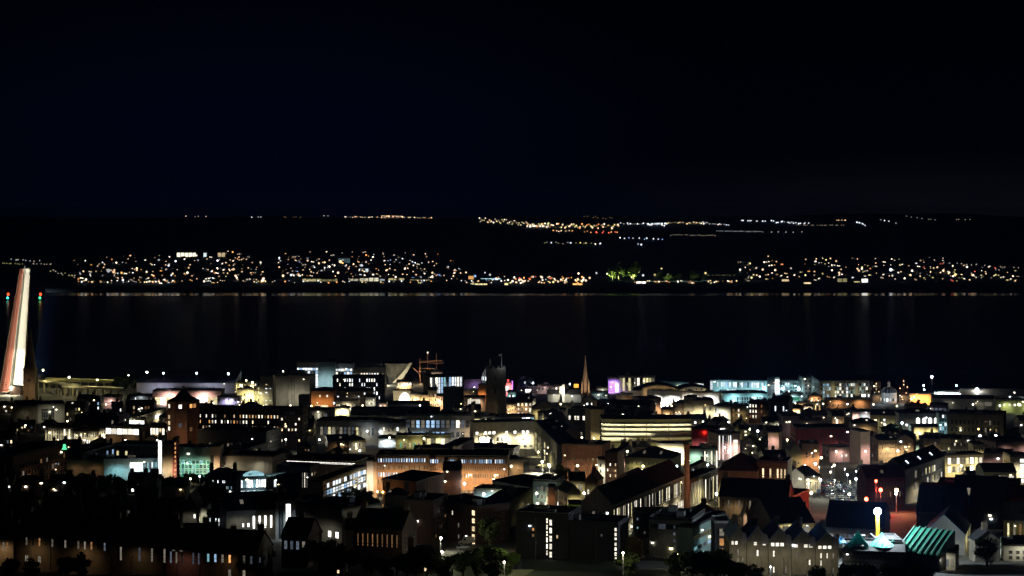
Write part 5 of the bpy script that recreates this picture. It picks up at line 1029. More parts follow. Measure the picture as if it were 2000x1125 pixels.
pr=MB(); pts=[(803.5,707),(799,714.5),(794,722),(789,729),(783.5,735.5),(778,741),(774,746)]
prof=[(((a-777)*Ym/F),zpx(b)-4.5) for a,b in pts]
for k,((xa,za),(xb,zb)) in enumerate(zip(prof,prof[1:])):
    wa=1.3+.25*k; wb=1.3+.25*(k+1); y=-10.5
    pr.prism([(xa-wa,y,za),(xa+wa,y,za),(xa+wa,y+7,za),(xa-wa,y+7,za)][::-1],[(xb-wb,y,zb),(xb+wb,y,zb),(xb+wb,y+7,zb),(xb-wb,y+7,zb)][::-1])
pr.build('prow',surf('pale_museum_prow',(.55,.5,.42),var=.2),mu)
add_light(mu,(8,-26,3),LC['n'],14000,.6); add_light(mu,(-8,-22,4),LC['n'],6000,.6)
# ================= sailing ship =================
Ys=1800.0; shp=empty('sailing_ship',(X_of(836,Ys),Ys,0)); tag(shp,'three masted sailing ship with red lit masts at the quay','ship')
WOOD=surf('dark_hull_timber',(.08,.05,.04)); MAST=surf('mast_timber',(.45,.25,.18),rough=.6)
m=MB(); hl=[(-9,-4),(0,-5),(14,-4),(20,0),(14,4),(0,5),(-9,4)]
m.prism([(y*.55,x*.9,0.2) for x,y in hl][::-1],[(y*1.0,x*1.05,5.5) for x,y in hl][::-1]); m.build('hull',WOOD,shp)
zz=lambda p:H-(p-HY)*Ys/F
for px,top,y,yards in ((821,697,-8,((718,817,850),(723.5,816,831),(706,822,843))),(835,687,4,((706,822,862),(711,838,865))),(851,691,14,((706,838,865),(711,842,866)))):
    x=(px-836)*Ys/F; m=MB(); m.tube((x,y,4),(x,y,zz(top)),.42,.2,8); ms=m.build('mast',MAST,shp)
    for yy,a,b in yards: m=MB(); m.tube(((a-836)*Ys/F,y-.4,zz(yy)),((b-836)*Ys/F,y-.4,zz(yy)),.2,n=6); m.build('yard',MAST,ms)
    m=MB()
    for s in (-1,1): m.tube((x+s*4,y,5.5),(x,y,zz(top)*.8),.06,n=4)
    m.build('rigging',WOOD,ms)
m=MB(); m.tube(((808-836)*Ys/F,-12,zz(716)),((819.5-836)*Ys/F,-9,zz(728)),.28,n=6); m.build('bowsprit',MAST,shp)
for x,y in ((-6,-20),(1,-14),(7,-12)): add_light(shp,(x,y,9),LC['m'],2600,.4)
m=MB(); m.ball(((835-836)*Ys/F,3.2,zz(689)),.55,8,6); m.build('masthead_light',lampm('masthead',(1,.9,.8),4),shp)

# ================= round skylight =================
Yr=Y_of_base(975)+8; rs_=empty('round_skylight',(X_of(496,Yr),Yr,g(Yr))); tag(rs_,'glowing oval glass roof lantern above the cyan restaurant','skylight')
zz=H-(931-HY)*Yr/F-g(Yr); m=MB(); m.prism(ring(20,5.5,-1),ring(20,5.5,zz)); m.build('drum',WALL['dk'],rs_)
m=MB(); m.ball((0,0,zz),5.2,20,8,zs=.5); m.build('glass_roof',glow('lit_skylight_glass',(.45,.85,.95),.9,vary=.5,noise=.6),rs_)
m=MB(); m.prism([(5,-4,zz+.01),(14,2,zz+1.6),(14,3,zz+1.6),(4,4,zz+.01)],[(5,-4,zz+.5),(14,2,zz+2),(14,3,zz+2),(4,4,zz+.5)]); m.build('roof_wing',WALL['wh'],rs_)
add_light(rs_,(6,-9,zz+3),LC['t'],900,.4)
# arched windows of the grey hall
Ya=Y_of_base(850)
ah=[o for o in bpy.data.objects if o.get('label')=='grey hall with four glowing arched windows'][0]
for px in (1793,1805,1816.5,1828):
    x=X_of(px,Ya)-ah.location.x; w=3.4*Ya/F; zb=H-(825-HY)*Ya/F-g(Ya); h=10.5*Ya/F
    q=[(-w,0),(w,0)]+[(w*math.cos(math.pi*i/8),h-w+w*math.sin(math.pi*i/8)) for i in range(9)]
    m=MB(); m.prism([(a,-.12,b) for a,b in q],[(a,.02,b) for a,b in q]); o=m.build('arched_window',PANE['Z'],ah); o.location=(x,0,zb)

# ================= road bridge =================
br=empty('road_bridge',(0,0,0)); tag(br,'long floodlit road bridge crossing the river to the far shore','bridge')
def bx_(Y): return -438-.2449*(Y-1700)
def bz_(Y):
    P=[(1640,5.6),(1700,6),(1850,6.6),(2000,9),(2500,19),(3000,27),(3500,36),(3950,46)]
    for (a,za),(b,zb) in zip(P,P[1:]):
        if Y<=b: return za+(zb-za)*(Y-a)/(b-a)
    return 46
YS=[1690+i*(3960-1690)/46 for i in range(47)]
def lane(x0,x1,z0,z1,name,m_):
    m=MB()
    for a,b in zip(YS,YS[1:]):
        xa,xb=bx_(a),bx_(b); za,zb=bz_(a),bz_(b)
        m.prism([(xa+x0,a,za+z0),(xa+x1,a,za+z0),(xb+x1,b,zb+z0),(xb+x0,b,zb+z0)],[(xa+x0,a,za+z1),(xa+x1,a,za+z1),(xb+x1,b,zb+z1),(xb+x0,b,zb+z1)])
    return m.build(name,m_,br)
lane(-10.5,10.5,-1.6,-.002,'deck',WALL['cn'])
lane(-9.9,-2.2,0,.05,'red_carriageway',surf('red_asphalt',(.40,.13,.08),var=.2,streak=False))  # red of the taillight trails put into the lane colour
lane(2.2,9.9,0,.05,'white_carriageway',surf('pale_concrete_carriageway',(.62,.6,.54),var=.15,streak=False))  # strong light on this lane put into its paler colour
lane(-1.95,-1.5,0,.8,'barrier',surf('cream_barrier',(.6,.58,.42),var=.1)); lane(1.5,1.95,0,.8,'barrier',surf('cream_barrier',(.6,.58,.42)))
lane(-1.45,1.45,0,.4,'walkway',surf('walkway_paving',(.07,.065,.035),var=.4,streak=False))
lane(-10.5,-10,0,1.1,'parapet',surf('cream_barrier',(.6,.58,.42))); lane(10,10.5,0,1.1,'parapet',surf('cream_barrier',(.6,.58,.42)))
for i in range(24):
    Y=1760+i*92.0; x=bx_(Y); z=bz_(Y)
    if z>7: 
        m=MB()
        for s in (-1,1): m.tube((x+s*5,Y,-3),(x+s*5,Y,z-1.4),1.4,1.1,8)
        m.box(x-8,x+8,Y-1,Y+1,z-2.6,z-1.605); m.build('pier',WALL['cn'],br)
WL=surf('white_lane_paint',(.8,.8,.78),var=.1)
for x in (-6.1,6.1):
    m=MB()
    for i in range(150):
        Y=1700+i*15.0; m.prism([(bx_(Y)+x-.12,Y,bz_(Y)+.052),(bx_(Y)+x+.12,Y,bz_(Y)+.052),(bx_(Y+6)+x+.12,Y+6,bz_(Y+6)+.052),(bx_(Y+6)+x-.12,Y+6,bz_(Y+6)+.052)],[(bx_(Y)+x-.12,Y,bz_(Y)+.06),(bx_(Y)+x+.12,Y,bz_(Y)+.06),(bx_(Y+6)+x+.12,Y+6,bz_(Y+6)+.06),(bx_(Y+6)+x-.12,Y+6,bz_(Y+6)+.06)])
    m.build('lane_marking',WL,br)
for s_ in (-1,1):
    m=MB()
    for i in range(280):
        Y=1700+i*8.0; x=bx_(Y)+s_*1.25; z=bz_(Y)+.4; m.box(x-.08,x+.08,Y-.08,Y+.08,z,z+1.3)
        m.box(x-.05,x+.05,Y,Y+.3,z+1.2,z+1.3)
    m.build('railing',METAL,br)
lane(10.52,12.0,-1.2,-.9,'service_ledge',surf('rust_brown_ledge',(.3,.14,.08)))
gp=None
for i in range(92):
    Y=1706+i*24.4; x=bx_(Y); z=bz_(Y)
    if gp is None:
        gp=empty('bridge_lamp',(x,Y,z+.4)); m=MB(); m.tube((0,0,0),(0,0,12.6),.14,.09,6); m.tube((-2,0,12.6),(2,0,12.6),.07,n=5); m.build('pole',METAL,gp)
        for s in (-1,1): m=MB(); m.box(s*2.3-.45,s*2.3+.45,-.25,.25,12.55,12.72); m.build('lamp_head',METAL,gp)
        o=gp
    else: o=copy_tree(gp); o.location=(x,Y,z+.4)
    tag(o,'twin armed lamp column on the centre line of the long bridge','street lamp','lamp columns along the road bridge')
    add_light(o,(2.6,-.1,12.2),(1,.94,.76),16000*(2.2 if i<18 else 1),.3,spot=110,target=(4.5,0,0)); add_light(o,(-2.6,-.1,12.2),(1,.84,.66),3200,.3,spot=110,target=(-4.5,0,0))
for dx,dy in ((4,1705),(8,1730),(6,1780)):
    pass
ml(21,756,772,'n',40000,.8,'lamp beside the foot of the bridge')
# ramps and canopies right of the steeple
def slab(name,label,cat,p0,p1,zthick,wid,m_,posts=6,basepy0=766,basepy1=766,rail=True):
    Y0=Y_of_base(basepy0); Y1=Y_of_base(basepy1); a=Vector((X_of(p0[0],Y0),Y0,H-(p0[1]-HY)*Y0/F)); b=Vector((X_of(p1[0],Y1),Y1,H-(p1[1]-HY)*Y1/F))
    root=empty(name,(a.x,a.y,5)); tag(root,label,cat); d=b-a; m=MB()
    P=[(0,0,a.z-5),(d.x,d.y,b.z-5)]
    m.prism([(0,0,P[0][2]-zthick),(d.x,d.y,P[1][2]-zthick),(d.x,d.y+wid,P[1][2]-zthick),(0,wid,P[0][2]-zthick)],[(0,0,P[0][2]),(d.x,d.y,P[1][2]),(d.x,d.y+wid,P[1][2]),(0,wid,P[0][2])]); m.build('deck',m_,root)
    for i in range(posts):
        t=(i+.5)/posts; m=MB(); zt_=P[0][2]+(P[1][2]-P[0][2])*t-zthick; m.box(d.x*t-.6,d.x*t+.6,d.y*t+.5,d.y*t+1.5,-1,zt_); m.build('pier',WALL['cr'],root)
    if rail:
        m=MB(); 
        for zr in (.5,1.0): m.tube((0,.2,P[0][2]+zr),(d.x,d.y+.2,P[1][2]+zr),.05,n=4)
        m.build('railing',METAL,root)
    return root
OLC=surf('olive_canopy_concrete',(.4,.38,.2),var=.3)
s1=slab('road_ramp','long cream road ramp curving down from the bridge','ramp',(68,742),(152,752),1.4,9,surf('cream_ramp_concrete',(.5,.47,.36)),7,768,774)
s2=slab('road_ramp','lower cream ramp slab continuing to the trees','ramp',(120,753),(238,758),1.6,8,surf('cream_ramp_concrete',(.5,.47,.36)),8,774,778)
s3=slab('footbridge','long olive footbridge roof above the ramps','footbridge',(88,738),(226,743),2.6,7,OLC,9,757,760,False)
for s,x in ((s1,10),(s1,30),(s2,8),(s2,28),(s2,48),(s3,10),(s3,32),(s3,54)): add_light(s,(x,-8,15 if s is not s3 else 17),LC['y'],3200,.4)
# channel beacons in the river
for px,c2,lab in ((15,'t','channel beacon left of the bridge with red and cyan lights'),(78,'g','channel beacon right of the bridge with red and green lights')):
    Yb=3540.0; r_=empty('channel_beacon',(X_of(px,Yb),Yb,0)); tag(r_,lab,'beacon')
    m=MB(); m.tube((0,0,-2),(0,0,3),3,2.2,10); m.tube((0,0,3),(0,0,11),.5,.4,8); m.box(-1.6,1.6,-1.6,1.6,5.6,6); m.build('post',METAL,r_)
    m=MB(); m.ball((1,0,11.5),2.3,8,6,zs=1.3); m.build('red_lamp',lampm('beacon_red',(1,.08,.02),3,'AUTO'),r_)
    m=MB(); m.ball((0,-.6,5),1.9,8,6); m.build('green_lamp',lampm('beacon_'+c2,(.05,.9,.7) if c2=='t' else (.05,1,.3),6,'AUTO'),r_)
# ================= near ground, quay, river, far land =================
def ground_sheet():
    xs=[-1500+i*60 for i in range(51)]; ys=sorted(set([a for a,_ in GP if a<1900]+[ -200,50,150,250,350,450,650,750,850,950,1050,1150,1275,1425,1600,1775,1890]))
    v=[(x,y,g(y)) for y in ys for x in xs]; n=len(xs); f=[]
    for j in range(len(ys)-1):
        for i in range(n-1): a=j*n+i; f.append((a,a+1,a+n+1,a+n))
    k=len(v); v+=[(x,1890,-6) for x in xs]; base=(len(ys)-1)*n
    for i in range(n-1): f.append((base+i,base+i+1,k+i+1,k+i))
    me=bpy.data.meshes.new('ground'); me.from_pydata(v,[],f); me.materials.append(surf('city_asphalt',(.16,.16,.15),rough=.8,var=.4,scale=.08,streak=False)); o=bpy.data.objects.new('ground',me); col.objects.link(o)
    tag(o,'dark sloping city ground between the buildings',kind='structure')
ground_sheet()
def patch(name,label,px0,px1,Y0,Y1,m_,dz=.03,kind='structure',skew=0):
    v=[];f=[];n=10
    for j in range(n+1):
        Y=Y0+(Y1-Y0)*j/n
        for p in (px0,px1): v.append((X_of(p,(Y0+Y1)/2)+skew*(j/n),Y,g(Y)+dz))
    for j in range(n): a=j*2; f.append((a,a+1,a+3,a+2))
    me=bpy.data.meshes.new(name); me.from_pydata(v,[],f); me.materials.append(m_); o=bpy.data.objects.new(name,me); col.objects.link(o); tag(o,label,kind=kind); return o
PAVE=surf('pale_paving',(.5,.48,.42),rough=.8,var=.2,scale=.3,streak=False); LOT=surf('car_park_asphalt',(.12,.12,.115),rough=.6,var=.4,scale=.2,streak=False)
patch('pavement','bright paved street corner below the olive terrace',1034,1090,1030,1165,PAVE)
patch('road','car park surface crowded with parked cars',1586,1682,850,990,LOT)
patch('road','road in front of the cream shopping mall',925,1050,1092,1118,surf('road_asphalt',(.09,.09,.085),streak=False))
patch('path','pale park path at the bottom edge',920,1006,560,592,surf('pale_path',(.38,.33,.26),streak=False),skew=6)
patch('road','short parking road above the park lawn',835,935,640,692,LOT,dz=.02)
patch('lawn','grass lawn between the park trees',862,1010,572,636,surf('lawn_grass',(.035,.055,.012),var=.5,scale=.5,streak=False),dz=.015)
patch('lawn','grass bank before the black flats',1020,1200,588,640,surf('lawn_grass',(.035,.055,.012)),dz=.02)
patch('pavement','pale floodlit landing at the foot of the long bridge',-10,44,1648,1702,PAVE)
# water
m_,nt,out=mat('river_water'); N=nt.nodes; K=nt.links; p=N.new('ShaderNodeBsdfPrincipled'); p.inputs['Base Color'].default_value=(.003,.008,.03,1); p.inputs['Roughness'].default_value=.3; p.inputs['IOR'].default_value=1.33; p.inputs['Specular IOR Level'].default_value=.16
tc=N.new('ShaderNodeTexCoord'); mp=N.new('ShaderNodeMapping'); mp.inputs['Scale'].default_value=(.05,.16,.1); nz=N.new('ShaderNodeTexNoise'); nz.inputs['Scale'].default_value=1; nz.inputs['Detail'].default_value=8; bp=N.new('ShaderNodeBump'); bp.inputs['Strength'].default_value=.35; bp.inputs['Distance'].default_value=1.5
K.new(tc.outputs['Object'],mp.inputs[0]); K.new(mp.outputs[0],nz.inputs['Vector']); K.new(nz.outputs[0],bp.inputs['Height']); K.new(bp.outputs[0],p.inputs['Normal']); K.new(p.outputs[0],out.inputs[0])
me=bpy.data.meshes.new('water'); me.from_pydata([(-5100,1860,0),(5100,1860,0),(5100,6000,0),(-5100,6000,0)],[],[(0,1,2,3)]); me.materials.append(m_); o=bpy.data.objects.new('water',me); col.objects.link(o); tag(o,'wide dark river estuary between the city and the far shore',kind='structure')
m2,nt,out=mat('calm_shallow_water'); p=nt.nodes.new('ShaderNodeBsdfPrincipled'); p.inputs['Base Color'].default_value=(.004,.007,.015,1); p.inputs['Roughness'].default_value=.11; nt.links.new(p.outputs[0],out.inputs[0])  # smoother water strip added so the far lights glint along the shore
me=bpy.data.meshes.new('water'); me.from_pydata([(-4000,3745,.01),(4000,3745,.01),(4000,3892,.01),(-4000,3892,.01)],[],[(0,1,2,3)]); me.materials.append(m2); o=bpy.data.objects.new('water',me); col.objects.link(o); tag(o,'calm shallow water along the far shore',kind='structure')
# far land
TP=[(-600,505),(0,515),(90,522),(150,506),(300,496),(400,488),(520,492),(850,496),(900,515),(950,534),(1000,541),(1150,542),(1250,540),(1400,538),(1440,508),(1500,498),(1700,503),(1850,505),(1920,520),(2000,527),(2600,520)]
RP=[(-600,425),(0,424),(400,425),(950,424),(1300,424),(1500,420),(1850,418),(2000,421),(2600,424)]
def lerp(P,x):
    if x<=P[0][0]: return P[0][1]
    for (a,za),(b,zb) in zip(P,P[1:]):
        if x<=b: return za+(zb-za)*(x-a)/(b-a)
    return P[-1][1]
def farz(x,Y):
    px=1000+F*x/Y; z50=max(4,H-(lerp(TP,px)-HY)*5000/F); zr=H-(lerp(RP,px)-HY)*9500/F
    wob=2.0*math.sin(x*.004+Y*.002)+1.2*math.sin(x*.011-Y*.005)
    if Y<3890: return -3
    if Y<5000: t=(Y-3890)/1110; return 1.2+(z50-1.2)*t**.85+wob*min(1,t*3)*.6
    t=(Y-5000)/4500; return z50+(zr-z50)*min(1,t)+wob*(1+1.5*min(1,t))
Yv=[3886,3890,3900]+[3930+i*45 for i in range(26)]+[5100+i*160 for i in range(28)]+[9600,9900,10600]
xs=[-4200+i*70 for i in range(121)]; v=[]; f=[]; n=len(xs)
for Y in Yv:
    for x in xs: v.append((x,Y,farz(x,Y) if Y<9700 else farz(x,9500)-(Y-9600)*.05))
for j in range(len(Yv)-1):
    for i in range(n-1): a=j*n+i; f.append((a,a+1,a+n+1,a+n))
me=bpy.data.meshes.new('hills'); me.from_pydata(v,[],f); me.materials.append(surf('far_hillside',(.10,.15,.24),rough=1,var=.4,scale=.02,streak=False,spec=.05)); o=bpy.data.objects.new('hills',me); col.objects.link(o); tag(o,'dark hills and low land on the far shore',kind='structure')  # blue of the night air put into the hill colour
def hit(px,py_,y0=3895,y1=9600):
    """distance at which the sight line through this image point meets the far land"""
    Y=y0
    while Y<y1:
        x=X_of(px,Y)
        if farz(x,Y)>=H-(py_-HY)*Y/F: return x,Y,farz(x,Y)
        Y+=8
    return None
# ---- far houses: a few shared shapes, each a walled house with a pitched roof and lit openings
FW=WALL['st']
FK={}
def far_house(k,var):
    key=(k,var)
    if key in FK: return FK[key]
    q=random.Random(hash(key)&0xffff if False else (ord(k)*7+var)); m=MB(); w=q.uniform(4.5,7); h=q.uniform(4.5,7)
    m.box(-w,w,0,8,-4,h); m.prism([(-w-.3,-.3,h),(w+.3,-.3,h),(w+.3,8.3,h),(-w-.3,8.3,h)],[(-w-.3,3.9,h+3.2),(w+.3,3.9,h+3.2),(w+.3,4.1,h+3.2),(-w-.3,4.1,h+3.2)],1)
    for i in range(q.choice((1,1,2,3))):
        x=q.uniform(-w+1.8,w-1.8); z=q.uniform(.8,h-2.6); a=q.uniform(.7,1.6); b=q.uniform(.9,2.0)
        m.box(x-a,x+a,-.12,.02,z,z+b,2)
    FK[key]=m.mesh('far_house',[FW,SLATE,FARM[k]]); return FK[key]
FARM=dict(w=glow('far_warm_light',(1,.66,.38),3.6,vary=.85,sampling='AUTO'),n=glow('far_pale_light',(1,.86,.68),4.2,vary=.85,sampling='AUTO'),c=glow('far_cool_light',(.8,.9,1),3.6,vary=.8,sampling='AUTO'),
          o=glow('far_orange_light',(1,.42,.12),3.0,vary=.8,sampling='AUTO'),b=glow('far_blue_light',(.3,.5,1),2.0,sampling='AUTO'),y=glow('far_yellow_light',(.95,.85,.35),2.6,vary=.8,sampling='AUTO'),r=glow('far_red_light',(1,.16,.1),2.6,sampling='AUTO'))
FLM={}
def far_lamp(k,rad):
    key=(k,rad)
    if key not in FLM:
        m=MB(); m.tube((0,0,-2),(0,0,7),.15,.1,5); m.ball((0,0,7+rad*.6),rad,8,6,mi=1); FLM[key]=m.mesh('far_lamp',[METAL,FARM[k]])
    return FLM[key]
def place(px,py_,me,name,label,cat,group,rz=None):
    r_=hit(px,py_)
    if not r_: return None
    x,Y,z=r_; o=bpy.data.objects.new(name,me); col.objects.link(o); o.location=(x,Y,z); o.rotation_euler.z=rnd.uniform(-.5,.5) if rz is None else rz
    tag(o,label,cat,group); return o
def topy(px,P): return lerp(P,px)
clusters=[ # count, px range, py range limits, palette, label, group
 (105,140,515,[(140,512),(200,500),(300,500),(340,495),(400,490),(470,492),(515,515)],556,'wwwnnnwoc','tiny lit house on the far hillside right of the bridge','houses on the far hillside right of the bridge'),
 (118,541,905,[(541,492),(760,494),(860,498),(905,522)],548,'wwwnnwowcb','tiny lit house on the middle hillside of the far shore','houses on the middle far hillside'),
 (78,1440,1800,[(1440,503),(1500,500),(1800,506)],550,'wnnycwwo','tiny lit house on the right hillside of the far shore','houses on the right far hillside'),
 (42,1800,1990,[(1800,504),(1850,506),(1900,514),(1990,528)],552,'wyynrwy','tiny lit house at the far right end of the far shore','houses at the right end of the far shore')]
for n_,a,b,tpf,bot,pal,lab,grp in clusters:
    cen=[rnd.uniform(a,b) for _ in range(12)]
    for i in range(n_):
        px=rnd.uniform(a,b) if i%3==0 else min(b,max(a,rnd.gauss(rnd.choice(cen),9))); t=topy(px,tpf); py_=t+2+(bot-t-2)*rnd.random()**.8
        k=rnd.choice(pal); place(px,py_,far_house(k,rnd.randrange(3)),'far_house',lab,'house',grp)
for n_,a,b,tpf,bot,pal,lab,grp in clusters:
    for i in range(int(n_*.75)):
        px=rnd.uniform(a,b); t=topy(px,tpf); py_=t+4+(bot-t-2)*rnd.random()**.7
        k=rnd.choice('wwnnco' if a<1400 else 'wnyynw'); place(px,py_,far_lamp(k,rnd.choice((.9,1.3,1.8,2.2))),'far_lamp',lab.replace('tiny lit house','street lamp point').replace('at the','at the'),'street lamp',grp.replace('houses','lamps'))
# smaller lights filling the same hillsides: far too many to count, so one mass
def mass(name,label,gen,n):
    m=MB(); ks='wncoby'; 
    for i in range(n):
        px,py_,k,r_=gen(i); h_=hit(px,py_)
        if not h_: continue
        x,Y,z=h_; m.tube((x,Y,z-1),(x,Y,z+5),.12,.1,3); m.ball((x,Y,z+5.4),r_,6,4,mi=1+ks.index(k),zs=rnd.uniform(.5,1.1))
    tag(m.build(name,[METAL]+[FARM[k] for k in ks]),label,'town lights',kind='stuff')
def gen_hill(i):
    c_=rnd.choice(clusters+clusters[:2]); a,b,tpf,bot=c_[1],c_[2],c_[3],c_[4]
    px=rnd.uniform(a,b); t=lerp(tpf,px); v=rnd.random()
    if i%3==0: v=round(v*4)/4+rnd.gauss(0,.02)+(px-a)/(b-a)*.1      # along streets that follow the slope
    return px,t+2+(bot-t)*min(1,max(0,v)),rnd.choice('wwwnncoy'),rnd.choice((.35,.5,.7,.9))
mass('far_town_lights','mass of small town lights over the far hillsides',gen_hill,230)
def gen_front(i):
    px=rnd.choice((rnd.uniform(500,960),rnd.uniform(900,1140),rnd.uniform(1230,1440),rnd.uniform(150,520))); return px,rnd.uniform(553,558) if px<960 or px>1200 else rnd.uniform(549,558),rnd.choice('nnwcwyoo'),rnd.choice((.6,1.0,1.5) if px<960 or px>1200 else (1.1,1.7,2.4))
mass('far_harbour_lights','near continuous string of small lights along the far waterfront',gen_front,210)
# pier / marina strip in the middle
for i in range(46):
    px=905+250*rnd.random(); py_=rnd.uniform(546,557) if px>960 else rnd.uniform(538,556); k=rnd.choice('ccnnowwb' if px<1010 else 'oownnwr')
    place(px,py_,far_lamp(k,rnd.choice((1.2,1.8,2.4))),'quay_lamp','quay lamp on the crowded far harbour front','street lamp','lamps on the far harbour front')
# long lit sheds along the far shore
def far_shed(px0,px1,py0,py1,k,label,s=None,name='far_shed',cat='shed'):
    r_=hit((px0+px1)/2,py1); x,Y,z=r_; L=(px1-px0)*Y/F; h=max(2.2,(py1-py0)*Y/F); m=MB(); m.box(-L/2,L/2,0,12,-4,h*1.3+1); m.prism([(-L/2-.4,-.4,h*1.3+1),(L/2+.4,-.4,h*1.3+1),(L/2+.4,12.4,h*1.3+1),(-L/2-.4,12.4,h*1.3+1)],[(-L/2,5.9,h*1.3+3),(L/2,5.9,h*1.3+3),(L/2,6.1,h*1.3+3),(-L/2,6.1,h*1.3+3)],1)
    n=max(1,int(L/9)); 
    for i in range(n): a=-L/2+L*(i+.08)/n; m.box(a,a+L/n*.84,-.1,.02,.4,h,2)
    mm=glow('far_'+label[:12],LC[k],s or .5,vary=.5,noise=.4,sampling='AUTO'); o=m.build(name,[FW,SLATE,mm]); o.location=(x,Y,z); tag(o,label,cat)
for a in ((590,628,545,550,'y','leftmost long olive lit shed on the far shore',.5),(628,660,546,550,'y','second long olive lit shed on the far shore',.35),(683,700,545,549,'n','short pale shed right of the olive sheds',.7),
 (702,720,544,550,'n','pale lit boathouse on the far shore',.9),(720,740,543,550,'n','tall pale boathouse beside the first',.9),(741,752,545,549,'c','white blue lit quay shed on the far shore',1.0),
 (758,790,544,548,'y','yellow lit sheds on the middle far shore',.7),(800,840,546,548,'y','low yellow wall lit sheds on the far shore',.4),(914,926,539,546,'o','amber glowing shed by the far harbour',2.0),
 (918,952,554,557,'y','glass fronted quay building on the far harbour',1.5),(937,978,544,546,'t','blue lit bridge building at the far harbour',1.8),(1118,1138,554,557,'o','orange lit shed at the right end of the far harbour',2.2),
 (985,993,553,557,'y','two lit doors at the left of the far harbour',2.4),(1242,1262,550,554,'z','white glowing quay building below the green trees',2.6),(345,383,494,502,'n','large lit building on the crest of the left far hill',2.2),
 (397,404,494,504,'c','small blue lit building on the left far crest',1.6),(425,440,494,502,'w','orange lit house block on the left far crest',1.0),(1682,1696,545,552,'z','bright white boathouse on the right far shore',3.0),
 (1667,1680,550,552,'y','long low lit shed left of the bright boathouse',.9),(1526,1542,546,550,'w','orange lit hotel front on the right far shore',1.6),(1569,1585,552,555,'w','small lit terrace on the right far shore',2.0),
 (660,684,505,514,'t','dim teal lit block on the middle far hill',.12),(672,680,509,513,'c','bright window of the dim teal block',3.0),(700,720,525,531,'c','white lit building low on the middle far hill',1.2),(1635,1655,544,551,'y','olive lit hall on the right far shore',.3)):
    far_shed(*a)
# street lamps along distant roads and villages beyond
VL=[]
def far_row(px0,px1,py0,py1,n,pal,label,rads=(1.6,2.4),jy=1.2,group=None):
    for i in range(n):
        px=px0+(px1-px0)*(i+rnd.random()*.9)/n; py_=py0+(py1-py0)*(px-px0)/(px1-px0+1e-6)+rnd.uniform(-jy,jy)
        r_=hit(px,py_)
        if not r_: continue
        VL.append((px,py_,rnd.choice(pal),rnd.choice(rads),label,group or ('lamps: '+label)))
far_row(360,410,425,427,4,'cn','lonely lamp on the far left skyline',(2,)); far_row(490,516,427,427,3,'c','lamp pair on the left skyline',(2.4,))
far_row(550,590,427,427,5,'wo','warm lamp on the skyline above the middle hill',(1.8,)); far_row(620,650,424,427,3,'c','cool lamp on the skyline above the middle hill',(2.,))
far_row(670,845,427,429,34,'wwn','lamp in the long warm row on the middle skyline',(2,2.8),.7); far_row(745,790,425.5,427,12,'w','bright lamp of the middle skyline village',(3.4,),.4)
far_row(935,1030,432,441,40,'nwyn','lamp of the skyline village left of centre right',(2,3),4.5)
far_row(1030,1210,443,447,70,'yynwow','lamp of the long bright skyline town',(2,3,3.8),4.5); far_row(1030,1075,446,447,10,'n','brightest lamp cluster of the skyline town',(4.4,),.8)
far_row(1080,1120,455,456,8,'wo','lamp in the red row below the skyline town',(2.4,),1.2); far_row(1140,1210,456,458,11,'or','red lamp below the skyline town',(2.4,),2)
far_row(1140,1200,425,430,9,'w','lamp above the skyline town',(2,),2); far_row(1210,1300,440,443,22,'cnc','cool lamp right of the skyline town',(2,2.8),2)
far_row(1265,1300,442,441,9,'c','brilliant cyan white lamp right of the skyline town',(3.8,),.7); far_row(1300,1375,439,440,20,'nyw','lamp in the yellow row right of the skyline town',(2,2.8),2)
far_row(1372,1425,438,445,12,'cn','lamp at the right end of the skyline town',(2.2,),1.5); far_row(1205,1300,470,472,10,'cb','cool lamp in the middle distance plain',(2.2,),1.5)
far_row(1310,1400,463,464,18,'nnw','lamp in the dotted row on the plain',(1.8,),1.0); far_row(1400,1490,455,457,26,'c','lamp in the long white road row',(1.6,),.5)
far_row(1060,1180,478,482,16,'cny','lamp of the hamlet below the skyline town',(1.8,2.4),1.5); far_row(1245,1256,482,482,2,'c','lone lamp pair on the plain',(2.8,),1)
far_row(1444,1496,435,436,9,'c','lamp of the white row on the right skyline',(2.6,),.6); far_row(1505,1580,436,442,17,'c','lamp of the second white row on the right skyline',(2.4,),2.2)
far_row(1555,1650,444,444,18,'nw','lamp of the thin road row on the right plain',(1.7,),.4); far_row(1633,1652,434,434,4,'w','lamp pair on the right skyline',(2.4,),.4)
far_row(1673,1693,439,444,5,'c','bright lamp group on the right plain',(2.8,),2); far_row(1709,1760,431,441,4,'c','scattered lamp on the far right plain',(2.4,),1)
far_row(1770,1835,425,435,7,'nc','lamp near the far right skyline',(2,),1.5); far_row(1862,1902,432,432,4,'n','last faint lamp on the far right skyline',(2,),.5)
far_row(1500,1575,458,458,5,'c','faint lamp low on the right plain',(2,),.6)
far_row(20,80,513,516,8,'nc','white lamp at the far bridge head',(1.6,2.0),1.2); far_row(2,45,520,522,9,'y','yellow lamp beside the far bridge head',(1.3,),.6); far_row(60,105,521,522,8,'n','lamp on the road right of the far bridge head',(1.3,),.6)
far_row(97,150,535,548,11,'yyn','yellow lamp on the dark shore right of the bridge',(1.2,1.6),3)
far_row(1355,1436,543,544,14,'y','tiny lamp on the low causeway of the far shore',(.8,),.4)
far_row(1840,2000,519,530,12,'cn','white lamp on the crest at the far right',(1.4,),1)

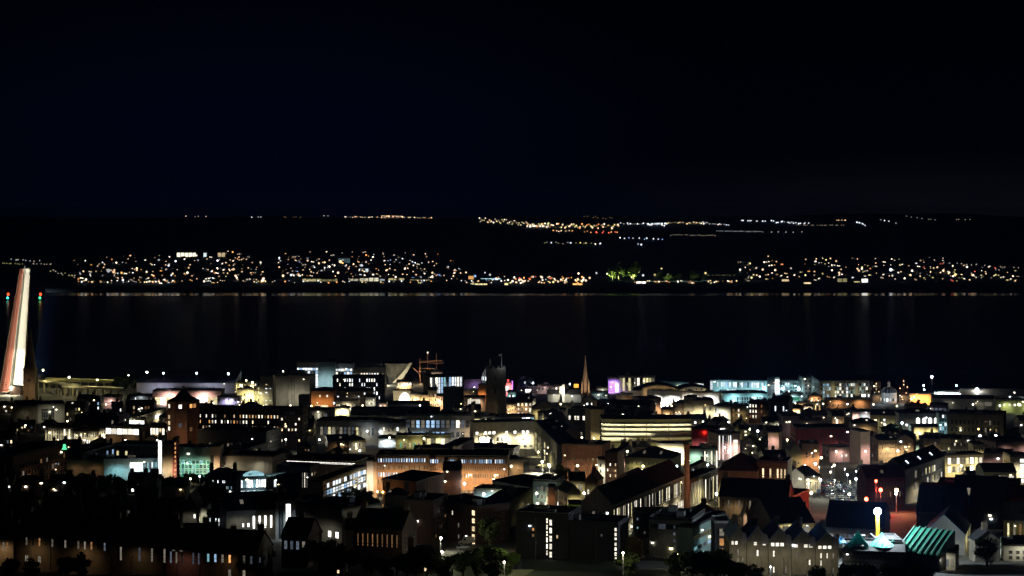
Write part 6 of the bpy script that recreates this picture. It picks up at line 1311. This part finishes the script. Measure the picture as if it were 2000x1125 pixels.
VL.sort(key=lambda t:-t[3])
for px,py_,k,r_,lab,grp in VL[:285]: place(px,py_,far_lamp(k,r_),'village_lamp',lab,'street lamp',grp)
m=MB(); ks='wncobyr'
for px,py_,k,r_,lab,grp in VL[285:]:
    x,Y,z=hit(px,py_); m.tube((x,Y,z-2),(x,Y,z+7),.15,.1,4); m.ball((x,Y,z+7+r_*.6),r_,7,5,mi=1+ks.index(k))
o=m.build('distant_village_lights',[METAL]+[FARM[k] for k in ks]); tag(o,'mass of the faintest distant village lights on the plain','village lights',kind='stuff')
# ================= trees =================
LEAF=surf('leaf_green',(.07,.10,.025),rough=.7,var=.6,scale=1.2,streak=False); LEAFY=surf('leaf_autumn',(.16,.10,.02),rough=.7,var=.5,scale=1.2,streak=False); BARK=surf('bark',(.09,.07,.05))
def crown_mesh(seed,nb,mt,rx=3.4,rz=3.6,ls=.42):
    q=random.Random(seed); m=MB(); blobs=[]
    for i in range(13):
        a=q.uniform(0,6.28); r=rx*math.sqrt(q.random())*.75; z=q.uniform(-.75,.8)*rz*(1-.35*r/rx); blobs.append((r*math.cos(a),r*math.sin(a),z,q.uniform(.28,.48)*rx))
    for i in range(nb):
        bx,by,bz,br_=q.choice(blobs); d=Vector((q.gauss(0,1),q.gauss(0,1),q.gauss(0,1))).normalized()*br_*q.uniform(.45,1.08)
        c=Vector((bx,by,bz))+d; u=Vector((q.gauss(0,1),q.gauss(0,1),q.gauss(0,1))).normalized(); w=u.orthogonal().normalized(); s=ls*q.uniform(.5,1.1)
        m.face([c-u*s,c+w*s*.6,c+u*s,c-w*s*.6])
    return m.mesh('crown',mt)
CR={}
for i in range(4): CR['g%d'%i]=crown_mesh(i+3,1900,LEAF)
CR['a0']=crown_mesh(21,1700,LEAFY); CR['f0']=crown_mesh(31,900,LEAF,ls=.9); CR['f1']=crown_mesh(32,900,LEAF,ls=.9)
def trunk_mesh(seed):
    q=random.Random(seed); m=MB(); m.tube((0,0,-1),(0.1,0,3.0),.3,.2,7)
    for i in range(6):
        a=q.uniform(0,6.28); r=q.uniform(1,2.2); z=q.uniform(1.8,3); m.tube((0.08,0,z),(r*math.cos(a),r*math.sin(a),z+q.uniform(1.5,3.2)),.12,.03,5)
    return m.mesh('trunk',BARK)
TK=[trunk_mesh(i) for i in range(3)]
def tree(px,toppy,basepy,label,k=None,group=None,wide=1.0,Yq=None,gz=None):
    Yq=Yq or Y_of_base(basepy); gz=g(Yq) if gz is None else gz; h=(basepy-toppy)*Yq/F; s=h/8.4
    root=empty('tree',(X_of(px,Yq),Yq,gz),rnd.uniform(0,6.28)); root.scale=(s*wide,s*wide,s); tag(root,label,'tree',group)
    link('trunk',rnd.choice(TK),root); c=link('crown',CR[k or 'g%d'%rnd.randrange(4)],root,(0,0,4.8)); return root
park='trees along the park at the bottom'
for i,(px,t,b_) in enumerate(((812,1072,1124),(834,1080,1126),(855,1083,1130),(884,1082,1128),(905,1075,1125),(925,1068,1120),(948,1064,1116),(972,1066,1118),(990,1085,1130),(795,1085,1130),(866,1100,1140),(936,1092,1136),(962,1098,1140),(775,1080,1128),(750,1090,1134),(724,1084,1130))):
    tree(px,t,b_,'dark broadleaf park tree standing over the bottom path','g%d'%(i%4),park)
tree(1003,1078,1112,'bright green lit tree at the right end of the park')
tree(1228,1072,1128,'pale floodlit tree in front of the striped office',None,None,1.25)
tree(1236,1050,1100,'dim amber autumn tree behind the pale floodlit tree','a0')
tree(957,1008,1072,'tall dark tree right of the white van',None,None,.9); tree(878,1012,1052,'thin dark tree behind the white van',None,None,.8)
for i,(px,t,b_) in enumerate(((1318,1078,1135),(1352,1072,1138),(1380,1078,1138),(1402,1084,1138),(1427,1090,1140),(1452,1098,1145),(1476,1104,1150),(1400,1070,1130))):
    tree(px,t,b_,'black tree silhouette below the striped office and gabled houses','g%d'%(i%4),'black trees below the striped office',1.1)
tree(1928,1048,1108,'large round black tree at the lower right with lit rim',None,None,1.1)
for i,(px,t,b_) in enumerate(((690,950,975),(705,955,980),(672,958,982),(720,958,982))): tree(px,t,b_,'dark tree in front of the glass laboratory','g%d'%i,'trees before the laboratory',1.2)
for i,(px,t,b_) in enumerate(((1733,828,858),(1745,826,856),(1757,832,858))): tree(px,t,b_,'green lit tree left of the arched window hall','g%d'%i,'trees left of the arched hall',1.0)
tree(1980,832,860,'bright green tree by the right edge yard',None,None,1.2); tree(1971,838,862,'smaller green tree beside the bright one')
for i,(px,t,b_) in enumerate(((228,738,762),(236,736,762),(262,742,764),(243,741,764))): tree(px,t,b_,'yellow lit quay tree left of the navy hall','f%d'%(i%2),'quay trees left of the navy hall',1.1)
tree(1100,905,945,'small olive lit tree beside the red brown block'); tree(1094,915,952,'dark tree below the olive lit one')
tree(1284,856,885,'olive tree behind the cream bank'); 
for i,(px,t,b_) in enumerate(((365,925,950),(378,922,950),(392,926,952),(350,930,952))): tree(px,t,b_,'shrubby tree in front of the green office','g%d'%i,'trees before the green office',1.2)
for i,(px,t,b_) in enumerate(((1395,850,885),(1470,848,880),(1485,856,886))): tree(px,t,b_,'lime lit tree in the lane right of the glass hall','g%d'%i,'trees in the lane right of the glass hall')
for i,(px,t,b_) in enumerate(((500,1070,1118),(520,1062,1115),(615,1055,1110),(640,1052,1108),(660,1062,1116),(680,1070,1120),(475,1085,1130),(130,1085,1135),(160,1080,1135),(20,1090,1140),(60,1092,1140))):
    tree(px,t,b_,'black garden tree between the villas at the lower left','g%d'%(i%4),'black garden trees at the lower left')
for i,(px,t,b_) in enumerate(((1650,1100,1140),(1680,1098,1138),(1700,1102,1142),(1735,1100,1140),(1765,1098,1140),(1790,1102,1140),(1600,1106,1145))):
    tree(px,t,b_,'low leafy tree below the black works building','g%d'%(i%4),'trees below the works building',1.2)
for i,px in enumerate((210,240,270,300,330,150,180)): tree(px,925+(i%3)*4,972,'black tree in front of the teal lit college','g%d'%(i%4),'black trees before the teal college',1.3)
add_light(None,(X_of(1003,590),583,g(583)+9),LC['l'],900,.4,name='lawn_lamp_light')
# far floodlit trees on the shore
for px,t,b_,lab in ((1208,509,547,'tall floodlit green tree on the far shore'),(1237,512,548,'second floodlit green tree on the far shore'),(1196,520,549,'floodlit tree left of the tall green one')):
    r_=hit(px,b_); tree(px,t,b_,lab,'f%d'%(int(px)%2),None,1.0,Yq=r_[1],gz=r_[2])
    add_light(None,(r_[0]-6,r_[1]-20,r_[2]+4),LC['l'],420000,.6,name='tree_flood',spot=80,target=(r_[0],r_[1],r_[2]+18))
for i in range(16):
    px=rnd.uniform(1245,1375); b_=rnd.uniform(541,552); r_=hit(px,b_)
    if r_: tree(px,b_-rnd.uniform(6,13),b_,'small yellow green lit tree along the low far shore','f%d'%(i%2),'lit trees along the low far shore',1.5,Yq=r_[1],gz=r_[2])
for px in (1250,1275,1300,1325,1350,1372):
    r_=hit(px,550); add_light(None,(r_[0],r_[1]-15,r_[2]+6),LC['l'],45000,.6,name='shore_lamp_light',spot=120,target=(r_[0],r_[1]+25,r_[2]+4))
for px,py_,k,rr in ((1195,537,'c',3.6),(1222,538,'n',3.4),(1233,538,'n',3.8),(1211,540,'w',2.6),(1247,537,'n',2.0),(1256,545,'c',2.6),(1279,544,'y',2.6),(1292,531,'y',2.2),(1305,543,'n',2.2),(1234,548,'y',2.6),(1186,542,'n',2),(1378,540,'y',2.2),(1165,540,'c',2.4),(1130,541,'n',2.2),(212,537,'c',4.2),(222,539,'w',3.2),(665,519,'w',3.4),(706,527,'c',3.6),(1740,535,'c',3.4),(1866,545,'y',3.2),(366,541,'n',2.6),(456,534,'w',2.8)):
    place(px,py_,far_lamp(k,rr),'bright_lamp','especially bright %s lamp on the far shore'%{'c':'white','n':'pale','w':'warm','y':'yellow'}[k],'street lamp','especially bright far lamps, %s'%k,0)
# green hedge lit at hotel far

# ================= cars =================
CP=[surf('car_paint_%d'%i,c,rough=.25,var=.03,spec=.6,streak=False) for i,c in enumerate(((.7,.7,.72),(.3,.31,.33),(.06,.06,.07),(.75,.75,.73),(.35,.05,.04),(.08,.13,.3)))]
TYRE=surf('tyre_rubber',(.02,.02,.02)); CG=glass('car_glass',(.02,.03,.04),.05); HEADL=surf('headlamp_glass',(.8,.8,.8),rough=.1)
def prof_mesh(P,w0,w1,z_split,mt,name,inset=0):
    m=MB(); m.prism([(x,-w0,z) for x,z in P],[(x,w0,z) for x,z in P]); return m.mesh(name,mt)
BODY=[(-2.15,.35),(-2.2,.75),(-2.05,.95),(-1.2,1.0),(1.0,.98),(1.9,.85),(2.2,.65),(2.2,.35)]
CAB=[(-1.75,.96),(-1.25,1.42),(.35,1.44),(1.15,.96)]
def car(x,Y,rz,paint,label,group):
    root=empty('parked_car',(x,Y,g(Y)+.04),rz); tag(root,label,'car',group)
    key=('cb',paint)
    if key not in FK:
        m=MB(); m.prism([(a,-.86,b) for a,b in reversed(BODY)],[(a,.86,b) for a,b in reversed(BODY)]); FK[key]=m.mesh('body',CP[paint])
        m=MB(); m.prism([(a*.9,-.66,b+.0) for a,b in [(-1.3,1.40),(-1.25,1.47),(.35,1.48),(.42,1.40)]][::-1],[(a*.9,.66,b) for a,b in [(-1.3,1.40),(-1.25,1.47),(.35,1.48),(.42,1.40)]][::-1]); FK[('cr',paint)]=m.mesh('roof',CP[paint])
    if 'cab' not in FK:
        m=MB(); m.prism([(-1.8,-.78,.98),(1.2,-.78,.98),(1.2,.78,.98),(-1.8,.78,.98)],[(-1.2,-.64,1.42),(.4,-.64,1.42),(.4,.64,1.42),(-1.2,.64,1.42)]); FK['cab']=m.mesh('windows',CG)
        m=MB(); m.tube((0,-.1,0),(0,.1,0),.32,n=12); FK['whl']=m.mesh('wheel',TYRE)
        m=MB(); m.box(2.15,2.22,-.8,-.45,.6,.78); m.box(2.15,2.22,.45,.8,.6,.78); FK['hl']=m.mesh('headlights',HEADL)
    link('body',FK[key],root); link('roof',FK[('cr',paint)],root); link('windows',FK['cab'],root); link('headlights',FK['hl'],root)
    for a in (-1.4,1.4):
        for b in (-.84,.84): link('wheel',FK['whl'],root,(a,b,.32))
cn=['silver','grey','black','white','red','blue']; k=0
for r_i in range(10):
    Y=862+r_i*12.2
    for c_i in range(9):
        if rnd.random()<.2: continue
        px=1593+c_i*9.6+rnd.uniform(-1,1); pt=rnd.choice((0,0,1,2,3,3,4,5)); k+=1
        car(X_of(px,920),Y+rnd.uniform(-.5,.5),math.pi/2+rnd.uniform(-.05,.05),pt,'%s car parked in the crowded lit car park'%cn[pt],'%s cars in the lit car park'%cn[pt])
for px,bs in ((1600,940),(1625,940),(1650,943),(1672,948),(1600,962),(1630,965),(1660,968)):
    ml(px,bs-28,bs+12,'c' if bs<950 else 'n',9000,.35,'slim lamp post among the cars of the lit car park',group='lamp posts of the lit car park',es=10) if False else mast_lamp(px,bs-28,bs+12,'c' if bs<950 else 'n',9000,.3,'slim lamp post among the cars of the lit car park',group='lamp posts of the lit car park',es=10)
car(X_of(850,684),684,R(10),4,'red parked car near the white park lamp',None)
car(X_of(905,652),652,R(20),1,'grey parked car below the white van',None)
car(X_of(1062,1050),1050,R(80),3,'white car on the bright narrow street',None); car(X_of(1050,1080),1080,R(80),1,'grey car on the bright narrow street',None)
for i,px in enumerate((1290,1306,1322)): car(X_of(px,1150),1150,0,3-i,'%s car before the bright cream bank'%cn[3-i],None)
# van
Yv_=668; vn=empty('van',(X_of(910,Yv_),Yv_,g(Yv_)+.03),R(180+12)); tag(vn,'white high roofed van parked above the park lawn','van')
VP=[(-2.7,.4),(-2.75,2.2),(-2.6,2.45),(1.0,2.45),(1.75,1.35),(2.6,1.15),(2.75,.8),(2.75,.4)]
m=MB(); m.prism([(a,-1,b) for a,b in reversed(VP)],[(a,1,b) for a,b in reversed(VP)]); m.build('body',CP[3],vn)
m=MB(); m.prism([(1.12,-.85,2.3),(1.72,-.85,1.42),(1.72,.85,1.42),(1.12,.85,2.3)],[(1.17,-.85,2.33),(1.77,-.85,1.45),(1.77,.85,1.45),(1.17,.85,2.33)]); m.build('windscreen',CG,vn)
for s in (-1,1): m=MB(); m.box(.2,1.0,s*1.0-.02,s*1.0+.02,1.4,2.1); m.build('side_window',CG,vn); 
for a in (-1.7,1.8):
    for b in (-.95,.95): m=MB(); m.tube((a,b-.12,.36),(a,b+.12,.36),.36,n=12); m.build('wheel',TYRE,vn)
# fence by the path
Yf=566; fn=empty('fence',(X_of(960,Yf),Yf,g(Yf))); tag(fn,'dark post and rail fence along the bottom path','fence')
for i in range(14): m=MB(); x=-7+i*1.05; m.box(x-.06,x+.06,-.06,.06,-.3,1.4); m.build('post',METAL,fn)
for z in (.6,1.2): m=MB(); m.box(-7,6.8,-.03,.03,z,z+.08); m.build('rail',METAL,fn)

# ================= unlit houses that close the gaps between the named buildings =================
def inside(px0,px1,Y,dep,w):
    x0=X_of(px0,Y); x1=X_of(px1,Y); r_=(x0-.8,x1+.8,Y-1,Y+dep+1)
    for b in BUILT:
        c=b[6]; a0=min(p.x for p in c); a1=max(p.x for p in c); b0=min(p.y for p in c); b1=max(p.y for p in c)
        if a0<r_[1] and a1>r_[0] and b0<r_[3] and b1>r_[2]: return True
    for x,y in LAMPS:
        if r_[0]-2<x<r_[1]+2 and r_[2]-9<y<r_[3]+2: return True
    return False
# lamp posts strung along the cross streets
def in_any(x,y,m_=1.5):
    for b in BUILT:
        c=b[6]; n_=len(c); ok_=True
        for i in range(n_):
            p,q_=c[i],c[(i+1)%n_]
            if (q_.x-p.x)*(y-p.y)-(q_.y-p.y)*(x-p.x) < -m_*(q_-p).length: ok_=False; break
        if ok_: return True
    return False
nl=0
for bs,a,b_,st in ((812,80,1980,46),(846,120,1980,52),(884,240,1960,56),(912,700,1960,54),(942,640,1960,62),(972,740,1960,70),(1004,940,1980,84)):
    px=a+rnd.uniform(0,20)
    while px<b_:
        Y=Y_of_base(bs+rnd.uniform(-3,3)); x=X_of(px,Y)
        if not in_any(x,Y) and not (930<px<1005 and bs<860):
            k=rnd.choice('nyyczw'); near_=min(BUILT,key=lambda q:abs((q[0]+q[1])/2-px)+abs(q[3]-bs)*1.5+(0 if len(q[5].split())<11 else 900))
            mast_lamp(px,410+F*(H-g(Y)-8.5)/Y,bs,k,rnd.uniform(1800,5000)*min(1.1,(Y/1000)**2),.75,'%s street lamp close to the %s'%({'n':'pale','y':'yellow','c':'white','z':'bright','w':'warm'}[k],near_[5]),group='lamps close to the '+near_[5],es=16,Yq=Y); LAMPS.append((x,Y)); nl+=1
        px+=st*rnd.uniform(.8,1.25)
print('street chain lamps',nl)
cnt=0
near_names={}
for t_ in range(9000):
    if cnt>=190: break
    px=rnd.uniform(-20,2020); bs=rnd.uniform(800,1128) if t_%4 else rnd.uniform(930,1128); Y=Y_of_base(bs); wpx=rnd.uniform(6,14)*F/Y; hpx=rnd.uniform(4.5,10)*F/Y; dep=rnd.choice((6,7,9))
    top=bs-hpx-3*F/Y; p0,p1=px-wpx/2,px+wpx/2
    if 990<px<1110 and 860<bs<1010 or 1125<px<1350 and 940<bs<1060: continue
    if 1560<px<1700 and 890<bs<1040: continue
    if 1600<px<1830 and bs>1040: continue
    if 840<px<1015 and bs>1010: continue
    if 1590<px<1830 and bs>970: continue
    if 1010<px<1260 and bs>1050: continue
    if inside(p0,p1,Y,dep,0): continue
    bad=False
    for b in BUILT:
        if b[4]>Y and b[0]<p1 and b[1]>p0 and b[2]<bs and top<b[3]-6: bad=True; break
    if bad: continue
    nb=min(BUILT,key=lambda b:abs((b[0]+b[1])/2-px)+abs(b[3]-bs)*1.5+(0 if len(b[5].split())<9 else 900)); side='left of' if px<nb[0] else ('right of' if px>nb[1] else 'near')
    lab='small dark house %s the %s'%(side,nb[5]); near_names[lab]=near_names.get(lab,0)+1
    r_,L_,h_=bld('infill',"house",'house',(p0,top+3*F/Y),(p1,top+3*F/Y+rnd.uniform(-1,1)),bs,dep,rnd.choice(('db','st','dk','br')),rnd.choice(('gabx','gabx','hip','gaby')),'s',3,rnd.choice((1,2)),win=[('f',.08,.92,.15,.85,4,2,'x26WNNFEKZ' if Y>900 else ('x5FWE' if px<760 else 'x13FWNE'))])
    tag(r_,lab,'house'); r_['_fill']=lab; cnt+=1
for o in list(col.objects):
    if '_fill' in o and near_names.get(o['_fill'],0)>1: o['group']='dark houses '+o['_fill'].split('house ',1)[1]
for o in col.objects:
    for k_ in ('_L','_h','_fill'):
        if k_ in o: del o[k_]

# ================= night sky =================
w=bpy.data.worlds.new('World'); sc.world=w; w.use_nodes=True; nt=w.node_tree; nt.nodes.clear(); N=nt.nodes; K=nt.links
out=N.new('ShaderNodeOutputWorld'); bg=N.new('ShaderNodeBackground'); tc=N.new('ShaderNodeTexCoord'); sx=N.new('ShaderNodeSeparateXYZ')
K.new(tc.outputs['Generated'],sx.inputs[0]); rp=N.new('ShaderNodeValToRGB'); e=rp.color_ramp.elements
e[0].position=0.0; e[0].color=(.00028,.0008,.0032,1); e[1].position=.14; e[1].color=(.00015,.0003,.0012,1); e2=e.new(.05); e2.color=(.0002,.0009,.0036,1)
K.new(sx.outputs[2],rp.inputs[0])
# lone glow of distant towns behind the right hand hills, broken up like thin cloud
nz=N.new('ShaderNodeTexNoise'); nz.inputs['Scale'].default_value=5; nz.inputs['Detail'].default_value=4; mp=N.new('ShaderNodeMapping'); mp.inputs['Scale'].default_value=(1,1,9); K.new(tc.outputs['Generated'],mp.inputs[0]); K.new(mp.outputs[0],nz.inputs['Vector'])
mz=N.new('ShaderNodeMapRange'); mz.inputs[1].default_value=.0; mz.inputs[2].default_value=.03; mz.inputs[3].default_value=1; mz.inputs[4].default_value=0; K.new(sx.outputs[2],mz.inputs[0])
mx_=N.new('ShaderNodeMapRange'); mx_.inputs[1].default_value=.03; mx_.inputs[2].default_value=.2; K.new(sx.outputs[0],mx_.inputs[0])
a=N.new('ShaderNodeMath'); a.operation='MULTIPLY'; K.new(mz.outputs[0],a.inputs[0]); K.new(mx_.outputs[0],a.inputs[1]); b=N.new('ShaderNodeMath'); b.operation='MULTIPLY'; K.new(a.outputs[0],b.inputs[0]); K.new(nz.outputs[0],b.inputs[1])
mc=N.new('ShaderNodeMix'); mc.data_type='RGBA'; mc.blend_type='ADD'; mc.inputs[7].default_value=(.0095,.0075,.0068,1); K.new(b.outputs[0],mc.inputs[0]); K.new(rp.outputs[0],mc.inputs[6])
K.new(mc.outputs[2],bg.inputs[0])
vd=N.new('ShaderNodeVectorMath'); vd.operation='DISTANCE'; vd.inputs[1].default_value=(-.13,.99,-.0); K.new(tc.outputs['Generated'],vd.inputs[0])
mb=N.new('ShaderNodeMapRange'); mb.inputs[1].default_value=.03; mb.inputs[2].default_value=.26; mb.inputs[3].default_value=1.5; mb.inputs[4].default_value=.62; mb.interpolation_type='SMOOTHSTEP'; K.new(vd.outputs['Value'],mb.inputs[0]); K.new(mb.outputs[0],bg.inputs[1]); K.new(bg.outputs[0],out.inputs[0])

# ================= camera =================
cd=bpy.data.cameras.new('camera'); cam=bpy.data.objects.new('camera',cd); col.objects.link(cam); cam.location=(0,0,H); cam.rotation_euler=(R(90),0,0)
cd.sensor_width=36; cd.lens=36*F/2000; cd.shift_y=-(562.5-HY)/2000; cd.clip_start=1; cd.clip_end=30000; sc.camera=cam
sc.view_settings.view_transform='Standard'; sc.view_settings.look='None'; sc.view_settings.exposure=0; sc.view_settings.gamma=1
sc.render.engine='CYCLES'; sc.cycles.use_light_tree=True; sc.cycles.use_denoising=True; sc.cycles.max_bounces=4; sc.cycles.diffuse_bounces=2; sc.cycles.glossy_bounces=3; sc.cycles.transmission_bounces=2; sc.cycles.sample_clamp_indirect=3; sc.cycles.sample_clamp_direct=0; sc.cycles.caustics_reflective=False; sc.cycles.caustics_refractive=False
# ================= night air =================
m_,nt,out=mat('night_haze'); v_=nt.nodes.new('ShaderNodeVolumePrincipled'); v_.inputs['Density'].default_value=5e-5; v_.inputs['Color'].default_value=(.10,.30,1,1); v_.inputs['Anisotropy'].default_value=.3; nt.links.new(v_.outputs[0],out.inputs['Volume'])
m=MB(); m.box(-5200,5200,-420,10700,-8,175); hz=m.build('haze',m_); tag(hz,'thin night haze over the city, river and hills',kind='stuff')
sc.cycles.volume_bounces=0
